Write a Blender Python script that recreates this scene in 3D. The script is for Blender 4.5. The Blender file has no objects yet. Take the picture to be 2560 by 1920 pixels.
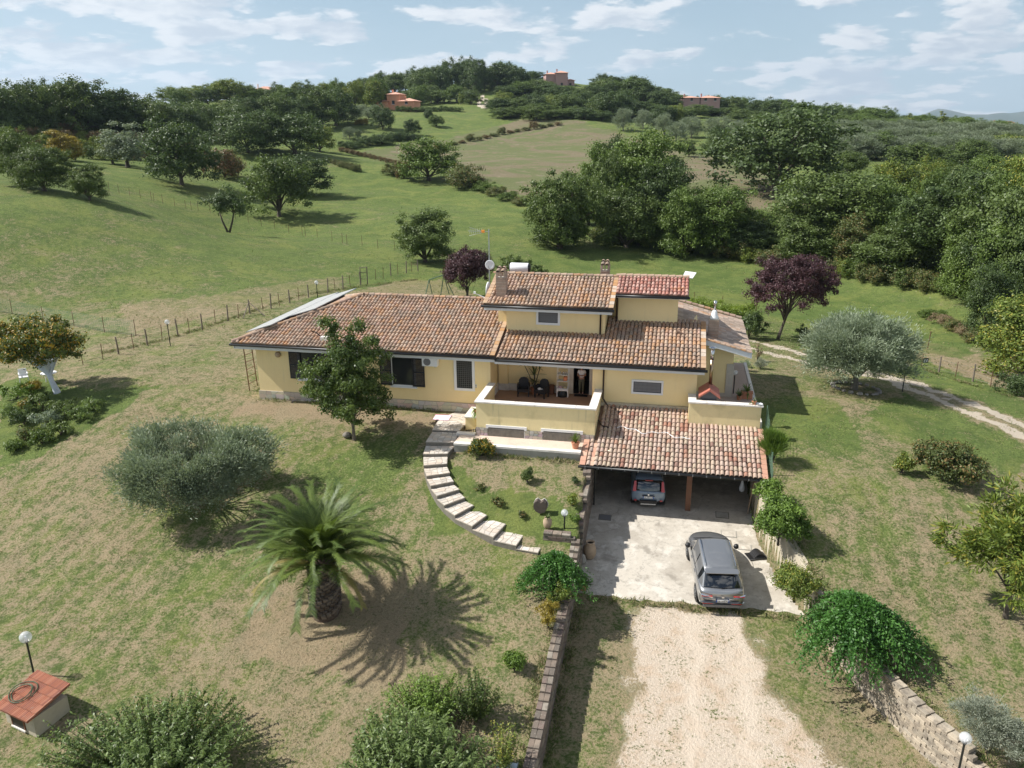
import bpy, math, random
import numpy as np
from mathutils import Vector, Matrix

RND = random.Random(7)
NP = np.random.RandomState(7)
SC = bpy.context.scene
COL = SC.collection

# ------------------------------------------------------------------ camera
FPX, CAMH = 1980.0, 18.6                    # focal length in pixels of the 2560 px frame, height over the drive
PITCH, ROLL = math.radians(17.98), math.radians(0.37)
UPC = np.array([-math.sin(ROLL)*math.cos(PITCH), math.cos(ROLL)*math.cos(PITCH), math.sin(PITCH)])
_f = np.array([0, 0, -1.0]); YC = _f - UPC*(_f @ UPC); YC /= np.linalg.norm(YC); XC = np.cross(YC, UPC)
CM = np.array([XC, YC, UPC])                # world = CM @ camera
CAM = np.array([0, 0, CAMH])
cd = bpy.data.cameras.new('camera'); cam = bpy.data.objects.new('camera', cd); COL.objects.link(cam)
cd.sensor_width = 36.0; cd.lens = FPX/2560*36.0; cd.clip_start = 0.5; cd.clip_end = 60000
mw = Matrix.Identity(4)
for i in range(3):
    for j in range(3): mw[i][j] = CM[i][j]
mw.translation = Vector(CAM)
cam.matrix_world = mw
SC.camera = cam

# ------------------------------------------------------------------ sun, sky, exposure
TH = math.radians(-11.87)                   # the house is turned this much to the camera
SUN_AZ = math.radians(7.0)+TH               # the way the light travels, on the ground
SUN_EL = math.radians(46.0)
sd = bpy.data.lights.new('sun', 'SUN'); sun = bpy.data.objects.new('sun', sd); COL.objects.link(sun)
sd.energy = 5.0; sd.angle = math.radians(0.53); sd.color = (1.0, 0.965, 0.91)
ldir = Vector((math.cos(SUN_AZ)*math.cos(SUN_EL), math.sin(SUN_AZ)*math.cos(SUN_EL), -math.sin(SUN_EL)))
sun.rotation_euler = ldir.to_track_quat('-Z', 'Y').to_euler(); sun.location = (-40, 0, 60)
world = bpy.data.worlds.new('World'); SC.world = world; world.use_nodes = True
SC.view_settings.view_transform = 'Standard'
try: SC.view_settings.look = 'None'
except Exception: pass
SC.view_settings.gamma = 1.0; SC.view_settings.use_curve_mapping = False
SC.view_settings.exposure = 0.56
SC.cycles.max_bounces = 6; SC.cycles.diffuse_bounces = 3; SC.cycles.glossy_bounces = 2
SC.cycles.transmission_bounces = 3; SC.cycles.transparent_max_bounces = 6; SC.cycles.volume_bounces = 0
SC.cycles.use_denoising = True
try: SC.cycles.denoiser = 'OPENIMAGEDENOISE'
except Exception: pass
SC.cycles.sample_clamp_indirect = 6.0
SC.cycles.caustics_reflective = False; SC.cycles.caustics_refractive = False

class NT:
    """small helper to write node trees"""
    def __init__(s, tree): s.t = tree; s.n = tree.nodes; s.l = tree.links
    def new(s, typ, **kw):
        n = s.n.new(typ)
        for k, v in kw.items():
            if k in n.bl_rna.properties and k not in ('inputs',): setattr(n, k, v)
        return n
    def put(s, sock, v):
        if isinstance(v, bpy.types.NodeSocket): s.l.new(v, sock)
        elif v is not None:
            if isinstance(v, (tuple, list)) and len(v) == 3 and len(sock.default_value) == 4: v = (*v, 1)
            sock.default_value = v
    def math(s, op, a, b=None, c=None, clamp=False):
        n = s.n.new('ShaderNodeMath'); n.operation = op; n.use_clamp = clamp
        s.put(n.inputs[0], a)
        if b is not None: s.put(n.inputs[1], b)
        if c is not None: s.put(n.inputs[2], c)
        return n.outputs[0]
    def vmath(s, op, a, b=None):
        n = s.n.new('ShaderNodeVectorMath'); n.operation = op
        s.put(n.inputs[0], a)
        if b is not None: s.put(n.inputs[1], b)
        return n.outputs[0]
    def mix(s, f, a, b, blend='MIX'):
        n = s.n.new('ShaderNodeMix'); n.data_type = 'RGBA'; n.blend_type = blend
        s.put(n.inputs[0], f); s.put(n.inputs[6], a); s.put(n.inputs[7], b)
        return n.outputs[2]
    def noise(s, vec, scale, detail=3, rough=.55, dist=0.0, col=False):
        n = s.n.new('ShaderNodeTexNoise'); n.inputs['Scale'].default_value = scale
        n.inputs['Detail'].default_value = detail; n.inputs['Roughness'].default_value = rough
        n.inputs['Distortion'].default_value = dist
        if vec is not None: s.l.new(vec, n.inputs['Vector'])
        return n.outputs['Color' if col else 'Fac']
    def ramp(s, f, lo, hi, a=0.0, b=1.0):
        n = s.n.new('ShaderNodeMapRange'); n.interpolation_type = 'SMOOTHSTEP'
        s.put(n.inputs['Value'], f); n.inputs['From Min'].default_value = lo; n.inputs['From Max'].default_value = hi
        n.inputs['To Min'].default_value = a; n.inputs['To Max'].default_value = b
        return n.outputs['Result']

# the sky: Nishita seen between broken cumulus
w = NT(world.node_tree); w.n.clear()
out = w.new('ShaderNodeOutputWorld'); bg = w.new('ShaderNodeBackground'); w.l.new(bg.outputs[0], out.inputs[0])
sky = w.new('ShaderNodeTexSky'); sky.sky_type = 'NISHITA'; sky.sun_disc = False
sky.sun_elevation = SUN_EL; sky.sun_rotation = math.atan2(-math.cos(SUN_AZ), -math.sin(SUN_AZ))
sky.altitude = 200; sky.air_density = 1.0; sky.dust_density = 0.7; sky.ozone_density = 1.3
tc = w.new('ShaderNodeTexCoord'); D = tc.outputs['Generated']
sep = w.new('ShaderNodeSeparateXYZ'); w.l.new(D, sep.inputs[0])
zc = w.math('MAXIMUM', sep.outputs[2], 0.0)
# the cloud deck is a layer overhead: direction divided by height gives its perspective
den = w.math('ADD', zc, 0.20)
cmb = w.new('ShaderNodeCombineXYZ')
w.l.new(w.math('DIVIDE', sep.outputs[0], den), cmb.inputs[0]); w.l.new(w.math('DIVIDE', sep.outputs[1], den), cmb.inputs[1])
w.l.new(w.math('MULTIPLY', sep.outputs[2], 2.4), cmb.inputs[2])
P0 = cmb.outputs[0]
P1 = w.vmath('ADD', P0, (-0.05, 0.0, 0.055))
def puff(v):
    vo = w.new('ShaderNodeTexVoronoi'); vo.feature = 'F1'; vo.inputs['Scale'].default_value = 2.9; vo.inputs['Detail'].default_value = 2.0; vo.inputs['Roughness'].default_value = .5
    w.l.new(w.vmath('ADD', v, w.vmath('MULTIPLY', w.noise(v, 5.0, 4, .6, col=True), (.3, .3, .3))), vo.inputs['Vector'])
    return w.math('ADD', w.math('MULTIPLY', w.noise(v, 2.6, 8, .56, .05), .62), w.math('MULTIPLY', w.math('SUBTRACT', .95, vo.outputs['Distance']), .38))
n0 = puff(P0); n1 = puff(P1)
big = w.noise(P0, .9, 2, .5)
cov = w.math('ADD', n0, w.math('MULTIPLY', w.math('SUBTRACT', big, .5), .5))
cover = w.ramp(cov, .305, .405)
lit = w.ramp(w.math('ADD', w.math('SUBTRACT', n0, n1), w.math('MULTIPLY', w.math('SUBTRACT', .47, cov), .45)), -.09, .13)
ccol = w.mix(lit, (7.2, 7.9, 8.8), (11.2, 11.3, 11.5))
hzn = w.math('POWER', 2.718, w.math('MULTIPLY', zc, -5.0))            # air whitens towards the horizon
veil = w.math('MULTIPLY', w.ramp(w.noise(P0, .8, 3, .5), .3, .7, .15, .50), hzn)
skyc = w.mix(veil, w.mix(w.math('MULTIPLY', hzn, .65), sky.outputs[0], (5.8, 8.6, 10.4)), (8.4, 9.6, 10.8))
allc = w.mix(w.math('MULTIPLY', cover, .9), skyc, ccol)
# below the horizon the sheet of the sky simply ends
w.l.new(allc, bg.inputs[0]); bg.inputs[1].default_value = 0.062

# ------------------------------------------------------------------ frames and rays
HU = np.array([math.cos(TH), math.sin(TH), 0]); HV = np.array([-math.sin(TH), math.cos(TH), 0])
def hw(u, v, z=0.0):                          # house frame -> world
    p = HU*u+HV*v; return Vector((p[0], p[1], z))
def uv_of(x, y): return x*HU[0]+y*HU[1], x*HV[0]+y*HV[1]
def ray(px, py):
    d = np.array([px-1280.0, -(py-960.0), -FPX]); return CM @ (d/np.linalg.norm(d))
def onz(px, py, z):
    r = ray(px, py); return CAM+r*((z-CAMH)/r[2])
def top_at(base, py):                         # height of a point above base seen at row py
    lo, hi = base[2]-2, base[2]+45
    for _ in range(40):
        m = (lo+hi)/2; c = CM.T @ (np.array([base[0], base[1], m])-CAM)
        if 960-FPX*c[1]/-c[2] > py: lo = m
        else: hi = m
    return lo

# ------------------------------------------------------------------ the lie of the land
LP = np.array([(-5,-.9),(5,-.4),(10,-.1),(15,.35),(20,.8),(25.3,1.5),(28,2.2),(29.3,2.65),(31,3.15),(33.5,3.85),(36,4.14),(38.2,4.2),(45,4.3),(55,4.3)])
DP = np.array([(-5,-2.4),(5,-1.5),(10,-1.1),(15,-.7),(20,-.22),(25,.32),(28.2,.76),(34.2,1.6),(45,1.7)])
def zL(v): return np.interp(v, LP[:,0], LP[:,1])
def zD(v): return np.interp(v, DP[:,0], DP[:,1])
def PR(px, py, R):
    r = ray(px, py); return tuple(CAM+r*(R/np.hypot(r[0], r[1])))
ctrl = [tuple(onz(*a)) for a in [(1000,735,4.2),(905,705,4.3),(255,885,4.3),(30,770,4.6),(1400,620,4.),(1900,650,3.),(2300,740,2.7),(2205,920,3.2),(2540,980,3.0)]]
ctrl += [PR(*a) for a in [(570,582,112),(55,465,110),(250,400,170),(223,498,100),(447,459,140),(669,537,125),(770,480,150),
 (350,385,185),(200,325,220),(20,330,200),(740,370,200),(650,250,350),(400,290,300),(1000,480,150),(1000,560,115),(1100,430,170),
 (1050,350,260),(1250,330,280),(1420,300,300),(1150,270,340),(990,262,360),(1200,235,400),(1600,420,180),(1750,400,200),(1850,470,150),(1830,560,120),(2300,380,250),(2450,335,320),(2500,650,90),(2000,300,380),(1600,300,330),(850,400,215)]]
for px, R, z in [(1390,440,41),(1200,450,42),(1750,430,27),(1000,470,36),(700,460,31),(300,400,27),(0,330,22),(2300,460,14),(1900,450,20),(2560,500,10),(-800,200,17),(-800,400,22),(3400,100,2),(3400,250,4),(3400,450,6),(-800,90,8)]:
    r = ray(px, 500); d = r[:2]/np.linalg.norm(r[:2]); ctrl.append((d[0]*R, d[1]*R, z))
for a in range(-80, 81, 16):
    for R, z in ((650, 12), (900, 0)):
        ctrl.append((R*math.sin(math.radians(a)), R*math.cos(math.radians(a)), z))
for u in (-30,-18,-8,0,8,18):
    for v in (-5,5,10,15,20,25.3,29.3,32.5,36,38.2,45):
        q = HU*u+HV*v; z = zL(v)*(.85 if u > 10 else 1); ctrl.append((q[0], q[1], z))
ctrl = np.array(ctrl)
def _K(r2): return np.where(r2 > 0, r2*np.log(r2+1e-12)*.5, 0)
_P = ctrl[:, :2]/100; _n = len(_P)
_A = _K(((_P[:,None]-_P[None])**2).sum(-1))+np.eye(_n)*2e-3
_B = np.hstack([np.ones((_n,1)), _P]); _S = np.block([[_A,_B],[_B.T,np.zeros((3,3))]])
_W = np.linalg.solve(_S, np.concatenate([ctrl[:,2], np.zeros(3)]))
def zT(x, y):                                 # natural ground (lawns, meadows, hills)
    x = np.asarray(x, float)/100; y = np.asarray(y, float)/100; s = x.shape; x = x.ravel(); y = y.ravel()
    o = np.empty(len(x))
    for i in range(0, len(x), 20000):
        xx = x[i:i+20000]; yy = y[i:i+20000]
        o[i:i+20000] = _K((xx[:,None]-_P[:,0])**2+(yy[:,None]-_P[:,1])**2) @ _W[:_n]+_W[_n]+_W[_n+1]*xx+_W[_n+2]*yy
    return o.reshape(s)
def zt(x, y): return float(zT(np.array([x]), np.array([y]))[0])
def G(px, py, tmin=12.0):                     # where the sight line through a photo pixel meets the land
    r = ray(px, py); t = np.arange(tmin, 900, .5); q = CAM[:,None]+r[:,None]*t
    below = q[2] < zT(q[0], q[1]); i = int(np.argmax(below))
    if not below.any(): return None
    a, b = t[max(i-1, 0)], t[i]
    for _ in range(22):
        m = (a+b)/2; p = CAM+r*m
        if p[2] < zt(p[0], p[1]): b = m
        else: a = m
    return CAM+r*b
DRV_L = [(-5,-3.3),(19.7,-3.2),(27.7,-3.15),(33.6,-3.37),(38.4,-3.37)]      # v,u of the left foot of the drive
DRV_R = [(-5,14.0),(19.0,10.8),(21.0,9.11),(22.15,8.27),(24.35,6.95),(27.5,5.7),(30.08,4.69),(32.3,4.12),(33.9,4.0),(38.4,4.0)]
def drvL(v): return np.interp(v, [a[0] for a in DRV_L], [a[1] for a in DRV_L])
def drvR(v): return np.interp(v, [a[0] for a in DRV_R], [a[1] for a in DRV_R])
def ground_z(x, y):
    z = zT(x, y); u, v = x*HU[0]+y*HU[1], x*HV[0]+y*HV[1]
    ins = (u > drvL(v)-.12) & (u < drvR(v)+.12) & (v < 38.3)
    return np.where(ins, zD(v), z)

# ------------------------------------------------------------------ materials
def mat(name, base, rough=.8, layers=(), bump=None, metallic=0.0, attr=None, spec=None, coat=0.0, alpha=None, transl=0.0, emit=None, trans=0.0, streak=None, crack=None):
    m = bpy.data.materials.new(name); m.use_nodes = True
    t = NT(m.node_tree); b = m.node_tree.nodes['Principled BSDF']
    pos = t.new('ShaderNodeNewGeometry').outputs['Position']
    c = base
    if attr:
        a = t.new('ShaderNodeAttribute'); a.attribute_name = attr; c = a.outputs['Color']
    for (sc, col, lo, hi, amt) in layers:     # noise-masked colour variations
        f = t.math('MULTIPLY', t.ramp(t.noise(pos, sc, 4, .6), lo, hi), amt)
        c = t.mix(f, c, col)
    if crack:                                 # hairline cracks and joints
        vv = t.new('ShaderNodeTexVoronoi'); vv.feature = 'DISTANCE_TO_EDGE'; vv.inputs['Scale'].default_value = crack[0]
        t.l.new(t.vmath('ADD', pos, t.noise(pos, 1.7, 4, .6, col=True)), vv.inputs['Vector'])
        c = t.mix(t.math('MULTIPLY', t.ramp(vv.outputs['Distance'], .003, .012, 1, 0), crack[1]), c, (.13,.115,.095))
    if streak:                                # run-off marks and old patches on the render
        v = t.vmath('MULTIPLY', pos, (5.0, 5.0, .35)); f = t.math('MULTIPLY', t.ramp(t.noise(v, 1.0, 4, .65), .54, .78), streak[1])
        f = t.math('MULTIPLY', f, t.ramp(t.noise(pos, .8, 2, .5), .35, .65)); c = t.mix(f, c, streak[0])
    t.put(b.inputs['Base Color'], c)
    b.inputs['Roughness'].default_value = rough; b.inputs['Metallic'].default_value = metallic
    if spec is not None: b.inputs['Specular IOR Level'].default_value = spec
    if coat: b.inputs['Coat Weight'].default_value = coat; b.inputs['Coat Roughness'].default_value = .05
    if trans: b.inputs['Transmission Weight'].default_value = trans
    if alpha is not None: b.inputs['Alpha'].default_value = alpha
    if bump:
        bn = t.new('ShaderNodeBump'); bn.inputs['Strength'].default_value = bump[1]; bn.inputs['Distance'].default_value = bump[2] if len(bump) > 2 else .02
        t.l.new(t.noise(pos, bump[0], 4, .6), bn.inputs['Height']); t.l.new(bn.outputs[0], b.inputs['Normal'])
    return m

def leafmat(name, dark, light, odd=None, oddf=.12, rough=.5, transl=.24, clump=.6, spec=.35):
    """foliage: tone per leaf from the mesh, clump tone from a slow noise, a few odd leaves"""
    m = bpy.data.materials.new(name); m.use_nodes = True
    t = NT(m.node_tree); b = m.node_tree.nodes['Principled BSDF']; o = m.node_tree.nodes['Material Output']
    a = t.new('ShaderNodeAttribute'); a.attribute_name = 'tone'
    pos = t.new('ShaderNodeNewGeometry').outputs['Position']
    oi = t.new('ShaderNodeObjectInfo').outputs['Random']
    f = t.math('ADD', t.math('MULTIPLY', a.outputs['Fac'], .55), t.math('MULTIPLY', t.ramp(t.noise(pos, clump, 3, .6), .3, .7), .45), clamp=True)
    f = t.math('ADD', f, t.math('MULTIPLY', t.math('SUBTRACT', oi, .5), .22), clamp=True)
    c = t.mix(f, dark, light)
    if odd:
        n = t.ramp(t.noise(pos, 1.3, 2, .5), .42, .70)
        sel = t.math('GREATER_THAN', t.math('ADD', t.math('FRACT', t.math('MULTIPLY', a.outputs['Fac'], 37.3)), t.math('MULTIPLY', n, .35)), 1.0-oddf)
        c = t.mix(sel, c, odd)
    t.put(b.inputs['Base Color'], c); b.inputs['Roughness'].default_value = rough; b.inputs['Specular IOR Level'].default_value = spec
    tr = t.new('ShaderNodeBsdfTranslucent'); t.put(tr.inputs[0], t.mix(.35, c, (light[0]*1.5, light[1]*1.6, light[2]*.6)))
    ms = t.new('ShaderNodeMixShader'); ms.inputs[0].default_value = transl
    t.l.new(b.outputs[0], ms.inputs[1]); t.l.new(tr.outputs[0], ms.inputs[2]); t.l.new(ms.outputs[0], o.inputs[0])
    return m

M = {}
M['yellow'] = mat('yellow_plaster', (.86,.69,.37), .85, [(.9,(.80,.63,.33),.35,.7,.5),(4,(.89,.73,.43),.5,.8,.35)], (30,.12,.01), streak=((.60,.50,.30),.45))
M['yellow_dirty'] = mat('yellow_plaster_weathered', (.80,.67,.37), .88, [(1.1,(.56,.47,.24),.50,.74,.6),(5,(.66,.56,.31),.52,.8,.35)], (30,.15,.01), streak=((.42,.37,.22),.8))
M['whitetrim'] = mat('white_trim', (.74,.74,.74), .7, [(3,(.62,.61,.59),.5,.8,.5)])
M['fascia'] = mat('white_fascia', (.70,.71,.72), .7, [(2,(.58,.58,.56),.5,.8,.5)])
M['gutter'] = mat('dark_gutter_metal', (.020,.021,.022), .38, metallic=.3)
M['pipe'] = mat('brown_downpipe', (.045,.028,.022), .4, metallic=.3)
M['shutter'] = mat('dark_shutter', (.022,.022,.024), .5)
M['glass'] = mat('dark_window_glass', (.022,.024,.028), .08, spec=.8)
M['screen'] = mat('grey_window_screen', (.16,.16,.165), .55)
M['bars'] = mat('window_bars', (.13,.13,.135), .5)
M['travertine'] = mat('travertine_coping', (.72,.68,.62), .7, [(2.2,(.46,.42,.37),.48,.72,.6),(11,(.80,.77,.72),.5,.7,.5)], (18,.2,.01))
M['stone'] = mat('pale_flagstone', (.62,.56,.47), .8, [(2,(.60,.52,.43),.5,.7,.4),(7,(.38,.36,.32),.48,.75,.55)], (14,.35,.02), attr='Col')
M['mortar'] = mat('mortar', (.40,.35,.29), .9, [(5,(.30,.27,.22),.4,.7,.7)], (25,.3,.01))
M['dark_mortar'] = mat('weathered_shaded_mortar', (.20,.18,.15), .95, [(5,(.12,.11,.09),.4,.7,.7)], (25,.3,.01))
M['tile'] = mat('clay_roof_tile', (.5,.3,.2), .82, [(.55,(.20,.15,.11),.50,.68,.55),(1.2,(.44,.19,.04),.58,.72,.55),(9,(.30,.25,.20),.45,.75,.55),(30,(.55,.47,.37),.55,.75,.35)], (35,.3,.01), attr='Col')
M['tile_fresh'] = mat('clay_roof_tile_fresh', (.5,.3,.2), .8, [(9,(.40,.32,.25),.5,.8,.35),(3,(.30,.25,.2),.55,.8,.4)], (35,.25,.01), attr='Col')
M['roofdeck'] = mat('roof_channel_clay', (.20,.115,.075), .9, [(2,(.12,.09,.07),.4,.7,.7),(12,(.30,.18,.11),.5,.8,.5)], (20,.4,.02))
M['brick'] = mat('tuff_block', (.3,.22,.15), .92, [(4,(.12,.10,.08),.42,.68,.7),(16,(.42,.38,.31),.55,.75,.5)], (22,.5,.02), attr='Col')
M['chimbrick'] = mat('chimney_brick', (.36,.25,.18), .9, [(6,(.24,.19,.15),.4,.7,.6)], (25,.3,.01), attr='Col')
M['concrete'] = mat('drive_concrete', (.50,.455,.385), .9, [(.35,(.36,.32,.265),.42,.60,.75),(1.6,(.60,.56,.49),.48,.66,.75),(1.1,(.22,.195,.16),.56,.70,.7),(5,(.31,.28,.235),.52,.68,.5),(14,(.24,.22,.19),.60,.72,.6),(40,(.62,.59,.53),.55,.8,.35)], (45,.35,.01), crack=(.36,.28))
M['concrete_grey'] = mat('old_grey_concrete', (.36,.34,.30), .92, [(1.2,(.20,.20,.16),.42,.7,.7),(9,(.46,.44,.40),.5,.8,.4)], (30,.4,.02))
M['plaster_grey'] = mat('stained_render', (.50,.44,.33), .92, [(1.2,(.28,.25,.19),.42,.7,.7),(9,(.58,.52,.40),.5,.8,.4)], (30,.4,.02))
M['porchfloor'] = mat('terracotta_floor', (.40,.24,.15), .7, [(1.5,(.33,.20,.13),.4,.7,.6),(12,(.46,.30,.20),.5,.8,.4)])
M['terrace'] = mat('pink_terrace_paving', (.62,.50,.40), .8, [(1.5,(.50,.38,.30),.45,.7,.6),(8,(.70,.60,.50),.5,.8,.5)], (20,.2,.01))
M['patio'] = mat('patio_paving', (.40,.31,.26), .8, [(1.5,(.33,.26,.22),.45,.7,.6),(8,(.47,.38,.32),.5,.8,.5)], (20,.2,.01))
M['wood'] = mat('brown_wood', (.19,.085,.045), .7, [(5,(.12,.06,.035),.4,.7,.6)], (20,.3,.01))
M['post'] = mat('weathered_post', (.20,.165,.13), .9, [(6,(.11,.09,.07),.4,.7,.7)], (25,.5,.02))
M['rust'] = mat('rusty_iron', (.14,.065,.035), .8, [(12,(.07,.05,.04),.4,.7,.6)])
M['darkmetal'] = mat('dark_painted_metal', (.022,.024,.022), .45, metallic=.2)
M['wire'] = mat('galvanised_wire', (.12,.115,.10), .5, metallic=.6)
M['net'] = mat('green_garden_net', (.10,.17,.11), .7)
M['galv'] = mat('galvanised_steel', (.48,.50,.52), .35, metallic=.8)
M['steel'] = mat('stainless_flue', (.62,.62,.62), .22, metallic=1.0)
M['white'] = mat('white_painted', (.80,.80,.80), .45)
M['whiteplastic'] = mat('white_plastic', (.78,.79,.80), .4)
M['black'] = mat('black_plastic', (.012,.012,.013), .5)
M['rubber'] = mat('tyre_rubber', (.012,.012,.012), .75)
M['rattan'] = mat('black_rattan', (.014,.014,.016), .6, bump=(60,.6,.01))
M['terracotta'] = mat('terracotta_pot', (.52,.22,.12), .8, [(8,(.42,.20,.12),.4,.7,.5)])
M['jar'] = mat('old_clay_jar', (.42,.31,.21), .85, [(6,(.30,.22,.15),.4,.7,.6),(14,(.52,.42,.31),.5,.8,.5)], (20,.3,.01))
M['bark'] = mat('tree_bark', (.10,.082,.062), .95, [(3,(.055,.045,.035),.4,.7,.7),(10,(.16,.14,.11),.5,.8,.4)], (14,.8,.03))
M['bark_grey'] = mat('olive_bark', (.20,.18,.15), .95, [(3,(.09,.08,.065),.4,.7,.7)], (14,.8,.03))
M['lime'] = mat('limewashed_trunk', (.62,.66,.72), .9, [(9,(.35,.36,.38),.55,.75,.7)], (14,.5,.02))
M['palmtrunk'] = mat('palm_boot', (.085,.055,.038), .95, [(8,(.16,.11,.075),.45,.7,.6)], (25,.6,.02))
M['solar'] = mat('dusty_solar_glass', (.40,.40,.385), .5, spec=.4)
M['lampglass'] = mat('clear_lamp_globe', (.80,.82,.84), .12, spec=.6, alpha=.42)
M['blue'] = mat('blue_plastic', (.10,.42,.55), .5)
M['orange'] = mat('orange_plastic', (.85,.30,.03), .5)
M['pink'] = mat('pink_mat', (.86,.62,.70), .8)
M['pinkedge'] = mat('pink_edge', (.75,.10,.30), .7)
M['hose'] = mat('green_hose', (.035,.065,.022), .5)
M['lightstone'] = mat('millstone', (.11,.085,.07), .9, [(6,(.07,.055,.045),.4,.7,.6)], (20,.5,.02))
M['pinkwall'] = mat('salmon_render', (.72,.34,.21), .85, [(1,(.66,.30,.19),.4,.7,.5)])
M['pinkwall_grey'] = mat('faded_pink_render', (.42,.26,.25), .9)
M['farroof'] = mat('far_clay_roof', (.62,.34,.25), .85, [(1,(.52,.28,.2),.4,.7,.5)])
M['mount'] = mat('mountain_woodland', (.06,.085,.06), 1.0, [(.0008,(.13,.14,.10),.45,.6,.6)])
M['skin'] = mat('skin', (.50,.27,.19), .6); M['hair'] = mat('fair_hair', (.42,.26,.12), .6)
M['shirt'] = mat('white_tshirt', (.80,.78,.80), .85); M['trousers'] = mat('khaki_trousers', (.13,.13,.085), .85)
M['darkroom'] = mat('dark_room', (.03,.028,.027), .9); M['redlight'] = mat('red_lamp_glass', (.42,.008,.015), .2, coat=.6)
M['ds'] = mat('grey_car_paint', (.33,.335,.34), .30, metallic=.7, coat=1.0)
M['panda'] = mat('blue_grey_car_paint', (.20,.26,.33), .35, metallic=.15, coat=.8)
M['chrome'] = mat('chrome_trim', (.75,.76,.78), .12, metallic=1.0)
M['carglass'] = mat('car_glass', (.010,.012,.014), .05, spec=.9, coat=1.0)
M['plateblue'] = mat('plate_blue', (.02,.08,.35), .5); M['platewhite'] = mat('plate_white', (.80,.80,.80), .5)
M['redtile'] = M['tile']; M['stovered'] = mat('red_stove_roof', (.40,.13,.09), .55); M['stovegrey'] = mat('grey_stove', (.075,.078,.085), .5)
M['copper'] = mat('coppery_flue', (.42,.30,.19), .28, metallic=1.0)
M['bitumen'] = mat('red_corrugated_roof', (.40,.15,.085), .8, [(5,(.48,.15,.07),.4,.7,.5)])
M['silver'] = mat('silver_sheet', (.55,.62,.66), .35, metallic=.7)

LM = {}
LM['oak'] = leafmat('oak_leaves', (0.042,0.068,0.019), (0.157,0.214,0.057), clump=.35)
LM['oakdark'] = leafmat('dark_oak_leaves', (0.030,0.054,0.019), (0.118,0.169,0.051), clump=.35)
LM['green'] = leafmat('bright_green_leaves', (0.050,0.087,0.019), (0.173,0.244,0.053), clump=.4)
LM['yellowgreen'] = leafmat('yellowing_leaves', (.080,.118,.022), (.195,.255,.046), (.30,.28,.05), .06, clump=.5)
LM['yellow'] = leafmat('autumn_yellow_leaves', (.16,.13,.02), (.34,.26,.035), clump=.5)
LM['olive'] = leafmat('olive_leaves', (.12,.165,.095), (.32,.37,.255), rough=.45, transl=.2, clump=.8)
LM['olivefar'] = leafmat('grove_olive_leaves', (.13,.165,.10), (.29,.335,.23), rough=.6, transl=.2, clump=.4)
LM['plum'] = leafmat('purple_plum_leaves', (.036,.018,.024), (.115,.055,.062), transl=.25, clump=.9)
LM['walnut'] = leafmat('turning_walnut_leaves', (.050,.080,.016), (.125,.16,.030), (.40,.25,.025), .15, clump=1.2)
LM['magnolia'] = leafmat('glossy_leaves', (0.042,0.075,0.022), (0.147,0.199,0.049), rough=.42, transl=.3, clump=1.1, spec=.3)
LM['laurel'] = leafmat('grey_green_shrub_leaves', (.075,.120,.034), (.25,.33,.115), rough=.42, transl=.35, clump=1.4)
LM['bright'] = leafmat('light_green_shrub_leaves', (0.063,0.120,0.020), (0.200,0.299,0.051), clump=1.5)
LM['cascade'] = leafmat('cascading_shrub_leaves', (.030,.095,.018), (.115,.26,.050), clump=2.0)
LM['hedge'] = leafmat('yellow_green_hedge', (.10,.16,.02), (.26,.34,.04), clump=1.5)
LM['redhedge'] = leafmat('rusty_orchard_leaves', (0.085,0.079,0.030), (0.192,0.158,0.065), (0.249,0.121,0.060), .14, clump=.5)
LM['bramble'] = leafmat('bramble_leaves', (0.046,0.070,0.023), (0.157,0.189,0.056), (0.232,0.159,0.061), .08, clump=.6)
LM['dry'] = leafmat('dry_stems', (.16,.12,.07), (.34,.26,.15), transl=.2, clump=1.)
LM['palm'] = leafmat('palm_leaflets', (.034,.066,.014), (.150,.205,.036), rough=.5, transl=.25, clump=.7, spec=.4)
LM['palmold'] = leafmat('old_palm_leaflets', (.13,.12,.03), (.34,.28,.10), rough=.5, transl=.25, clump=.9)
LM['palmgrey'] = leafmat('dead_palm_leaflets', (.15,.12,.09), (.34,.31,.26), rough=.7, transl=.15, clump=.9)
LM['silver'] = leafmat('silver_grey_leaves', (.17,.20,.15), (.36,.38,.30), clump=2.)
LM['grass'] = leafmat('grass_blades', (.07,.11,.026), (.16,.21,.055), (.34,.28,.16), .3, clump=.8)

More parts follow.
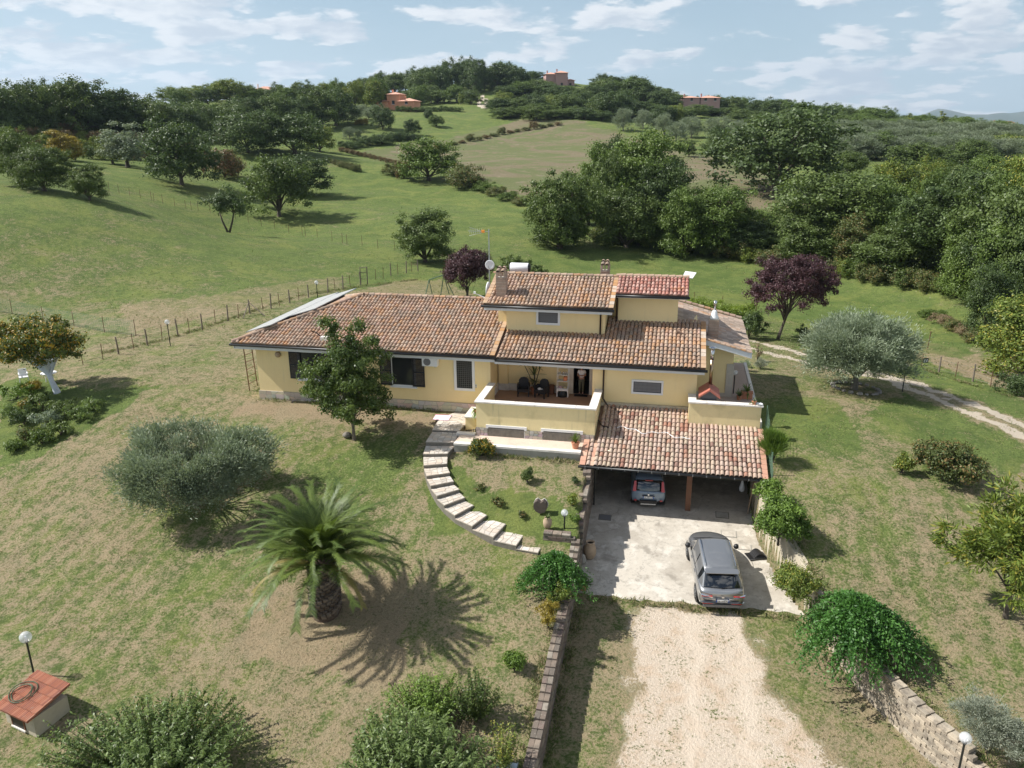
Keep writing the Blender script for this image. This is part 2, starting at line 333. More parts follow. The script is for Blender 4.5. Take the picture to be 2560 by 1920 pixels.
# ------------------------------------------------------------------ mesh building
class MB:
    def __init__(s): s.v = []; s.f = []; s.m = []
    def add(s, vs, fs, m=0):
        k = len(s.v); s.v += [tuple(p) for p in vs]; s.f += [tuple(i+k for i in f) for f in fs]; s.m += [m]*len(fs); return s
    def box(s, x0, x1, y0, y1, z0, z1, m=0):
        return s.add([(x0,y0,z0),(x1,y0,z0),(x1,y1,z0),(x0,y1,z0),(x0,y0,z1),(x1,y0,z1),(x1,y1,z1),(x0,y1,z1)],
              [(0,3,2,1),(4,5,6,7),(0,1,5,4),(1,2,6,5),(2,3,7,6),(3,0,4,7)], m)
    def cbox(s, c, d, m=0, rz=0.0, bev=0.0):
        x, y, z = d[0]/2, d[1]/2, d[2]/2; cs, sn = math.cos(rz), math.sin(rz)
        P = []
        for (a, b, q) in [(-x,-y,-z),(x,-y,-z),(x,y,-z),(-x,y,-z),(-x,-y,z),(x,-y,z),(x,y,z),(-x,y,z)]:
            P.append((c[0]+a*cs-b*sn, c[1]+a*sn+b*cs, c[2]+q))
        return s.add(P, [(0,3,2,1),(4,5,6,7),(0,1,5,4),(1,2,6,5),(2,3,7,6),(3,0,4,7)], m)
    def poly(s, pts, m=0): return s.add(pts, [tuple(range(len(pts)))], m)
    def slab(s, pts, d, m=0):                 # polygon pushed along vector d
        n = len(pts); q = [tuple(p[i]+d[i] for i in range(3)) for p in pts]
        fs = [tuple(range(n))[::-1], tuple(range(n, 2*n))]+[(i, (i+1) % n, (i+1) % n+n, i+n) for i in range(n)]
        return s.add(list(pts)+q, fs, m)
    def tube(s, pts, rad, n=6, m=0, caps=True):
        pts = [Vector(p) for p in pts]; k = len(pts)
        if not hasattr(rad, '__len__'): rad = [rad]*k
        V = []; ref = Vector((0,0,1))
        for i, p in enumerate(pts):
            d = (pts[min(i+1, k-1)]-pts[max(i-1, 0)]); d = d.normalized() if d.length > 1e-9 else Vector((0,0,1))
            if i == 0: ref = Vector((1,0,0)) if abs(d.z) > .9 else Vector((0,0,1))
            a = (ref-d*ref.dot(d)).normalized(); ref = a; b = d.cross(a)
            for j in range(n):
                t = 2*math.pi*j/n; V.append(p+(a*math.cos(t)+b*math.sin(t))*rad[i])
        F = []
        for i in range(k-1):
            for j in range(n):
                F.append((i*n+j, i*n+(j+1) % n, (i+1)*n+(j+1) % n, (i+1)*n+j))
        if caps: F += [tuple(range(n))[::-1], tuple((k-1)*n+j for j in range(n))]
        return s.add(V, F, m)
    def lathe(s, prof, c=(0,0,0), n=16, m=0, axis='z'):
        V = []; F = []; k = len(prof)
        for r, z in prof:
            for j in range(n):
                t = 2*math.pi*j/n
                q = (r*math.cos(t), r*math.sin(t), z)
                if axis == 'x': q = (z, r*math.cos(t), r*math.sin(t))
                if axis == 'y': q = (r*math.sin(t), z, r*math.cos(t))
                V.append((c[0]+q[0], c[1]+q[1], c[2]+q[2]))
        for i in range(k-1):
            for j in range(n): F.append((i*n+j, i*n+(j+1) % n, (i+1)*n+(j+1) % n, (i+1)*n+j))
        F += [tuple(range(n))[::-1], tuple((k-1)*n+j for j in range(n))]
        return s.add(V, F, m)
    def ball(s, c, r, n=10, m=0, sz=1.0):
        k = n//2+1
        return s.lathe([(max(r*math.sin(math.pi*i/(k)), 1e-4), -r*sz*math.cos(math.pi*i/k)) for i in range(k+1)], c, n, m)
    def build(s, name, mats, parent=None, off=(0,0,0), smooth=False, loc=None, cols=None):
        me = bpy.data.meshes.new(name); o0 = off
        me.from_pydata([(p[0]-o0[0], p[1]-o0[1], p[2]-o0[2]) for p in s.v], [], s.f)
        if not isinstance(mats, (list, tuple)): mats = [mats]
        for m in mats: me.materials.append(m)
        if len(mats) > 1: me.polygons.foreach_set('material_index', s.m)
        if smooth: me.polygons.foreach_set('use_smooth', [True]*len(s.f))
        if cols is not None: setcol(me, cols)
        me.update()
        o = bpy.data.objects.new(name, me); COL.objects.link(o)
        if loc is not None: o.location = loc
        if parent is not None: o.parent = parent
        return o

def setcol(me, col):
    """one flat colour (tuple) or one colour per face"""
    a = me.color_attributes.new('Col', 'FLOAT_COLOR', 'CORNER')
    if not hasattr(col[0], '__len__'): arr = np.tile((*col, 1), len(me.loops))
    else:
        tot = np.empty(len(me.polygons), int); me.polygons.foreach_get('loop_total', tot)
        c = np.array(col); c = np.hstack([c, np.ones((len(c), 1))]); arr = np.repeat(c, tot, axis=0).ravel()
    a.data.foreach_set('color', arr.astype(np.float32).ravel())

def meshnp(name, V, F, mats, tone=None, smooth=False, fcol=None, midx=None):
    """fast mesh from arrays; F is (n,k)"""
    me = bpy.data.meshes.new(name); V = np.ascontiguousarray(V, np.float32); F = np.ascontiguousarray(F, np.int32)
    me.vertices.add(len(V)); me.vertices.foreach_set('co', V.ravel())
    me.loops.add(F.size); me.loops.foreach_set('vertex_index', F.ravel())
    me.polygons.add(len(F)); me.polygons.foreach_set('loop_start', np.arange(0, F.size, F.shape[1], dtype=np.int32))
    me.polygons.foreach_set('loop_total', np.full(len(F), F.shape[1], np.int32))
    if smooth: me.polygons.foreach_set('use_smooth', np.ones(len(F), bool))
    for m in (mats if isinstance(mats, (list, tuple)) else [mats]): me.materials.append(m)
    if midx is not None: me.polygons.foreach_set('material_index', np.asarray(midx, np.int32))
    me.update(calc_edges=True)
    if tone is not None:
        a = me.attributes.new('tone', 'FLOAT', 'POINT'); a.data.foreach_set('value', np.asarray(tone, np.float32))
    if fcol is not None: setcol(me, fcol)
    return me

def tag(o, label=None, cat=None, group=None, kind=None):
    if label: o['label'] = label
    if cat: o['category'] = cat
    if group: o['group'] = group
    if kind: o['kind'] = kind
    return o
def thing(name, label, cat, loc, rz=0.0, group=None):
    o = bpy.data.objects.new(name, None); COL.objects.link(o); o.location = loc; o.rotation_euler = (0, 0, rz)
    o.empty_display_size = .2
    return tag(o, label, cat, group)
def hthing(name, label, cat, u, v, z, rz=0.0, group=None): return thing(name, label, cat, hw(u, v, z), TH+rz, group)
def obj(name, me, parent=None, loc=None, rot=None, scale=None):
    o = bpy.data.objects.new(name, me); COL.objects.link(o)
    if parent is not None: o.parent = parent
    if loc is not None: o.location = loc
    if rot is not None: o.rotation_euler = rot
    if scale is not None: o.scale = scale
    return o
def copy_tree(o, parent=None):
    c = o.copy(); COL.objects.link(c)
    if parent is not None: c.parent = parent; c.matrix_parent_inverse = o.matrix_parent_inverse
    for ch in list(o.children): copy_tree(ch, c)
    return c

def pieces(name, recs, variants, parent, pw, limit=300):
    """recs: list of (Matrix in parent space, variant index); the ones nearest the camera become objects,
    the rest are joined into one stuff part. pw = world matrix of the parent."""
    cp = pw.inverted() @ Vector(CAM)
    recs = sorted(recs, key=lambda r: (r[0].translation-cp).length)
    for mtx, k in recs[:limit]:
        o = bpy.data.objects.new(name, variants[k]); COL.objects.link(o); o.parent = parent; o.matrix_local = mtx
    rest = recs[limit:]
    if not rest: return
    Vs, Fs, Cs, off = [], [], [], 0
    cache = {}
    for k, me in enumerate(variants):
        v = np.empty(len(me.vertices)*3); me.vertices.foreach_get('co', v); v = v.reshape(-1, 3)
        f = [tuple(p.vertices) for p in me.polygons]; c = np.empty(len(me.loops)*4); me.color_attributes['Col'].data.foreach_get('color', c)
        cache[k] = (v, f, tuple(c[:3]))
    for mtx, k in rest:
        v, f, c = cache[k]; m4 = np.array(mtx)
        Vs.append(v @ m4[:3,:3].T+m4[:3,3]); Fs += [tuple(i+off for i in q) for q in f]; Cs += [c]*len(f); off += len(v)
    V = np.vstack(Vs); me = bpy.data.meshes.new(name+'_rows'); me.from_pydata(V.tolist(), [], Fs)
    me.materials.append(variants[0].materials[0]); setcol(me, Cs); me.update()
    o = obj(name+'_rows', me, parent); tag(o, kind='stuff'); return o

# ------------------------------------------------------------------ ground
def pip(x, y, poly):                          # points in polygon (vectorised)
    ins = np.zeros(x.shape, bool); n = len(poly)
    for i in range(n):
        x1, y1 = poly[i]; x2, y2 = poly[(i+1) % n]
        if y1 == y2: continue
        c = ((y1 > y) != (y2 > y)) & (x < (x2-x1)*(y-y1)/(y2-y1)+x1); ins ^= c
    return ins
def vnoise(x, y, s, seed=0):                  # cheap smooth noise, about -1..1
    r = np.random.RandomState(seed); o = 0
    for k in range(5):
        a = r.rand()*6.28; f = s*(1+.45*k); p = r.rand()*6.28
        o = o+np.sin((x*math.cos(a)+y*math.sin(a))*f+p+1.3*np.sin((x*math.sin(a)-y*math.cos(a))*f*.6+p))
    return o/3.0
def poly_px(pts): 
    o = []
    for p in pts:
        g = G(*p)
        if g is not None: o.append((g[0], g[1]))
    return o
th = np.radians(np.concatenate([np.arange(-100,-41,2.5), np.arange(-41,41.01,.24), np.arange(43.5,101,2.5)]))
rr = [1.5]
while rr[-1] < 9000: rr.append(rr[-1]*(1.03 if rr[-1] < 14 else 1.0085 if rr[-1] < 520 else 1.06))
rr = np.array(rr); TT, RR = np.meshgrid(th, rr); GX, GY = RR*np.sin(TT), RR*np.cos(TT)
def blend_far(x, y, z):
    r = np.hypot(x, y); k = np.clip((r-560)/500, 0, 1); k = k*k*(3-2*k)
    far = -6+6*np.sin(x/900.+1.0)+5*np.sin(y/1300.); return z*(1-k)+far*k
GZ = blend_far(GX, GY, ground_z(GX, GY))
GU, GV = uv_of(GX, GY)
near = np.clip(1-(RR-60)/60, 0, 1)
GZ = GZ+.035*vnoise(GX, GY, 1.1, 3)*near*((GU < drvL(GV)-.3) | (GU > drvR(GV)+.3))+.16*vnoise(GX, GY, .17, 5)*np.clip((RR-70)/60, 0, 1)
nth = len(th); nr = len(rr)
ii = (np.arange(nr-1)[:,None]*nth+np.arange(nth-1)[None]).ravel()
me = meshnp('ground', np.stack([GX.ravel(), GY.ravel(), GZ.ravel()], 1), np.stack([ii, ii+1, ii+nth+1, ii+nth], 1), [], smooth=True)
# masks of what the ground carries (kinds of cover, not light)
gx, gy, gu, gv, gr = GX.ravel(), GY.ravel(), GU.ravel(), GV.ravel(), RR.ravel()
jx, jy = gx+.35*vnoise(gx, gy, 1.9, 11), gy+.35*vnoise(gx, gy, 2.1, 12)
ju, jv = uv_of(jx, jy)
insd = (gu > drvL(gv)) & (gu < drvR(gv)) & (gv < 30)
# gravel: left and right border of the stony strip, by v
gl = np.interp(jv, [-5,10,15,19.7,23,26,27.8], [-2.6,-1.6,-1.0,-.6,-.6,-.7,-1.0]); gr_ = np.interp(jv, [-5,10,15,19.7,22,24,27.8], [10,8.8,7.6,6.1,4.9,3.9,3.2])
gravel = insd*np.clip((ju-gl)/1.5+.5,0,1)*np.clip((gr_-ju)/1.5+.5,0,1)*np.clip((27.6-jv)/.8+.5,0,1)
trk = np.zeros(len(gx))
def lane(pts, wd, amp=1.0):
    P = [G(*p) for p in pts]; P = [p for p in P if p is not None]
    for a, b in zip(P[:-1], P[1:]):
        d = np.array(b[:2])-np.array(a[:2]); L = np.linalg.norm(d); d = d/L
        s = (jx-a[0])*d[0]+(jy-a[1])*d[1]; e = np.abs(-(jx-a[0])*d[1]+(jy-a[1])*d[0])
        trk[:] = np.maximum(trk, ((s > -.3) & (s < L+.3))*np.clip((wd-e)/.25+.5, 0, 1)*amp)
lane([(1880,852),(1990,880),(2110,915),(2240,944),(2400,1000),(2600,1080)], .42)
lane([(1880,872),(1980,898),(2110,930),(2215,947),(2390,1018),(2600,1112)], .42)
lane([(1188,238),(1196,252),(1200,262)], .9); lane([(1205,238),(1212,252),(1218,264)], .9); lane([(1205,262),(1215,270)], 2.)
field = pip(jx+1.5*vnoise(gx,gy,.2,31), jy+1.5*vnoise(gx,gy,.22,32), poly_px([(905,382),(985,362),(1100,352),(1180,330),(1300,300),(1420,298),(1560,335),(1900,420),(1990,500),(1890,560),(1600,520),(1400,492),(1290,485),(1180,440),(1100,415)])).astype(float)
field = np.maximum(field, pip(jx, jy, poly_px([(1640,400),(1840,400),(2000,470),(2560,470),(2560,600),(1900,600),(1650,520)]))*.8)
green = np.clip((gv-52)/25, 0, 1)*.42
green = np.maximum(green, pip(jx, jy, poly_px([(1330,600),(1900,680),(2440,780),(2420,900),(2300,880),(1900,780),(1500,770),(1330,740)]))*.95)
green = np.maximum(green, .45*np.exp(-((gv-31)/6)**2)*np.exp(-((gu+13.5)/3.0)**2))                # under the glossy tree
green = np.maximum(green, .7*pip(ju, jv, [(-9.5,28.5),(-3.5,28.5),(-3.5,30.6),(-8,31.5),(-10.5,33.5)]))
green = np.maximum(green, .8*pip(jx, jy, poly_px([(0,960),(60,940),(240,980),(400,960),(250,1060),(130,1120),(20,1160),(0,1180)])))
green = np.maximum(green, .9*np.exp(-(np.abs(jv-(39+.1*ju))/3)**2)*((gu > 4) & (gu < 9)))
green = np.maximum(green, pip(jx, jy, poly_px([(2260,985),(2560,1110),(2560,1200),(2350,1120),(2150,1040)]))*.6)
green = np.maximum(green, pip(jx, jy, poly_px([(2240,930),(2560,1050),(2560,990),(2300,900)]))*.8)
dirt = np.clip(.5*np.exp(-((gv-36.8)/1.0)**2)*((gu < -9.5) & (gu > -23)), 0, 1)
dirt = np.maximum(dirt, .45*pip(jx, jy, poly_px([(850,735),(1000,700),(1100,700),(1200,740),(1000,760)])))
dirt = np.maximum(dirt, .28*pip(jx, jy, poly_px([(300,760),(520,740),(860,690),(860,730),(600,780),(330,830)])))
dirt = np.maximum(dirt, .35*pip(jx, jy, poly_px([(2250,830),(2560,930),(2560,990),(2250,880)])))
dirt = np.maximum(dirt, .35*pip(ju, jv, [(-15,21.5),(-8.5,20.5),(-9.5,26),(-14,26)]))
def cattr(n, a, b, c, d):
    at = me.color_attributes.new(n, 'FLOAT_COLOR', 'POINT'); at.data.foreach_set('color', np.stack([a,b,c,d],1).astype(np.float32).ravel())
cattr('cover', gravel, field, np.clip(green,0,1), dirt)
lawn = np.clip(1-(gr-62)/12, 0, 1)*(gv < 60)
cattr('cover2', trk, lawn, np.clip(np.exp(-((ju-np.interp(jv,[10,20,27.5],[2.0,1.4,1.45]))/.34)**2)+np.exp(-((ju-np.interp(jv,[10,20,27.5],[4.1,3.2,2.95]))/.34)**2),0,1)*insd, np.clip((40-gv)/6,0,1)*((gu < -9) | (gu > 7)))
gm = bpy.data.materials.new('grassland'); gm.use_nodes = True; t = NT(gm.node_tree); b = gm.node_tree.nodes['Principled BSDF']
pos = t.new('ShaderNodeNewGeometry').outputs['Position']
def attr(n):
    a = t.new('ShaderNodeAttribute'); a.attribute_name = n; s = t.new('ShaderNodeSeparateColor'); t.l.new(a.outputs['Color'], s.inputs[0]); return s.outputs[0], s.outputs[1], s.outputs[2], a.outputs['Alpha']
aG, aF, aGr, aD = attr('cover'); aT, aL, aI, aM = attr('cover2')
nL = t.noise(pos, .09, 4, .6); nM = t.noise(pos, .42, 4, .62, .4); nS = t.noise(pos, 2.3, 5, .7, .3); nF = t.noise(pos, 10, 4, .72); nX = t.noise(pos, 34, 3, .7)
# how green: slow + middle + fine noise + masks
g = t.math('ADD', t.math('MULTIPLY', nL, .55), t.math('ADD', t.math('MULTIPLY', nM, .75), t.math('MULTIPLY', nS, .85)))
g = t.math('ADD', g, t.math('MULTIPLY', nF, 1.15)); g = t.math('ADD', g, t.math('MULTIPLY', nX, .35))
# faint rows left by the mower, bending with the slope
rot = t.vmath('DOT_PRODUCT', pos, (math.cos(TH-.10), math.sin(TH-.10), 0)); rot = rot.node.outputs['Value']
row = t.math('SINE', t.math('ADD', t.math('MULTIPLY', rot, 7.6), t.math('MULTIPLY', nL, 26.0)))
g = t.math('ADD', g, t.math('MULTIPLY', t.math('MULTIPLY', row, aM), t.math('MULTIPLY', nM, .11)))
g = t.math('ADD', g, t.math('MULTIPLY', aGr, .45)); g = t.math('SUBTRACT', g, t.math('MULTIPLY', aD, .55))
g = t.math('SUBTRACT', g, t.math('MULTIPLY', aL, .10))
gf = t.ramp(g, 1.56, 1.94)
grass = t.mix(t.ramp(nM, .35, .68), (.094,.142,.036), (.160,.205,.058))
grass = t.mix(t.ramp(nF, .38, .70), grass, (.070,.098,.026))
grass = t.mix(t.math('MULTIPLY', t.ramp(t.noise(pos, .16, 4, .7, .8), .46, .66), .5), grass, (.200,.215,.060))
grass = t.mix(t.math('MULTIPLY', t.ramp(nS, .50, .62), .55), grass, (.066,.096,.030))
dry = t.mix(t.ramp(nS, .35, .66), (.272,.212,.125), (.215,.180,.108))
dry = t.mix(t.math('MULTIPLY', t.ramp(nX, .42, .68), .8), dry, (.40,.335,.22))
dry = t.mix(t.math('MULTIPLY', t.ramp(nF, .50, .68), .75), dry, (.115,.098,.058))
c = t.mix(gf, dry, grass)
# brown pinkish set-aside field
fl = t.mix(t.ramp(t.noise(pos, .045, 5, .72, 1.8), .44, .54), (.200,.150,.108), (.125,.140,.060))
fl = t.mix(t.math('MULTIPLY', t.ramp(nS, .42, .62), .6), fl, (.115,.115,.055))
fl = t.mix(t.math('MULTIPLY', t.ramp(t.noise(pos, .25, 4, .7), .55, .72), .6), fl, (.27,.21,.16))
c = t.mix(t.math('MULTIPLY', aF, .85), c, fl)
c = t.mix(t.math('MULTIPLY', t.math('MULTIPLY', aD, t.ramp(nM, .30, .62)), .75), c, (.30,.205,.135))
# gravel with stones, worn edges and weeds
vo = t.new('ShaderNodeTexVoronoi'); vo.inputs['Scale'].default_value = 26.0; t.l.new(pos, vo.inputs['Vector'])
st = t.mix(t.ramp(vo.outputs['Distance'], .1, .55), (.68,.585,.475), (.52,.43,.335))
st = t.mix(t.math('MULTIPLY', t.ramp(nX, .5, .70), .7), st, (.76,.70,.61)); st = t.mix(t.math('MULTIPLY', t.ramp(t.noise(pos, .8, 5, .7, .8), .46, .62), .65), st, (.50,.375,.265)); st = t.mix(t.math('MULTIPLY', t.ramp(nF, .54, .68), .45), st, (.33,.27,.20))
wk = t.math('SUBTRACT', 1.0, t.math('MULTIPLY', t.math('MULTIPLY', t.ramp(nF, .50, .60), t.ramp(nS, .44, .56)), t.math('MULTIPLY', t.ramp(nM, .36, .56), t.math('SUBTRACT', 1.0, aI))))
st = t.mix(t.math('MULTIPLY', aI, .55), st, (.66,.565,.455))
ge = t.ramp(t.math('ADD', aG, t.math('ADD', t.math('MULTIPLY', t.math('SUBTRACT', nF, .5), 1.3), t.math('MULTIPLY', t.math('SUBTRACT', nS, .5), 1.1))), .36, .60)
c = t.mix(t.math('MULTIPLY', ge, wk), c, st)
te = t.ramp(t.math('ADD', aT, t.math('MULTIPLY', t.math('SUBTRACT', nS, .5), 1.1)), .35, .65)
c = t.mix(te, c, (.50,.43,.34))
t.put(b.inputs['Base Color'], c); b.inputs['Roughness'].default_value = .95; b.inputs['Specular IOR Level'].default_value = .15
bn = t.new('ShaderNodeBump'); bn.inputs['Strength'].default_value = .8; bn.inputs['Distance'].default_value = .10
t.l.new(t.math('ADD', nF, t.math('MULTIPLY', nX, .45)), bn.inputs['Height']); t.l.new(bn.outputs[0], b.inputs['Normal'])
me.materials.append(gm)
tag(obj('ground', me), kind='structure')

# concrete pad: follows the drive, 12 mm proud, irregular front edge
us = np.linspace(0, 1, 90); vs = np.linspace(0, 1, 60)
V = []
for j in vs:
    for i in us:
        fv = 27.55+.05*math.sin(i*17)+.04*math.sin(i*41+1)+.03*math.sin(i*83)+.25*i
        v = fv+(38.1-fv)*j; u = float(drvL(v))-.05+(float(drvR(v))-float(drvL(v))+.05)*i
        if i > .8: u = min(u, float(drvR(v))-.0)
        p = hw(u, v, float(zD(v))+.012+(0.0 if j > 0 else -.05)); V.append(tuple(p))
F = [(j*90+i, j*90+i+1, (j+1)*90+i+1, (j+1)*90+i) for j in range(59) for i in range(89)]
tag(obj('driveway', meshnp('driveway', V, F, M['concrete'], smooth=True)), kind='structure')

# mountains far off on the right and the low country before them
def ridge(name, R, pts, base, m, n=120, depth=1500):
    V = []; xs = np.linspace(pts[0][0], pts[-1][0], n)
    for px in xs:
        py = np.interp(px, [p[0] for p in pts], [p[1] for p in pts])+1.2*math.sin(px*.11)+.8*math.sin(px*.31)
        r = ray(px, py); t = R/np.hypot(r[0], r[1]); q = CAM+r*t
        d = np.array([q[0], q[1]])/R
        for k, (dr, f) in enumerate([(-depth, 0), (-depth*.55, .45+.1*math.sin(px*.2)), (-depth*.2, .85), (0, 1), (depth*.5, .6), (depth, 0)]):
            V.append((q[0]+d[0]*dr, q[1]+d[1]*dr, base+(q[2]-base)*f))
    F = [(i*6+k, (i+1)*6+k, (i+1)*6+k+1, i*6+k+1) for i in range(n-1) for k in range(5)]
    tag(obj(name, meshnp(name, V, F, m, smooth=True)), kind='structure')
ridge('mountains', 8600, [(1500,312),(1900,312),(2200,300),(2290,291),(2322,282),(2345,272),(2357,270),(2372,277),(2400,281),(2440,287),(2500,284),(2560,279),(2700,274),(2900,290),(3200,300),(3600,312)], -60, M['mount'])

# ------------------------------------------------------------------ roof tiles, bricks, flagstones
def tile_mesh(col, r1=.098, r0=.078, L=.44, n=6, name='barrel_tile', m=None):
    V, F = [], []
    for (y, r) in ((0, r1), (L, r0)):
        for k in range(n+1):
            a = math.pi*k/n; V.append((r*math.cos(a), y, r*math.sin(a)*.95+(.016 if y == 0 else 0)))
    for k in range(n+1):
        a = math.pi*k/n; V.append(((r1-.018)*math.cos(a), 0, (r1-.018)*math.sin(a)*.95+.016))
    for k in range(n): F.append((k, k+1, n+2+k, n+1+k)); F.append((k+1, k, 2*n+2+k, 2*n+3+k))
    F.append(tuple(range(2*n+2, 3*n+3))[::-1])
    me = bpy.data.meshes.new(name); me.from_pydata(V, [], F); me.materials.append(m or M['tile'])
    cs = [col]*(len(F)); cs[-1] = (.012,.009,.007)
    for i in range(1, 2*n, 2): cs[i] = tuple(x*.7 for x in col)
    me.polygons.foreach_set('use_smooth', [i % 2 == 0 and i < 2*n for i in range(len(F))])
    setcol(me, cs); me.update(); return me
def flat_mesh(col, w=.24, L=.36, h=.03, m=None, name='flat_tile'):
    b = MB().box(-w/2, w/2, 0, L, 0, h); me = bpy.data.meshes.new(name); me.from_pydata(b.v, [], b.f); me.materials.append(m or M['tile']); setcol(me, col); return me
OLDP = [(0.404,0.266,0.186),(0.378,0.241,0.163),(0.335,0.225,0.159),(0.310,0.233,0.178),(0.413,0.286,0.204),(0.404,0.233,0.128),(0.430,0.311,0.227),(0.284,0.196,0.140),(0.387,0.257,0.197),(0.361,0.208,0.128)]
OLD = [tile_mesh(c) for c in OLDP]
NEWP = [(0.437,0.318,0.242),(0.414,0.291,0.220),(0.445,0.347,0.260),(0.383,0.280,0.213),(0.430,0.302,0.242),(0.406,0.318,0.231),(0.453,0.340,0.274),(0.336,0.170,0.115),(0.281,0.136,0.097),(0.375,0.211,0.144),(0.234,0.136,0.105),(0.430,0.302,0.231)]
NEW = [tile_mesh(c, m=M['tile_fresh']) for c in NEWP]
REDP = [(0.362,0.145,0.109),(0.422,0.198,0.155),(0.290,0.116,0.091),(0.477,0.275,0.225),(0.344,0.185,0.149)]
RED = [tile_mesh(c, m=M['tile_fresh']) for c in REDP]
VERGE = [flat_mesh(c) for c in [(.44,.24,.10),(.46,.31,.19),(.50,.42,.34),(.40,.26,.16),(.42,.22,.09)]]
VERGEN = [flat_mesh(c, w=.26, m=M['tile_fresh']) for c in [(.52,.29,.20),(.56,.36,.26),(.48,.26,.18)]]
PALE = [flat_mesh(c, w=.30, L=.34) for c in [(.42,.32,.25),(.36,.27,.21),(.48,.37,.29),(.31,.235,.185),(.45,.29,.20)]]

def frame(origin, ex, ey):
    ex = Vector(ex).normalized(); ey = Vector(ey).normalized(); n = ex.cross(ey)
    m = Matrix.Identity(4)
    for i in range(3): m[i][0] = ex[i]; m[i][1] = ey[i]; m[i][2] = n[i]
    m.translation = Vector(origin); return m
def inpoly(a, b, P):
    c = False; n = len(P)
    for i in range(n):
        x1, y1 = P[i]; x2, y2 = P[(i+1) % n]
        if (y1 > b) != (y2 > b) and a < (x2-x1)*(b-y1)/(y2-y1)+x1: c = not c
    return c
def roof_plane(fr, poly, variants, recs, pitch=.2, row=.345, wt=None, holes=(), jit=.010, flat=False):
    """tiles in rows over a polygon given in (along eave, up slope) metres"""
    amax = max(p[0] for p in poly); bmax = max(p[1] for p in poly); amin = min(p[0] for p in poly)
    na = int(round((amax-amin)/pitch)); 
    for i in range(na):
        a = amin+(i+.5)*(amax-amin)/na; b = -.05; r = 0
        while b < bmax-.12:
            if inpoly(a, b+.15, poly) and not any(h[0] < a < h[1] and h[2] < b+.2 < h[3] for h in holes):
                m = fr @ Matrix.Translation((a+RND.uniform(-jit, jit), b+RND.uniform(-.022, .022), .012+RND.uniform(-.004, .004))) @ Matrix.Rotation(RND.uniform(-.045, .045), 4, 'Z') @ Matrix.Rotation(-.035, 4, 'X')
                recs.append((m, RND.choices(range(len(variants)), wt)[0]))
            b += row; r += 1
def cap_line(p0, p1, k0, nv, recs, up=(0,0,1), scale=1.25, step=.36):
    p0, p1 = Vector(p0), Vector(p1); d = p1-p0; n = max(1, int(d.length/step)); e = d.normalized(); x = e.cross(Vector(up)).normalized()
    for i in range(n):
        m = frame(p0+d*(i/n), x, e) @ Matrix.Scale(scale, 4)
        recs.append((m, k0+RND.randrange(nv)))

# ------------------------------------------------------------------ the house
HO = (-9.17, 38.19, 4.2)
HM = Matrix.Translation(hw(*HO)) @ Matrix.Rotation(TH, 4, 'Z')
house = hthing('house', 'yellow villa with clay tiled roofs, raised upper storey and sunken porch, seen from above', 'house', *HO)
def hp(name, mb, m, parent=None, **k): return mb.build(name, m, parent or house, off=HO if parent in (None, house) else HO, **k)
def ho(p): return (p[0]-HO[0], p[1]-HO[1], p[2]-HO[2])
def prof_u(u0, u1, prof):                    # side profile (v,w) extruded along u
    return MB().slab([(u0, a, b) for a, b in prof], (u1-u0, 0, 0))
S = .31
# walls
wl = MB().box(-22.4,-9.17,38.19,48.5,3.6,7.42)
wl.slab([(-9.171,38.19,7.3),(-9.171,48.5,7.3),(-9.171,43.05,8.95)], (-.25,0,0)); hp('wing_wall', wl, M['yellow'])
mw_ = MB()
mw_.slab([(-3.87,38.19,3.6),(-3.87,40.2,3.6),(-3.87,40.2,8.05),(-3.87,38.19,7.42)], (5.15,0,0))           # room right of the porch
mw_.box(-9.168,-5.20,40.0,42.5,3.6,8.0); mw_.box(-4.07,-3.872,40.0,42.5,3.6,8.0); mw_.box(-5.2,-4.07,40.0,40.3,7.1,8.0)
mw_.slab([(-3.869,40.2,3.6),(-3.869,46,3.6),(-3.869,46,8.3),(-3.869,41.6,8.45),(-3.869,40.2,8.05)], (5.14,0,0))
mw_.box(-9.168,-3.872,42.5,48,3.6,8.2); hp('main_wall', mw_, M['yellow'])
up = MB().box(-8.72,-3.5,40.15,46,8.0,9.72); up.box(-9.3,-8.722,40.75,46,8.0,9.72); up.box(-3.498,-2.93,42.2,45.4,8.3,10.1); hp('upper_wall', up, M['yellow'])
hp('tower_wall', MB().box(-2.93,.17,41.5,45.6,8.3,10.22), M['yellow'])
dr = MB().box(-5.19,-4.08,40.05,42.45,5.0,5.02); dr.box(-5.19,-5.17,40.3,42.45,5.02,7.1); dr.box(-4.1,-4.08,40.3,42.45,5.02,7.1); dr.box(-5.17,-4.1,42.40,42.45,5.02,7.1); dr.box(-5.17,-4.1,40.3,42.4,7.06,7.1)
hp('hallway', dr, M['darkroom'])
jb = MB().box(-5.34,-5.06,39.93,40.06,5.0,7.1); jb.box(-4.21,-4.0,39.93,40.06,5.0,7.1); hp('door_jamb', jb, M['travertine'])
hp('front_door', MB().box(-5.17,-5.11,40.33,41.1,5.03,7.05), M['shutter'])
pl_ = MB().box(-9.168,-9.11,38.19,39.98,5.0,5.42); pl_.box(-9.1,-8.55,39.86,39.998,5.0,5.40); pl_.box(-8.55,-5.36,39.93,39.998,5.0,5.38); pl_.box(-9.6,-9.17,38.13,38.188,4.85,5.1); hp('porch_skirting', pl_, M['travertine'])
hp('corner_pillar', MB().box(-9.1,-8.6,39.8,39.998,5.4,7.3), M['yellow'])
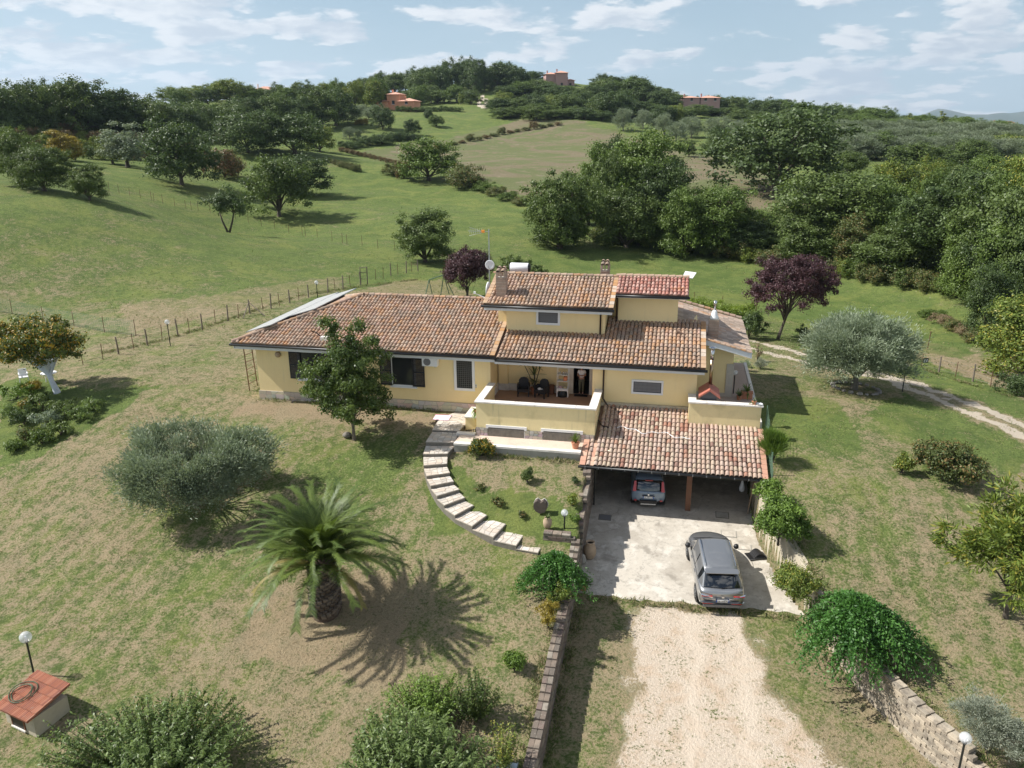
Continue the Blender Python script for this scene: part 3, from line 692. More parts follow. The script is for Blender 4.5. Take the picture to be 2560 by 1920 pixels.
# right block (lower, behind the patio)
rb = MB().slab([(.25,41.0,4.5),(3.15,41.0,4.5),(3.15,41.0,7.62),(.25,41.0,8.35)], (0,6.6,0)); hp('side_wall', rb, M['yellow'])
cl = MB().box(2.83,3.19,40.95,41.3,4.95,6.8); cl.box(1.3,2.83,40.96,40.998,4.95,5.2); cl.box(3.152,3.19,41.3,46,4.95,5.5); hp('stone_cladding', cl, M['stone'], cols=(.50,.45,.38))

def flags(polys_parent, name, rects, mats, colors, thick=.014, parent=None, O3=None, ex=None, ey=None, cell=(.3,.2), off=None, lim=300, gap=.012, clip=None):
    """jittered crazy paving: each stone its own object; O3 + a*ex + b*ey is the surface"""
    ex, ey = Vector(ex).normalized(), Vector(ey).normalized(); nn = ex.cross(ey)
    W, Hh = rects; na, nb = max(1, round(W/cell[0])), max(1, round(Hh/cell[1])); pts = {}
    for j in range(nb+1):
        for i in range(na+1):
            a = i*W/na+(0 if i in (0, na) else RND.uniform(-.32, .32)*W/na); b = j*Hh/nb+(0 if j in (0, nb) else RND.uniform(-.32, .32)*Hh/nb)
            pts[i, j] = (a, b)
    out = []
    for j in range(nb):
        for i in range(na):
            q = [pts[i, j], pts[i+1, j], pts[i+1, j+1], pts[i, j+1]]
            c = (sum(p[0] for p in q)/4, sum(p[1] for p in q)/4)
            if clip and not inpoly(c[0], c[1], clip): continue
            if RND.random() < .22 and i < na-1 and pts[i+1, j+1] is not None: 
                q = [pts[i, j], pts[i+1, j], ((pts[i+1, j][0]+pts[i+1, j+1][0])/2+.03, (pts[i+1, j][1]+pts[i+1, j+1][1])/2), pts[i+1, j+1], pts[i, j+1]]
            g = []
            for p in q:
                dx, dy = c[0]-p[0], c[1]-p[1]; l = math.hypot(dx, dy)+1e-6; g.append((p[0]+dx/l*gap*1.3, p[1]+dy/l*gap*1.3))
            h = thick*RND.uniform(.7, 1.3); base = Vector(O3)
            P = [base+ex*p[0]+ey*p[1]-nn*.004 for p in g]
            mb = MB().slab([tuple(p) for p in P], tuple(nn*h)); out.append(mb)
    for mb in out:
        col = RND.choice(colors); col = tuple(x*RND.uniform(.85, 1.12) for x in col)
        cx = Vector((0,0,0))
        mb.build(name, mats, parent, off=off, cols=col)
    return out
STC = [(.58,.52,.44),(.55,.49,.41),(.50,.46,.40),(.62,.56,.49),(.56,.47,.38)]
pc = MB().box(-22.44,-9.25,38.13,38.188,3.7,4.72); plinth = hp('stone_plinth', pc, M['mortar'])
flags(None, 'stone', (13.15,.66), M['stone'], STC, parent=plinth, O3=(-22.43,38.13,4.06), ex=(1,0,0), ey=(0,0,1), cell=(.36,.2), off=HO)
pc2 = MB().box(-9.22,-3.39,35.15,35.198,3.9,4.6); plinth2 = hp('stone_plinth', pc2, M['dark_mortar'])
for a, b in ((-9.2,-8.62),(-6.78,-5.90),(-4.02,-3.42)):
    flags(None, 'stone', (b-a,.40), M['stone'], [(.42,.37,.34),(.50,.43,.40),(.36,.33,.31)], parent=plinth2, O3=(a,35.15,4.2), ex=(1,0,0), ey=(0,0,1), cell=(.2,.15), off=HO)

# porch: floor, parapet, coping
hp('porch_floor', MB().box(-9.17,-3.7,35.4,40.05,4.0,5.0), M['porchfloor'])
par = MB().box(-9.2,-3.4,35.2,35.44,3.9,5.88); par.box(-3.66,-3.4,35.441,38.188,3.9,5.88); par.box(-9.2,-8.96,35.441,38.188,3.9,5.88); hp('parapet', par, M['yellow_dirty'])
cop = MB(); 
for i in range(6): cop.box(-9.27+i*.99,-9.27+(i+1)*.99-.012,35.12,35.5,5.882,5.95)
for i in range(3): cop.box(-3.72,-3.33,35.503+i*.93,35.503+(i+1)*.93-.012,5.882,5.95)
cop.box(-9.27,-8.9,35.51,38.18,5.882,5.95); hp('coping', cop, M['travertine'])
# patio on the right with its parapet above the carport
hp('patio_floor', MB().box(1.282,4.25,37.22,40.998,3.2,5.0).box(3.16,4.22,41.0,47.6,3.6,5.0), M['patio'])
hp('patio_kerb', MB().box(4.25,4.42,37.22,47.7,3.6,5.02), M['travertine'])
rp = MB().box(.95,4.3,36.95,37.2,3.0,5.92); rp.box(.95,1.279,37.2,38.188,3.0,5.92); hp('patio_parapet', rp, M['yellow_dirty'])
cp = MB()
for i in range(4): cp.box(.9+i*.87,.9+(i+1)*.87-.01,36.87,37.26,5.922,5.99)
cp.box(.9,1.278,37.262,38.18,5.922,5.99); hp('patio_coping', cp, M['travertine'])

# windows: surround proud of the wall, pane set back in it, grille bars
def window(u0, u1, w0, w1, v, fr=.11, bottom=True, pane='screen', bars=(0,0), shutters=None, sill=False, top=True):
    mb = MB(); d = .05
    if top: mb.box(u0,u1,v-d,v-.002,w1-fr,w1)
    mb.box(u0,u0+fr,v-d,v-.002,w0,w1-fr-.001 if top else w1); mb.box(u1-fr,u1,v-d,v-.002,w0,w1-fr-.001 if top else w1)
    if bottom: mb.box(u0+fr+.001,u1-fr-.001,v-d,v-.002,w0,w0+fr)
    wn = hp('window', mb, M['whitetrim'])
    b0 = w0+(fr if bottom else 0); t1 = w1-(fr if top else 0)
    hp('pane', MB().box(u0+fr,u1-fr,v-.018,v-.006,b0,t1), M[pane], wn)
    f = MB(); q = .035
    f.box(u0+fr,u1-fr,v-.036,v-.02,b0,b0+q).box(u0+fr,u1-fr,v-.036,v-.02,t1-q,t1).box(u0+fr,u0+fr+q,v-.036,v-.02,b0+q,t1-q).box(u1-fr-q,u1-fr,v-.036,v-.02,b0+q,t1-q)
    hp('sash', f, M['shutter'], wn)
    if bars[0]:
        g = MB(); n, k = bars
        for i in range(1, n): x = u0+fr+(u1-u0-2*fr)*i/n; g.box(x-.006,x+.006,v-.05,v-.038,b0,t1)
        for i in range(1, k): z = b0+(t1-b0)*i/k; g.box(u0+fr,u1-fr,v-.052,v-.040,z-.006,z+.006)
        hp('grille', g, M['bars'], wn)
    if sill: hp('sill', MB().box(u0-.05,u1+.05,v-.11,v-.002,w0-.06,w0-.001), M['whitetrim'], wn)
    for (a, b) in (shutters or ()):
        s = MB(); s.box(a,a+.05,v-.11,v-.065,w0+.05,w1-.05).box(b-.05,b,v-.11,v-.065,w0+.05,w1-.05).box(a+.05,b-.05,v-.11,v-.065,w0+.05,w0+.12).box(a+.05,b-.05,v-.11,v-.065,w1-.12,w1-.05).box(a+.05,b-.05,v-.11,v-.065,(w0+w1)/2-.03,(w0+w1)/2+.03)
        n = 22
        for i in range(n):
            z = w0+.12+(w1-w0-.24)*(i+.5)/n
            s.slab([(a+.05,v-.105,z-.022),(b-.05,v-.105,z-.022),(b-.05,v-.075,z+.016),(a+.05,v-.075,z+.016)], (0,0,.008))
        hp('shutter', s, M['shutter'], wn)
    return wn
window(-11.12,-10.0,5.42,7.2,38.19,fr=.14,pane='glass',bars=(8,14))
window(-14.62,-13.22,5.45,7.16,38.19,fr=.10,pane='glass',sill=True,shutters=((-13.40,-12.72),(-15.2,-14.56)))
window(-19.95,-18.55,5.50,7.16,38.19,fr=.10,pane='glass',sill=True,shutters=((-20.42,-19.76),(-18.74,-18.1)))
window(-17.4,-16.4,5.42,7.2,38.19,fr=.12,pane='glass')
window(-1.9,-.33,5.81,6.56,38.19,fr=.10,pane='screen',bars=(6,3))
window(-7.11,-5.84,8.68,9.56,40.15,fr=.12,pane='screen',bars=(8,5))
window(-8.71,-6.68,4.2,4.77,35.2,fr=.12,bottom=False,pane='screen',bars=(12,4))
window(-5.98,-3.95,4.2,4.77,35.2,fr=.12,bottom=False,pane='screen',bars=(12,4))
sk = MB().box(-9.98,-9.90,38.15,38.188,5.63,5.80).box(-9.13,-9.05,38.15,38.188,5.60,5.8); hp('socket', sk, M['whiteplastic'])
skb = MB()
for x in (-9.94,-9.09):
    for z in (5.67,5.76): skb.box(x-.022,x+.022,38.135,38.149,z-.025,z+.025)
hp('socket_cover', skb, M['black'])
lw = MB().lathe([(.001,-.16),(.10,-.15),(.15,-.08),(.16,0)], (-21.06,38.12,6.87), 12, 0, 'y'); lmp = hp('wall_lamp', lw, M['jar'], smooth=True)
lw2 = MB().lathe([(.001,-.02),(.16,0),(.10,.02)], (-21.06,38.14,6.87), 12, 0, 'y'); hp('lamp_rim', lw2, M['black'], lmp)

# roofs -----------------------------------------------------------
def deckslab(poly, name, m=None, th=.14): return hp(name, MB().slab(poly, (0,0,-th)), m or M['roofdeck'])
def cs(s): return 1/math.sqrt(1+s*s), s/math.sqrt(1+s*s)
c1, s1 = cs(S)
recs = []                                     # wing roof
wr = deckslab([(-23.4,37.59,7.55),(-8.8,37.59,7.55),(-8.8,43.05,9.243),(-17.94,43.05,9.243)], 'wing_roof')
fw = frame(ho((-23.4,37.59,7.55)), (1,0,0), (0,c1,s1)); L = 5.46/c1
roof_plane(fw, [(0,0),(14.38,0),(14.38,L),(5.46,L)], OLD, recs)
fl_ = frame(ho((-23.4,48.51,7.55)), (0,-1,0), (c1,0,s1))
hp('wing_hip_roof', MB().slab([(-23.4,48.51,7.55),(-23.4,37.59,7.55),(-17.94,43.05,9.243)], (0,0,-.14)), M['roofdeck'])
roof_plane(fl_, [(0,0),(10.92,0),(5.46,L)], OLD, recs)
hp('wing_back_roof', MB().slab([(-8.8,48.51,7.55),(-23.4,48.51,7.55),(-17.94,43.05,9.243),(-8.8,43.05,9.243)], (0,0,-.14)), M['roofdeck'])
cap_line(ho((-23.4,37.59,7.62)), ho((-17.94,43.05,9.31)), 0, len(OLD), recs); cap_line(ho((-9.3,43.05,9.32)), ho((-17.94,43.05,9.32)), 0, len(OLD), recs)
cap_line(ho((-23.4,48.51,7.62)), ho((-17.94,43.05,9.31)), 0, len(OLD), recs)
nO = len(OLD)
fv = frame(ho((-8.91,37.59,7.58)), (1,0,0), (0,c1,s1))
for i in range(12): recs.append((fv @ Matrix.Translation((0,.34*i-.04,.03+RND.uniform(0,.01))) @ Matrix.Rotation(-.04,4,'X'), nO+RND.randrange(5)))
allrecs = list(recs)
# main roof
mr = hp('main_roof', MB().slab([(-8.8,37.59,7.47),(1.62,37.59,7.47),(1.62,41.75,8.76),(-3.4,41.75,8.76),(-3.4,40.3,8.31),(-8.8,40.3,8.31)], (0,0,-.14)), M['roofdeck'])
fm = frame(ho((-8.8,37.59,7.47)), (1,0,0), (0,c1,s1)); L2 = 4.16/c1; Lm = 2.62/c1
roof_plane(fm, [(.1,0),(10.2,0),(10.2,L2),(5.35,L2),(5.35,Lm),(.1,Lm)], OLD, allrecs)
fv = frame(ho((1.52,37.59,7.50)), (1,0,0), (0,c1,s1))
for i in range(13): allrecs.append((fv @ Matrix.Translation((0,.335*i-.04,.03+RND.uniform(0,.01))) @ Matrix.Rotation(-.04,4,'X'), nO+RND.randrange(5)))
# upper roof
hp('upper_roof', MB().slab([(-9.85,39.55,9.80),(-3.05,39.55,9.80),(-3.05,42.78,10.80),(-9.85,42.78,10.80)], (0,0,-.14)), M['roofdeck'])
hp('upper_back_roof', MB().slab([(-3.05,46.4,9.68),(-9.85,46.4,9.68),(-9.85,42.78,10.80),(-3.05,42.78,10.80)], (0,0,-.14)), M['roofdeck'])
fu = frame(ho((-9.85,39.55,9.80)), (1,0,0), (0,c1,s1)); L3 = 3.23/c1
roof_plane(fu, [(.22,0),(6.58,0),(6.58,L3),(.22,L3)], OLD, allrecs, holes=((.5,1.1,.8,1.35),))
for uu in (-9.74,-3.16):
    fv = frame(ho((uu,39.55,9.83)), (1,0,0), (0,c1,s1))
    for i in range(10): allrecs.append((fv @ Matrix.Translation((0,.335*i-.04,.03)) @ Matrix.Rotation(-.04,4,'X'), nO+RND.randrange(5)))
cap_line(ho((-3.0,42.78,10.87)), ho((-9.85,42.78,10.87)), 0, nO, allrecs, scale=1.15)
# red roof of the tower
hp('tower_roof', MB().slab([(-3.045,40.9,10.32),(.68,40.9,10.32),(.68,42.75,10.89),(-3.045,42.75,10.89)], (0,0,-.12)), M['roofdeck'])
hp('tower_back_roof', MB().slab([(.68,46.0,9.9),(-3.045,46.0,9.9),(-3.045,42.75,10.89),(.68,42.75,10.89)], (0,0,-.12)), M['roofdeck'])
ft = frame(ho((-3.045,40.9,10.32)), (1,0,0), (0,c1,s1)); L4 = 1.85/c1
nR = nO+5; roof_recs2 = []
roof_plane(ft, [(.0,0),(3.72,0),(3.72,L4),(.0,L4)], RED, roof_recs2)
allrecs += [(m, nR+k) for m, k in roof_recs2]
cap_line(ho((.68,42.75,10.95)), ho((-3.05,42.75,10.95)), 4, 1, allrecs, scale=1.15)
# roof of the right block, sloping away to the right
sR = .26; cR, snR = cs(sR)
side_roof = hp('side_roof', MB().slab([(.18,40.4,8.56),(3.93,40.4,7.585),(3.93,47.9,7.585),(.18,47.9,8.56)], (0,0,-.12)), M['roofdeck'])
fr_ = frame(ho((3.93,40.4,7.585)), (0,1,0), (-cR,0,snR)); rr_ = []
roof_plane(fr_, [(0,0),(7.5,0),(7.5,3.87),(0,3.87)], PALE, rr_, pitch=.31, row=.30)
nP = nR+len(RED); allrecs += [(m, nP+k) for m, k in rr_ if m.translation.x+HO[0] > 1.66 or m.translation.y+HO[1] > 41.8]
for i in range(9):
    fv = frame(ho((3.9-.26*i,40.36,7.62+.0676*i)), (0,1,0), (-cR,0,snR)); allrecs.append((fv @ Matrix.Scale(1.0,4), 4+RND.randrange(2)))
cap_line(ho((3.9,47.9,7.66)), ho((.2,47.9,8.63)), 0, nO, allrecs)
pieces('roof_tile', allrecs, OLD+VERGE+RED+PALE, house, HM)
# eaves: white fascia boards and dark gutters
fb = MB().box(-23.35,-8.82,37.64,37.72,7.22,7.40).box(-8.815,1.6,37.645,37.72,7.14,7.33).box(-9.8,-3.1,39.6,39.68,9.47,9.65).slab([(1.64,40.30,7.94),(3.97,40.30,7.335),(3.97,40.30,7.60),(1.64,40.30,8.20)], (0,.07,0)).box(-3.0,.63,40.95,41.02,10.10,10.18)
fb.box(-23.38,-23.30,37.64,48.4,7.22,7.40); hp('fascia', fb, M['fascia'])
sf = MB().box(-23.3,-8.82,37.72,38.25,7.30,7.36).box(-8.81,1.6,37.72,40.2,7.24,7.30).box(-9.8,-3.1,39.68,40.2,9.56,9.62).box(-23.3,-22.39,38.25,48.4,7.30,7.36); hp('soffit', sf, M['fascia'])
def gutter(p0, p1, r=.07): return MB().tube([p0, p1], r, 8)
for a, b in (((-23.5,37.50,7.47),(-8.72,37.50,7.47)),((-8.75,37.50,7.37),(1.72,37.50,7.37)),((-9.92,39.46,9.70),(-2.98,39.46,9.70)),((-3.06,40.82,10.22),(.74,40.82,10.22)),((-23.5,37.50,7.47),(-23.5,48.6,7.47))):
    hp('gutter', gutter(a, b), M['gutter'], smooth=True)
for pts in ([(-3.3,37.5,7.35),(-3.3,38.08,7.15),(-3.3,38.08,5.5),(-3.05,37.95,5.15),(-2.35,37.4,5.04)], [(-3.72,39.5,9.66),(-3.72,40.06,9.5),(-3.72,40.06,8.3)], [(-3.0,40.85,10.2),(-3.0,41.38,10.0),(-3.0,41.38,8.75)], [(-3.35,36.6,4.85),(-3.15,36.2,4.72),(-2.8,36.1,4.7)]):
    hp('downpipe', MB().tube(pts, .045, 8), M['pipe'], smooth=True)
rf = MB()
for i in range(6): rf.box(-2.6+i*.57,-2.52+i*.57,40.92,41.6,10.13,10.2)
hp('rafter', rf, M['wood'])
# chimneys
def chimney(u0, u1, v0, v1, z0, z1, cap):
    nb = int((z1-z0)/.055); mb = MB()
    for i in range(nb):
        e = .006*(i % 2); z = z0+i*.055; mb.box(u0+e,u1-e,v0+e,v1-e,z,z+.047)
    cols = []
    for i in range(nb): c = RND.choice([(.40,.27,.20),(.44,.33,.26),(.34,.25,.19)]); cols += [c]*6
    ch = hp('chimney', mb, M['chimbrick'], cols=cols)
    hp('chimney_joint', MB().box(u0+.012,u1-.012,v0+.012,v1-.012,z0,z1-.01), M['mortar'], ch)
    if cap:
        mb = MB()
        for (a, b) in ((u0,v0),(u1-.11,v0),(u0,v1-.11),(u1-.11,v1-.11)): mb.box(a,a+.11,b,b+.11,z1,z1+.28)
        mb.box((u0+u1)/2-.03,(u0+u1)/2+.03,v0+.02,v0+.1,z1,z1+.28)
        hp('chimney_pot', mb, M['chimbrick'], ch, cols=(.44,.33,.26))
        for k in range(2):
            for sgn in (-1, 1):
                uu = u0+(u1-u0)*(.27+.46*k); vm = (v0+v1)/2
                f = frame((uu-HO[0], vm-sgn*.34-HO[1], z1+.27-HO[2]), (sgn,0,0), (0,sgn,.38)) @ Matrix.Scale(1.25,4)
                o = bpy.data.objects.new('cap_tile', OLD[3+k]); COL.objects.link(o); o.parent = ch; o.matrix_local = f
    return ch
chimney(-9.32,-8.78,40.34,40.86,9.9,11.08,True)
chimney(-4.14,-3.64,43.6,44.1,10.3,11.05,True)
c3 = chimney(1.78,2.30,41.35,41.85,7.9,9.05,False)
hp('flue_base', MB().lathe([(.24,9.05),(.22,9.12),(.16,9.25),(.13,9.42),(.07,9.5)], (2.04,41.6,0), 12), M['white'], c3, smooth=True)
hp('flue_cowl', MB().lathe([(.06,9.5),(.06,9.72),(.09,9.74),(.10,9.95),(.03,10.0)], (2.04,41.6,0), 12), M['steel'], c3, smooth=True)
# solar panels on the left hip
for i in range(9):
    for j in range(2):
        a0 = 9.7-i*1.02; b0 = .25+j*1.72
        if j == 1 and (i > 7 or i < 2): continue
        mfr = fl_ @ Matrix.Translation((a0-1.0, b0, .22))
        p = MB().box(0,1.0,0,1.66,0,.035); f = MB()
        o = p.build('solar_panel', M['solar'], house); o.matrix_local = mfr
        f.box(-.012,0,0,1.66,-.005,.042).box(1.0,1.012,0,1.66,-.005,.042).box(0,1.0,-.012,0,-.005,.042).box(0,1.0,1.66,1.672,-.005,.042)
        q = f.build('panel_frame', M['galv'], o)
# aerials, dishes and the water heater on the roof ridge
aer = hthing('tv_antenna', 'tall tv aerial mast with orange connector box and round dish behind the left chimney', 'antenna', -10.58,44.2,9.2)
AO = (-10.58,44.2,9.2)
def part(name, mb, m, parent, O, **k): return mb.build(name, m, parent, off=O, **k)
part('mast', MB().tube([(-10.58,44.2,9.0),(-10.58,44.2,13.1)], .032, 6), M['galv'], aer, AO)
yg = MB().tube([(-10.5,44.2,12.95),(-11.75,44.0,13.0)], .012, 4)
for i in range(7): yg.tube([(-11.0-.11*i,44.05,12.85+.0*i),(-11.0-.11*i,44.2,13.12)], .007, 4)
yg.tube([(-10.95,44.2,12.95),(-11.7,44.1,13.2)], .009, 4).tube([(-10.95,44.2,12.9),(-11.7,44.1,12.72)], .009, 4); part('yagi', yg, M['galv'], aer, AO)
part('connector_box', MB().box(-11.0,-10.82,44.1,44.25,12.9,13.04), M['orange'], aer, AO)
part('dish', MB().lathe([(.001,.08),(.16,.05),(.27,0),(.28,0),(.27,-.01),(.15,.03),(.001,.055)], (-10.5,44.0,11.1), 20, 0, 'y'), M['whiteplastic'], aer, AO, smooth=True)
part('feed_arm', MB().tube([(-10.5,44.0,10.85),(-10.5,43.7,11.0),(-10.5,43.6,11.12)], .015, 5), M['galv'], aer, AO)
part('guy_wire', MB().tube([(-10.58,44.2,12.2),(-11.4,42.6,9.3)], .008, 4).tube([(-10.58,44.2,11.9),(-10.9,45.8,9.2)], .008, 4), M['wire'], aer, AO)
d2 = hthing('satellite_dish', 'large white satellite dish seen edge on beside the left chimney', 'satellite dish', -9.95,41.6,9.2); DO = (-9.95,41.6,9.2)
part('bowl', MB().lathe([(.001,.14),(.25,.10),(.45,.02),(.50,-.04),(.48,-.04),(.24,.06),(.001,.09)], (-10.0,41.5,10.1), 20, 0, 'x'), M['whiteplastic'], d2, DO, smooth=True)
part('bracket', MB().tube([(-9.75,41.6,9.2),(-9.8,41.5,10.1)], .03, 6), M['galv'], d2, DO)
part('feed_arm', MB().tube([(-9.95,41.5,9.62),(-10.72,41.4,9.95)], .02, 5).cbox((-10.76,41.4,10.0),(.10,.10,.12)), M['whiteplastic'], d2, DO)
wt_ = hthing('water_heater', 'white cylindrical solar water tank lying behind the upper roof ridge', 'water tank', -8.8,44.2,10.3); WO = (-8.8,44.2,10.3)
part('tank', MB().lathe([(.27,-.52),(.28,-.50),(.28,.50),(.27,.52)], (-8.8,44.2,10.95), 18, 0, 'x'), M['white'], wt_, WO, smooth=True)
part('tank_cap', MB().lathe([(.2,-.60),(.26,-.53),(.26,-.521)], (-8.8,44.2,10.95), 16, 0, 'x').lathe([(.26,.521),(.26,.53),(.2,.62)], (-8.8,44.2,10.95), 16, 0, 'x'), M['black'], wt_, WO)
part('cradle', MB().box(-9.25,-8.35,43.9,44.5,10.2,10.68), M['galv'], wt_, WO)
wp = hthing('flat_antenna', 'flat white square dish tilted above the red tiled roof', 'antenna', .7,44.0,10.4)
part('panel', MB().slab([(.32,43.7,10.78),(.86,43.7,10.72),(1.05,44.1,10.96),(.45,44.1,11.02)], (0,0,.03)), M['white'], wp, (.7,44.0,10.4)); part('foot', MB().tube([(.65,44.0,10.35),(.66,43.9,10.85)], .025, 6), M['galv'], wp, (.7,44.0,10.4))
# air conditioner on the wing wall
ac = hthing('air_conditioner', 'white air conditioner unit bracketed high on the wing wall', 'air conditioner', -12.33,38.0,6.74); AC = (-12.33,38.0,6.74)
cas = part('casing', MB().box(-12.75,-11.92,37.83,38.14,6.76,7.22), M['white'], ac, AC)
part('fan_grille', MB().lathe([(.001,-.012),(.19,-.012),(.20,0)], (-12.47,37.826,6.99), 18, 0, 'y'), M['screen'], ac, AC)
part('bracket', MB().box(-12.65,-12.6,37.86,38.185,6.70,6.75).box(-12.08,-12.03,37.86,38.185,6.70,6.75), M['galv'], ac, AC)

# ------------------------------------------------------------------ carport
KO = (-3.4,33.6,1.6); KM = Matrix.Translation(hw(*KO)) @ Matrix.Rotation(TH, 4, 'Z')
car_port = hthing('carport', 'carport below the villa with patched cream and red clay tiles over two bays', 'carport', *KO)
def ko(p): return tuple(p[i]-KO[i] for i in range(3))
kS = .27; ck, sk_ = cs(kS); KZ = 3.86
def kz(v): return KZ+kS*(v-33.3)
part('roof_deck', MB().slab([(-3.86,33.3,KZ),(4.42,33.3,KZ),(4.42,36.94,kz(36.94)),(.94,36.94,kz(36.94)),(.94,38.18,kz(38.18)),(-3.36,38.18,kz(38.18)),(-3.36,35.1,kz(35.1)),(-3.86,35.1,kz(35.1))], (0,0,-.12)), M['roofdeck'], car_port, KO)
kr = []; fk = frame(ko((-3.86,33.3,KZ)), (1,0,0), (0,ck,sk_))
A1 = 3.64/ck; A2 = 4.88/ck; A0 = 1.8/ck
roof_plane(fk, [(.28,0),(.5,0),(.5,A0),(.28,A0)], NEW, kr, wt=[5,5,4,4,4,4,4,1.1,.7,.8,.6,1], row=.34)
roof_plane(fk, [(.62,0),(8.06,0),(8.06,A1),(4.78,A1),(4.78,A2),(.62,A2)], NEW, kr, wt=[5,5,4,4,4,4,4,1.1,.7,.8,.6,1], row=.34)
n0 = len(NEW)
for aa, nrow in ((.12,6),(.56,5),(8.17,11)):
    for i in range(nrow): kr.append((fk @ Matrix.Translation((aa,.335*i-.03,.012)) @ Matrix.Rotation(-.03,4,'X'), n0+RND.randrange(3)))
pieces('roof_tile', kr, NEW+VERGEN, car_port, KM)
part('post', MB().box(1.0,1.24,34.1,34.34,1.55,3.85), M['wood'], car_port, KO)
part('beam', MB().box(-3.6,4.3,34.0,34.2,3.72,3.9), M['wood'], car_port, KO)
part('gutter', MB().tube([(-3.92,33.22,KZ-.06),(4.5,33.22,KZ-.06)], .065, 8), M['gutter'], car_port, KO, smooth=True)
for i in range(14): part('gutter_bracket', MB().box(-3.6+i*.6,-3.575+i*.6,33.14,33.17,KZ-.10,KZ-.0), M['galv'], car_port, KO)
bw = part('back_wall', MB().box(-3.4,4.2,38.0,38.18,1.4,5.3), M['plaster_grey'], car_port, KO)
part('side_wall', MB().box(-3.62,-3.38,35.2,38.0,1.3,4.3), M['plaster_grey'], car_port, KO)
part('side_wall', MB().box(4.05,4.3,33.7,38.0,1.3,KZ-.08), M['plaster_grey'], car_port, KO)
part('downpipe', MB().tube([(-3.1,33.3,3.75),(-3.18,33.7,3.45),(-3.2,33.8,1.65)], .04, 6), M['darkmetal'], car_port, KO)
cb = hthing('cable', 'white cable lying loosely across the carport tiles', 'cable', -2.4,36.1,kz(36.1)+.1)
part('line', MB().tube([(-2.4+.15*i, 36.1+.12*math.sin(i*.55)-.035*i*.5+.08*math.sin(i*1.3), kz(36.1+.12*math.sin(i*.55)-.035*i*.5+.08*math.sin(i*1.3))+.105) for i in range(24)], .016, 4), M['white'], cb, (-2.4,36.1,kz(36.1)+.1))

# ------------------------------------------------------------------ retaining walls of tuff blocks
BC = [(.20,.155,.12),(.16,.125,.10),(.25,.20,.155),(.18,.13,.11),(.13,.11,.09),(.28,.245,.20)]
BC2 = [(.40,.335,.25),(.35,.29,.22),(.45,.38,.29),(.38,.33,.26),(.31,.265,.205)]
def brick_vars(cols, d=(.36,.20,.125)):
    o = []
    for c in cols:
        b = MB(); x, y, z = d[0]/2, d[1]/2, d[2]/2; e = .008
        b.add([(-x,-y,-z),(x,-y,-z),(x,y,-z),(-x,y,-z),(-x,-y,z-e),(x,-y,z-e),(x,y,z-e),(-x,y,z-e),(-x+e,-y+e,z),(x-e,-y+e,z),(x-e,y-e,z),(-x+e,y-e,z)],
              [(0,3,2,1),(0,1,5,4),(1,2,6,5),(2,3,7,6),(3,0,4,7),(4,5,9,8),(5,6,10,9),(6,7,11,10),(7,4,8,11),(8,9,10,11)])
        m = bpy.data.meshes.new('brick'); m.from_pydata(b.v, [], b.f); m.materials.append(M['brick']); setcol(m, c); m.update(); o.append(m)
    return o
BV, BV2 = brick_vars(BC), brick_vars(BC2)
def block_wall(name, label, path, zbot, ztop, W, variants, core, face='R', capL=.36, ch=.135, step=None):
    """path: list of (u,v); blocks on the face towards the drive and as a coping along the top"""
    O = (path[0][0], path[0][1], float(zbot(*path[0])))
    w_ = hthing(name, label, 'wall', *O); PM = Matrix.Translation(hw(*O)) @ Matrix.Rotation(TH, 4, 'Z')
    seg = []; 
    for a, b in zip(path[:-1], path[1:]):
        d = math.hypot(b[0]-a[0], b[1]-a[1]); n = max(1, int(round(d/.37)))
        for i in range(n): seg.append((a[0]+(b[0]-a[0])*(i+.5)/n, a[1]+(b[1]-a[1])*(i+.5)/n, math.atan2(b[1]-a[1], b[0]-a[0]), d/n))
    cm = MB(); recs = []
    for k, (u, v, an, l) in enumerate(seg):
        zt_ = ztop(u, v); zb_ = float(zbot(u, v))-.3
        cm.cbox((u, v, (zt_-ch-.02+zb_)/2), (l*1.02, W-.05, zt_-ch-.02-zb_), rz=an)
        nx, ny = -math.sin(an), math.cos(an)
        R = Matrix.Rotation(an, 4, 'Z')
        for r in range(max(1, int(round(W/.2)))):
            nr_ = max(1, int(round(W/.2))); o_ = (-W/2+W*(r+.5)/nr_)
            recs.append((Matrix.Translation((u+nx*o_-O[0], v+ny*o_-O[1], zt_-.0625+RND.uniform(-.012,.012)-O[2])) @ Matrix.Rotation(an+RND.uniform(-.03,.03), 4, 'Z') @ Matrix.Diagonal((l/.375, W/nr_/.205, 1, 1)), RND.randrange(len(variants))))
        nc = int((zt_-zb_-.3)/ch)
        for j in range(1, nc+1):
            off = (.5 if j % 2 else 0)*l
            for sd in ((-1,) if face == 'R' else (1,) if face == 'L' else (-1,1)):
                o_ = sd*(W/2-.09)
                recs.append((Matrix.Translation((u+math.cos(an)*off+nx*o_-O[0], v+math.sin(an)*off+ny*o_-O[1], zt_-.0625-j*ch+RND.uniform(-.004,.004)-O[2])) @ Matrix.Rotation(an+RND.uniform(-.012,.012), 4, 'Z') @ Matrix.Diagonal((l/.375, 1, 1, 1)), RND.randrange(len(variants))))
    part('wall_core', cm, core, w_, O); pieces('brick', recs, variants, w_, PM); return w_
def wl_top(u, v):
    if v > 33.75: return 3.78
    if v > 32.7: return 3.72
    if v > 31.4: return 3.28
    if v > 30.0: return 2.92
    if v > 28.95: return 1.55
    return float(zL(v))+.14-.0*(v < 20)
pathL = [(-3.5,34.6),(-3.4,27.7),(-3.43,23),(-3.4,19.7),(-3.5,9)]
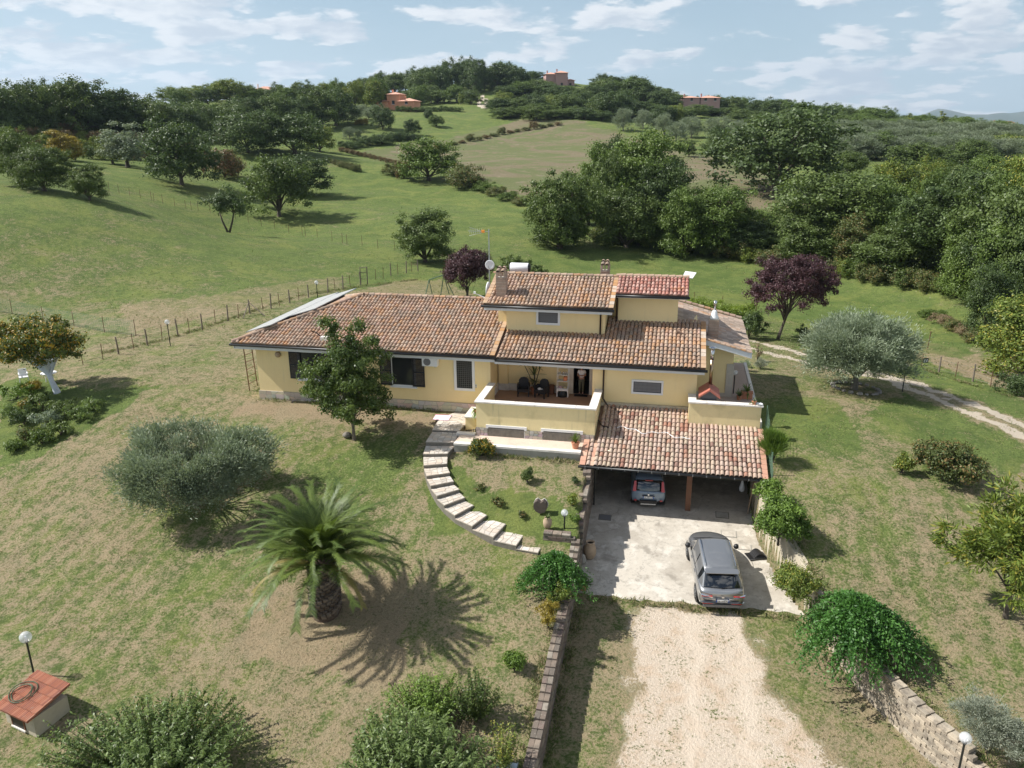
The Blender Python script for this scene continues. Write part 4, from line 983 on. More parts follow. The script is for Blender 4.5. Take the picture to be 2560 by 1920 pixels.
block_wall('garden_wall', 'long dark tuff block wall stepping down along the left side of the drive', [(a+.0, b) for a, b in pathL], lambda u, v: zD(v), wl_top, .36, BV, M['dark_mortar'], face='L')
block_wall('cross_wall', 'low brick wall at the foot of the curved steps, holding up the inner lawn', [(-4.75,28.75),(-3.62,28.78)], lambda u, v: zL(27)-.1, lambda u, v: 2.78, .34, BV, M['dark_mortar'], face='R')
def wr_top(u, v):
    if v > 33.0: return 3.55
    base = float(zL(v))+.02
    if v < 24.5: return {True: base+.30, False: base}[v > 20.9] if v > 18.2 else base-.05
    return base+.05
pathR = [(4.2,34.2),(4.32,32.3),(4.9,30.08),(5.9,27.5)]
wrt = hthing('rendered_wall', 'stained rendered retaining wall right of the parked grey car', 'wall', 4.2,34.2,1.5); WR = (4.2,34.2,1.5)
cm = MB()
for (a, b) in zip(pathR[:-1], pathR[1:]):
    for i in range(6):
        u0, v0 = a[0]+(b[0]-a[0])*i/6, a[1]+(b[1]-a[1])*i/6; u1, v1 = a[0]+(b[0]-a[0])*(i+1)/6, a[1]+(b[1]-a[1])*(i+1)/6
        z = wr_top(u0, v0); z1_ = wr_top(u1, v1)
        cm.add([(u0-.12,v0,.2),(u0+.2,v0,.2),(u1+.2,v1,.2),(u1-.12,v1,.2),(u0-.12,v0,z),(u0+.2,v0,z),(u1+.2,v1,z1_),(u1-.12,v1,z1_)], [(0,3,2,1),(4,5,6,7),(0,1,5,4),(1,2,6,5),(2,3,7,6),(3,0,4,7)])
part('wall_face', cm, M['plaster_grey'], wrt, WR)
cpm = MB()
for i in range(9): cpm.box(4.12+.004*i,4.5+.004*i,33.95-.42*i-.41,33.95-.42*i,3.56-.0*i,3.66) if 33.95-.42*i > 33.0 else None
part('wall_coping', cpm, M['travertine'], wrt, WR)
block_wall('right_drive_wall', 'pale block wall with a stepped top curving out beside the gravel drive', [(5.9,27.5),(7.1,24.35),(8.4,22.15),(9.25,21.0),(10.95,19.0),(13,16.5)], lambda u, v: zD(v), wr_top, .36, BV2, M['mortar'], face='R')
pier = hthing('brick_pier', 'squat brick pier under the end of the carport roof beside the left drive wall', 'pillar', -3.64,33.62,2.0)
part('shaft', MB().box(-3.84,-3.46,33.42,33.8,1.5,3.70), M['dark_mortar'], pier, (-3.64,33.62,2.0))
part('cap', MB().box(-3.88,-3.42,33.38,33.84,3.705,3.76), M['brick'], pier, (-3.64,33.62,2.0), cols=(.36,.29,.22))

# ------------------------------------------------------------------ terrace strip and curved steps
ter = hthing('terrace', 'narrow pink paved terrace with pale kerb under the basement windows', 'terrace', -10.0,33.9,3.6); TO = (-10.0,33.9,3.6)
part('paving', MB().box(-10.0,-3.9,34.15,35.14,3.4,4.2), M['terrace'], ter, TO)
kb = MB()
for i in range(6): kb.box(-10.0+i*1.02,-10.0+(i+1)*1.02-.012,33.86,34.148,4.12,4.215)
part('kerb', kb, M['travertine'], ter, TO); part('kerb_base', MB().box(-10.0,-3.9,33.9,34.12,2.9,4.118), M['concrete_grey'], ter, TO)
part('threshold', MB().box(-10.2,-9.25,35.05,35.35,3.6,4.26), M['travertine'], ter, TO)
stp = hthing('stone_steps', 'curved flight of flagstone garden steps descending from the villa to the drive', 'steps', -10.6,33.5,2.5); SO = (-10.6,33.5,2.5)
stO = [(-11.42,33.95),(-11.23,32.94),(-10.91,32.02),(-10.54,31.27),(-10.15,30.64),(-9.69,30.03),(-9.22,29.54),(-8.61,29.02),(-7.73,28.53),(-6.72,28.07),(-5.73,27.86),(-4.81,27.74)]
stI = [(-10.05,34.13),(-10.12,33.21),(-9.92,32.43),(-9.61,31.81),(-9.28,31.28),(-8.91,30.86),(-8.54,30.41),(-8.06,30.08),(-7.36,29.60),(-6.46,29.27),(-5.57,28.96),(-4.70,28.88)]
def tread(q, z, first=False, drop=.75):
    cx = sum(p[0] for p in q)/len(q); cy = sum(p[1] for p in q)/len(q)
    body = part('step', MB().slab([(p[0], p[1], z-drop) for p in q], (0,0,drop-.03)), M['dark_mortar'], stp, SO)  # dark mortar colour stands in for the shade on the riser faces
    us_ = [p[0] for p in q]; vs_ = [p[1] for p in q]
    q2 = [(cx+(p[0]-cx)*.97-min(us_), cy+(p[1]-cy)*.97-min(vs_)) for p in q]
    part('step_slab', MB().slab([(p[0], p[1], z-.029) for p in [(cx+(a-cx)*1.012, cy+(b-cy)*1.012) for a, b in q]], (0,0,.029)), M['mortar'], body, SO, )
    if len(q) == 4: flags_quad(q, z, body)
    else:
        for k in range(1, len(q)-1, 2): flags_quad([q[0], q[k], q[k+1], q[(k+2) % len(q)]], z, body)
def flags_quad(q, z, body):
    """stones in a jittered net fitted to a four sided tread"""
    A, B, C_, D_ = [Vector((p[0], p[1], 0)) for p in q]
    L1 = ((B-A).length+(C_-D_).length)/2; L2 = ((D_-A).length+(C_-B).length)/2; na, nb = max(2, round(L2/.27)), max(2, round(L1/.24)); P = {}
    for i in range(na+1):
        for j in range(nb+1):
            a = (i+(0 if i in (0, na) else RND.uniform(-.33,.33)))/na; b = (j+(0 if j in (0, nb) else RND.uniform(-.33,.33)))/nb
            P[i, j] = A.lerp(D_, a).lerp(B.lerp(C_, a), b)
    for i in range(na):
        for j in range(nb):
            g = [P[i, j], P[i+1, j], P[i+1, j+1], P[i, j+1]]; c = sum(g, Vector())/4
            g = [c+(p-c)*(1-.022/max(.05, (p-c).length)) for p in g]
            if sum(g[k].cross(g[(k+1) % 4]).z for k in range(4)) < 0: g = g[::-1]
            col = RND.choice(STC); f = RND.uniform(.88, 1.1)
            MB().slab([(p.x, p.y, z-.002) for p in g], (0,0,RND.uniform(.008,.018))).build('stone', M['stone'], body, off=SO, cols=tuple(x*f for x in col))
zs = [4.10-.160*i for i in range(12)]
tread([(-11.6,36.8),(-11.5,35.3),(-10.15,35.4),(-10.1,36.2),(-9.4,36.9),(-9.4,38.0),(-11.1,38.0)], 4.24)
tread([(-11.5,35.3),stO[0],stI[0],(-10.15,35.4)], 4.14)
for i in range(1, 12):
    tread([stO[i-1], stO[i], stI[i], stI[i-1]], zs[i])
pm = hthing('pink_mat', 'pink and white mat laid flat at the head of the curved steps', 'mat', -11.5,37.0,4.26,.05)
MB().box(-.42,.42,-.36,.36,0,.02).build('mat_top', M['pink'], pm); MB().box(-.45,.45,.36,.40,0,.018).build('mat_edge', M['pinkedge'], pm)

# ------------------------------------------------------------------ cars
def bow(x, y, L):                            # plan curvature of tail and nose
    q = (y/.9)**2
    return x+.13*q*max(0, 1-x/.7)-.34*q*max(0, (x-L*.80)/(L*.2))
def car(name, label, loc, rz, scale, P, paint):
    root = thing(name, label, 'car', loc, rz); root.scale = (scale,)*3
    L, W, wb, rearax = P['L'], P['W'], P['wb'], P['rear']
    # stations from the rear bumper: x, z_bottom, z_mid(widest), z_shoulder, halfwidths bottom/mid/shoulder, z_deck
    V = []; n = 0; st = P['body']; ring = 9
    for (x, zb, zm, zs_, hb, hm, hs, zd) in st:
        half = [(0, zb), (hb*.96, zb), (hb, zb+.06), (hm, zm), (hm*.995, (zm+zs_)/2), (hs, zs_), (hs*.93, zs_+(zd-zs_)*.6), (hs*.6, zd-.004), (0, zd)]
        r = [(-a, b) for a, b in half[::-1]][:-1]+half[1:] if 0 else None
        loop = [(a, b) for a, b in half]+[(-a, b) for a, b in half[-2:0:-1]]
        n = len(loop); V += [(bow(x, a, L), a, b) for a, b in loop]
    F = []; MI = []
    for i in range(len(st)-1):
        for j in range(n):
            F.append((i*n+j, i*n+(j+1) % n, (i+1)*n+(j+1) % n, (i+1)*n+j)[::-1]); MI.append(1 if j in (0,1,n-2,n-1) else 0)
    F.append(tuple(range(n))); MI.append(0); k = (len(st)-1)*n; F.append(tuple(k+j for j in range(n))[::-1]); MI.append(0)
    b = MB(); b.v = V; b.f = F; b.m = MI; body = b.build('body', [paint, M['black']], root, smooth=True); sb_ = body.modifiers.new('round', 'SUBSURF'); sb_.levels = sb_.render_levels = 1
    # glasshouse
    V = []; F = []; MI = []
    gs = P['glass']                            # x, z_base, z_top, halfwidth base, halfwidth top
    for (x, z0, z1, h0, h1) in gs:
        half = [(h0, z0), (h1+.015, z1-.055), (h1-.05, z1-.012), (h1*.5, z1+.008), (0, z1+.012)]
        loop = half+[(-a, c) for a, c in half[-2::-1]]; n = len(loop); V += [(x+(.11*(a/.8)**2 if x < 1.0 else -.16*(a/.8)**2 if x > L*.62 else 0), a, c) for a, c in loop]
    for i in range(len(gs)-1):
        for j in range(n-1):
            F.append((i*n+j, i*n+j+1, (i+1)*n+j+1, (i+1)*n+j)[::-1])
            end = i == 0 or i == len(gs)-2; side = j in (0, n-2)
            MI.append(1 if (end and not side) or (side and not end and i not in P['pillar']) else 0)
    b = MB(); b.v = V; b.f = F; b.m = MI; b.build('cabin', [paint, M['carglass']], root, smooth=True)
    for sx in (rearax, rearax+wb):
        for sy in (-1, 1):
            y = sy*(W/2-.11); R = P['R']
            ty = MB().lathe([(R*.62,-.11),(R*.93,-.11),(R,-.07),(R,.07),(R*.93,.11),(R*.62,.11)], (0,0,0), 20, 0, 'y').build('wheel', M['rubber'], root, smooth=True); ty.location = (sx, y, R)
            rm = MB().lathe([(.04,sy*.115),(R*.3,sy*.10),(R*.62,sy*.112),(R*.64,sy*.09),(R*.3,sy*.06)], (0,0,0), 20, 0, 'y')
            for q in range(5):
                a = q*1.2566; rm.cbox((math.cos(a)*R*.36, sy*.118, math.sin(a)*R*.36), (.05,.02,.05))
            rm.build('rim', M['galv'], ty)
            ar = MB().lathe([(R*1.16, -.015), (R*1.19, 0), (R*1.16, .012), (R*.9,.012), (R*.9,-.015)], (0,0,0), 24, 0, 'y').build('wheel_arch', M['black'], root); ar.location = (sx, sy*(P.get('archy', W/2-.035)), R*1.02)
    return root
def text_on(parent, s, size, m, loc, rot, name='lettering'):
    cu = bpy.data.curves.new(name, 'FONT'); cu.body = s; cu.size = size; cu.align_x = 'CENTER'; cu.align_y = 'CENTER'; cu.extrude = .002; cu.resolution_u = 2
    to = bpy.data.objects.new(name, cu); COL.objects.link(to); bpy.context.view_layer.update()
    me = bpy.data.meshes.new_from_object(to.evaluated_get(bpy.context.evaluated_depsgraph_get())); bpy.data.objects.remove(to)
    me.materials.clear(); me.materials.append(m); o = obj(name, me, parent, loc, rot); return o
def plate(root, s, x, z, tilt):
    p = MB().box(-.006,.006,-.26,.26,-.058,.058).build('number_plate', M['platewhite'], root); p.location = (x,0,z); p.rotation_euler = (0,tilt,0)
    MB().box(-.008,.0062,-.262,-.215,-.058,.058).box(-.008,.0062,.215,.262,-.058,.058).build('plate_band', M['plateblue'], p)
    text_on(p, s, .105, M['black'], (-.0085,0,-.002), (math.pi/2,0,-math.pi/2), 'plate_text')
DSP = dict(L=4.57, W=1.895, wb=2.74, rear=.86, R=.355, wraprear=True, pillar=(2,4),
 body=[(.0,.34,.60,.80,.66,.74,.66,.86),(.05,.27,.60,.92,.80,.87,.79,1.0),(.18,.24,.62,.97,.86,.93,.86,1.07),(.5,.24,.66,.99,.88,.945,.90,1.08),(.9,.25,.68,.99,.90,.948,.92,1.06),(1.6,.24,.62,.98,.89,.93,.90,1.05),(2.4,.24,.62,.97,.89,.93,.90,1.05),(3.2,.25,.66,.97,.90,.948,.91,1.06),(3.6,.26,.68,.95,.90,.945,.88,1.05),(4.0,.28,.66,.88,.87,.92,.83,.97),(4.35,.32,.62,.78,.78,.85,.72,.86),(4.52,.38,.58,.70,.62,.70,.56,.75),(4.57,.44,.56,.64,.48,.55,.42,.68)],
 glass=[(.24,1.06,1.09,.80,.72),(.70,1.03,1.535,.86,.64),(1.05,1.04,1.60,.875,.675),(1.75,1.04,1.635,.875,.69),(1.84,1.04,1.637,.875,.69),(2.7,1.04,1.62,.87,.68),(2.78,1.04,1.615,.87,.68),(2.92,1.04,1.57,.865,.65),(3.55,1.03,1.07,.82,.72)])
def on_drive(u, v): return hw(u, v, float(zD(v))+.012)
slope = math.atan(.14)
def car_at(root, u, v, head):                 # head: turn to the left of the house's depth axis
    root.location = on_drive(u, v); root.rotation_mode = 'XYZ'
    h = TH+math.pi/2+head; fwd = Vector((math.cos(h), math.sin(h), 0)); sl = .140*math.cos(head)
    ex = Vector((fwd.x, fwd.y, sl)).normalized(); ey = Vector((-fwd.y, fwd.x, 0)); ey = (ey-ex*ey.dot(ex)).normalized(); ez = ex.cross(ey)
    m = Matrix.Identity(3)
    for i in range(3): m[i][0] = ex[i]; m[i][1] = ey[i]; m[i][2] = ez[i]
    root.rotation_euler = m.to_euler()
ds = car('parked_car', 'metallic grey crossover car parked in the sun on the concrete drive', (0,0,0), 0, .955, DSP, M['ds'])
hd = math.radians(7.5); car_at(ds, 2.42, 27.45, hd)
MB().box(-.015,.01,-.70,.70,.72,.745).build('chrome_strip', M['chrome'], ds)
for s in (-1, 1):
    MB().add([(-.02,s*.86,.93),(-.035,s*.40,.80),(-.035,s*.42,.87),(.02,s*.88,.985),(.26,s*.925,.98),(.24,s*.93,.90)], [(0,1,2,3),(0,3,4,5)] if s > 0 else [(3,2,1,0),(5,4,3,0)]).build('tail_lamp', M['chrome'], ds)
    MB().box(-.035,.02,min(s*.42,s*.84),max(s*.42,s*.84),.865,.885).build('lamp_strip', M['redlight'], ds)
    MB().box(-.03,.03,min(s*.36,s*.78),max(s*.36,s*.78),.50,.545).build('rear_reflector', M['redlight'], ds)
    MB().lathe([(.001,0),(.09,.02),(.12,.09),(.10,.17),(.03,.22)], (0,0,0), 12, 0, 'y').build('mirror', M['black'], ds, smooth=True).location = (2.98, s*.93-(0 if s > 0 else .2), 1.10)
    MB().tube([(1.0,s*.60,1.625),(1.1,s*.605,1.655),(2.6,s*.60,1.675),(2.72,s*.59,1.64)], .018, 6).build('roof_rail', M['chrome'], ds)
    MB().tube([(.55,s*.86,1.055),(.9,s*.89,1.06),(3.5,s*.885,1.06)], .010, 4).build('window_trim', M['chrome'], ds)
    for xx in (1.55, 2.45): MB().cbox((xx,s*.925,.90), (.19,.03,.03)).build('door_handle', M['chrome'], ds)
MB().add([(-.06,-.80,.56),(-.06,.80,.56),(-.075,.78,.585),(-.075,-.78,.585),(.05,-.9,.585),(.05,.9,.585)], [(0,1,2,3),(3,2,5,4)]).build('bumper_trim', M['chrome'], ds)
MB().box(-.03,.05,-.74,.74,.33,.46).build('bumper_skirt', M['screen'], ds)
MB().tube([(.22,.05,1.085),(.30,-.30,1.15)], .012, 4).build('wiper', M['black'], ds)
sp = MB().slab([(.56,-.66,1.545),(.56,.66,1.545),(.80,.665,1.60),(.80,-.665,1.60)], (0,0,.02)); sp.build('spoiler', M['ds'], ds)
MB().cbox((-.045,0,.845), (.01,.10,.05)).build('badge', M['chrome'], ds)
plate(ds, 'GE 765AL', -.052, .665, -.10)
MB().tube([(3.52,-.72,1.08),(3.58,0,1.09),(3.52,.72,1.08)], .02, 5).build('windscreen_cowl', M['black'], ds)
PNP = dict(L=3.69, W=1.67, wb=2.30, rear=.62, R=.30, pillar=(2,4), archy=.80,
 body=[(.0,.40,.60,.80,.66,.74,.68,.86),(.05,.30,.62,.92,.76,.82,.76,.98),(.25,.27,.66,.98,.78,.835,.80,1.02),(.7,.25,.68,.98,.79,.84,.81,1.02),(1.5,.24,.64,.97,.78,.83,.80,1.01),(2.3,.25,.66,.97,.79,.835,.80,1.01),(2.9,.26,.68,.95,.79,.835,.79,1.02),(3.3,.30,.66,.88,.76,.81,.73,.96),(3.55,.34,.62,.80,.66,.72,.62,.86),(3.69,.42,.58,.70,.5,.56,.48,.74)],
 glass=[(.06,.98,1.0,.74,.72),(.24,1.0,1.52,.76,.63),(.5,1.0,1.57,.77,.64),(1.2,1.0,1.585,.77,.65),(1.3,1.0,1.585,.77,.65),(2.05,1.0,1.56,.77,.64),(2.12,1.0,1.555,.77,.64),(2.3,1.0,1.52,.77,.62),(2.95,1.0,1.03,.72,.66)])
pn = car('parked_car', 'small blue grey hatchback standing in the shade under the carport', (0,0,0), 0, .955, PNP, M['panda'])
car_at(pn, -.70, 33.95, math.radians(4))
for s in (-1, 1):
    MB().slab([(.02,s*.60,1.02),(.02,s*.765,1.02),(.20,s*.70,1.50),(.20,s*.60,1.50)][::s], (-.04,0,.01)).build('tail_lamp', M['redlight'], pn)
    MB().cbox((-.0,s*.62,.52), (.04,.12,.06)).build('fog_lamp', M['redlight'], pn)
    MB().tube([(.5,s*.60,1.60),(.6,s*.60,1.64),(1.9,s*.60,1.645),(2.0,s*.60,1.60)], .02, 6).build('roof_rail', M['black'], pn)
    MB().cbox((2.35,s*.90,1.02), (.10,.16,.12)).build('mirror', M['panda'], pn)
MB().box(-.05,.03,-.42,.42,.36,.52).build('bumper_insert', M['black'], pn); MB().box(-.07,-.02,-.36,.36,.31,.37).build('skid_plate', M['galv'], pn)
MB().cbox((.20,0,1.545), (.06,.36,.03)).build('brake_lamp', M['redlight'], pn); MB().cbox((-.03,0,.86), (.02,.07,.07)).build('badge', M['chrome'], pn); MB().box(-.03,.0,-.30,.30,.765,.80).build('tailgate_handle', M['black'], pn)
plate(pn, 'GL 091LB', -.02, .70, -.05)

# ------------------------------------------------------------------ things on the porch
def armchair(loc_u, loc_v, rz, label):
    a = hthing('armchair', label, 'chair', loc_u, loc_v, 5.0, rz, 'black armchairs on the porch')
    MB().box(-.27,.27,-.27,.24,.26,.42).build('seat', M['rattan'], a)
    MB().slab([(-.27,.20,.40),(.27,.20,.40),(.26,.27,.78),(.16,.30,.90),(0,.31,.93),(-.16,.30,.90),(-.26,.27,.78)], (0,.05,0)).build('backrest', M['rattan'], a)
    for s in (-1, 1):
        MB().box(min(s*.27,s*.33),max(s*.27,s*.33),-.26,.26,.26,.64).build('armrest', M['rattan'], a)
        for y in (-.23,.2): MB().box(s*.28-.03,s*.28+.03,y-.03,y+.03,0,.26).build('leg', M['rattan'], a)
    return a
armchair(-7.62,39.2,.12,'black rattan armchair left of the tall pot plant on the porch')
armchair(-6.62,39.1,-.35,'black rattan armchair with a white cloth, right of the tall pot plant')
tw = hthing('cloth', 'crumpled white cloth lying on the right black armchair', 'cloth', -6.72,39.0,5.42)
MB().ball((0,0,.07), .11, 8, 0, .6).cbox((.1,.0,.06), (.12,.1,.04), rz=.5).build('folds', M['white'], tw)
def leafy_sword(parent, n, L, w, m, spread=(.2,1.2), z0=.3, rnd=RND, name='leaf', droop=.8, base=(0,0)):
    for i in range(n):
        a = rnd.uniform(0, 6.283); el = rnd.uniform(*spread); l = L*rnd.uniform(.7, 1.1); V = []; F = []
        d = Vector((math.cos(a), math.sin(a), 0)); s = Vector((-math.sin(a), math.cos(a), 0))
        for k in range(5):
            t = k/4; h = math.sin(el)*l*t-droop*l*t*t*.35*math.cos(el); r = math.cos(el)*l*t
            c = Vector((base[0], base[1], z0))+d*r+Vector((0,0,h)); ww = w*(1-t)**.6*.5+.002; V += [c-s*ww, c+s*ww]
        F = [(2*k, 2*k+1, 2*k+3, 2*k+2) for k in range(4)]
        o = obj(name, meshnp(name, np.array([tuple(v) for v in V]), F, m, tone=[rnd.random()]*len(V)), parent)
def pot(parent, r, h, m=None): return MB().lathe([(r*.7,0),(r*.95,h*.85),(r*1.08,h*.86),(r*1.08,h),(r*.92,h),(r*.9,h*.88)], (0,0,0), 14).build('pot', m or M['terracotta'], parent, smooth=False)
yc = hthing('potted_yucca', 'tall spiky pot plant between the two black armchairs', 'potted plant', -7.12,39.6,5.0)
pot(yc,.2,.34); MB().tube([(0,0,.3),(.03,0,1.1)], .035, 6).tube([(0,0,.3),(-.25,0,1.0),(-.55,0,1.62)], .02, 5).tube([(0,0,.3),(.3,0,1.4)], .025, 5).build('stem', M['bark'], yc)
leafy_sword(yc,26,.75,.06,LM['oakdark'],(.1,1.4),1.05); leafy_sword(yc,16,.5,.05,LM['oak'],(.3,1.5),1.4,base=(.3,0)); leafy_sword(yc,14,.42,.05,LM['oakdark'],(-.2,1.4),1.6,base=(-.55,0)); leafy_sword(yc,20,.6,.05,LM['oakdark'],(-.3,.8),.7)
st_ = hthing('plant_stool', 'small wooden stool against the wall behind the right armchair', 'stool', -6.2,39.72,5.0)
MB().lathe([(.15,0),(.17,.45),(.18,.5)], (0,0,0), 10).build('drum', M['wood'], st_)
cb_ = hthing('glass_cabinet', 'white metal display cabinet with shelves and a grey top beside the door', 'cabinet', -5.55,39.5,5.0)
fr = MB()
for x in (-.3,.28):
    for y in (-.2,.18): fr.box(x,x+.025,y,y+.025,.1,1.85)
for z in (.45,.85,1.2,1.6,1.83): fr.box(-.3,.305,-.2,-.178,z,z+.025).box(-.3,.305,.183,.205,z,z+.025)
fr.build('frame', M['white'], cb_)
MB().box(-.28,.285,-.18,.18,.42,.44).box(-.28,.285,-.18,.18,.86,.875).box(-.28,.285,-.18,.18,1.21,1.225).build('shelf', M['whitetrim'], cb_)
MB().box(-.33,.33,-.22,.23,1.86,1.93).box(-.3,.0,-.15,.1,1.93,1.97).build('cover', M['screen'], cb_); MB().box(-.31,.31,-.21,.2,.34,.42).box(-.31,-.26,-.21,.2,0,.34).box(.26,.31,-.21,.2,0,.34).build('base', M['white'], cb_)
bk = hthing('black_crate', 'black crate stored under the white cabinet', 'crate', -5.55,39.44,5.0)
MB().lathe([(.24,0),(.25,.15),(.2,.28),(.1,.32)], (0,0,0), 12).build('shell', M['black'], bk)
it = hthing('orange_box', 'orange box on the middle shelf of the white cabinet', 'box', -5.42,39.5,5.875)
MB().box(-.09,.09,-.1,.1,0,.2).build('box', mat('orange_card', (.70,.25,.12), .7), it)
for k, (x, c, nm) in enumerate(((-.14,(.62,.42,.42),'pinkish'),(.12,(.60,.50,.30),'straw coloured'))):
    q = hthing('basket', f'{nm} basket on the lower shelf of the white cabinet', 'basket', -5.55+x,39.45,5.44); MB().lathe([(.09,0),(.11,.11),(.095,.115),(.08,.02)], (0,0,0), 10).build('weave', mat(nm.replace(' ','_')+'_basket', c, .8), q)
for x in (-.15,.03,.16):
    q = hthing('glassware', 'small bright ornament on the upper shelf of the white cabinet', 'ornament', -5.55+x,39.45,6.225,0,'ornaments on the top shelf'); MB().lathe([(.03,0),(.012,.05),(.05,.12),(.045,.13)], (0,0,0), 8).build('glass', M['lampglass'], q)
dm = hthing('door_mat', 'black door mat on the porch floor before the front door', 'mat', -4.62,39.72,5.0)
MB().box(-.36,.36,-.17,.17,0,.02).build('mat', M['black'], dm)

# woman in the doorway
def skin(name, joints, bones, m, parent, sub=2):
    me_ = bpy.data.meshes.new(name); names = list(joints); me_.from_pydata([joints[k][0] for k in names], [(names.index(a), names.index(b)) for a, b in bones], [])
    o = bpy.data.objects.new(name, me_); COL.objects.link(o); md = o.modifiers.new('s', 'SKIN'); md.use_smooth_shade = True
    for i, k in enumerate(names):
        r = joints[k][1]; me_.skin_vertices[0].data[i].radius = r if hasattr(r, '__len__') else (r, r)
    me_.skin_vertices[0].data[0].use_root = True
    sm = o.modifiers.new('u', 'SUBSURF'); sm.levels = sub
    dg = bpy.context.evaluated_depsgraph_get(); dg.update(); new = bpy.data.meshes.new_from_object(o.evaluated_get(dg)); bpy.data.objects.remove(o)
    new.materials.clear(); new.materials.append(m); return obj(name, new, parent)
wo = hthing('person', 'woman with fair hair in a white t-shirt and khaki trousers standing in the doorway', 'person', -4.62,39.95,5.0, 0)
J = {'pelvis':((0,0,.90),(.125,.10)),'waist':((0,0,1.04),(.115,.09)),'chest':((0,-.01,1.24),(.14,.10)),'neckb':((0,-.02,1.37),.055),'neck':((-.01,-.04,1.42),.042),'head1':((-.02,-.06,1.47),(.060,.065)),'head2':((-.03,-.08,1.545),(.072,.080)),'head3':((-.03,-.075,1.60),.050),'nose':((-.035,-.155,1.52),.012),
 'shL':((-.15,-.01,1.32),.048),'elL':((-.20,-.06,1.07),.037),'wrL':((-.15,-.25,1.12),.026),'palmL':((-.13,-.31,1.14),(.032,.018)),
 'shR':((.15,-.01,1.32),.048),'elR':((.21,-.04,1.07),.037),'wrR':((-.02,-.22,1.10),.026),'palmR':((-.08,-.27,1.11),(.032,.018)),
 'hipL':((-.085,0,.86),.088),'knL':((-.09,-.03,.47),.055),'anL':((-.10,.0,.09),.036),'toeL':((-.11,-.15,.035),.034),
 'hipR':((.085,0,.86),.088),'knR':((.08,-.01,.47),.055),'anR':((.07,.03,.09),.036),'toeR':((.08,-.12,.035),.034)}
Bn = [('pelvis','waist'),('waist','chest'),('chest','neckb'),('neckb','neck'),('neck','head1'),('head1','head2'),('head2','head3'),('head2','nose'),('chest','shL'),('shL','elL'),('elL','wrL'),('wrL','palmL'),('chest','shR'),('shR','elR'),('elR','wrR'),('wrR','palmR'),('pelvis','hipL'),('hipL','knL'),('knL','anL'),('anL','toeL'),('pelvis','hipR'),('hipR','knR'),('knR','anR'),('anR','toeR')]
for side, pb, dx in (('L',(-.13,-.31,1.14),1),('R',(-.08,-.27,1.11),-1)):
    for q in range(4):
        b0 = (pb[0]+dx*.018*(q-1.5), pb[1]-.035, pb[2]+.004); b1 = (b0[0], b0[1]-.028-.006*(q in (1,2)), b0[2]-.006); b2 = (b1[0], b1[1]-.014, b1[2]-.022)
        for t_, p_ in enumerate((b0, b1, b2)): J[f'f{side}{q}{t_}'] = (p_, .0085-.001*t_)
        Bn += [(f'palm{side}', f'f{side}{q}0'), (f'f{side}{q}0', f'f{side}{q}1'), (f'f{side}{q}1', f'f{side}{q}2')]
    J[f't{side}0'] = ((pb[0]+dx*.035, pb[1]+.01, pb[2]+.012), .010); J[f't{side}1'] = ((pb[0]+dx*.045, pb[1]-.025, pb[2]+.02), .008); Bn += [(f'palm{side}', f't{side}0'), (f't{side}0', f't{side}1')]
skin('body', J, Bn, M['skin'], wo)
Sh = {'p':((0,0,.93),(.155,.125)),'w':((0,0,1.06),(.145,.118)),'c':((0,-.01,1.25),(.162,.122)),'n':((0,-.02,1.36),.075),'a':((-.155,-.01,1.31),.066),'b':((-.185,-.035,1.17),.060),'d':((.155,-.01,1.31),.066),'e':((.19,-.03,1.17),.060)}
skin('shirt', Sh, [('p','w'),('w','c'),('c','n'),('c','a'),('a','b'),('c','d'),('d','e')], M['shirt'], wo)
Tr = {'p':((0,0,.88),(.145,.118)),'hl':((-.085,0,.80),.098),'kl':((-.09,-.03,.47),.070),'al':((-.10,.0,.12),.052),'hr':((.085,0,.80),.098),'kr':((.08,-.01,.47),.070),'ar':((.07,.03,.12),.052)}
skin('trousers', Tr, [('p','hl'),('hl','kl'),('kl','al'),('p','hr'),('hr','kr'),('kr','ar')], M['trousers'], wo)
skin('hair', {'t':((-.03,-.05,1.60),.078),'b':((-.02,.0,1.55),.085),'n':((-.01,.03,1.47),.062),'s':((-.10,-.04,1.52),.03),'u':((.05,-.04,1.52),.03)}, [('t','b'),('b','n'),('b','s'),('b','u')], M['hair'], wo)
for s in (-1, 1):
    MB().cbox((-.10 if s < 0 else .075, -.06 if s < 0 else -.03, .03), (.085,.25,.06)).build('shoe', M['black'], wo)
    MB().ball((-.03+s*.028,-.148,1.548), .009, 6).build('eye', M['black'], wo)
MB().cbox((-.035,-.15,1.49), (.045,.01,.010)).build('mouth', mat('lips', (.35,.10,.09), .5), wo)

# ------------------------------------------------------------------ patio on the right
po = hthing('pizza_oven', 'grey outdoor oven with red gabled roof and tall copper flue behind the patio parapet', 'oven', 1.88,37.95,5.0)
MB().box(-.36,.36,-.55,.55,.1,1.15).build('chamber', M['stovegrey'], po)
MB().slab([(-.36,-.55,1.15),(.36,-.55,1.15),(0,-.55,1.42)], (0,1.1,0)).build('gable', M['stovegrey'], po)
MB().slab([(-.50,-.70,1.14),(0,-.70,1.50),(0,.65,1.50),(-.50,.65,1.14)], (0,0,.04)).slab([(.50,-.70,1.14),(0,-.70,1.502),(0,.65,1.502),(.50,.65,1.14)][::-1], (0,0,.04)).build('roof', M['stovered'], po)
MB().slab([(-.51,-.72,1.10),(0,-.72,1.46),(0,-.72,1.54),(-.51,-.72,1.18)], (0,-.02,0)).slab([(0,-.72,1.46),(.51,-.72,1.10),(.51,-.72,1.18),(0,-.72,1.54)], (0,-.02,0)).build('bargeboard', M['stovered'], po)
MB().box(-.09,.10,-.57,-.551,.62,.92).build('label', M['jar'], po)
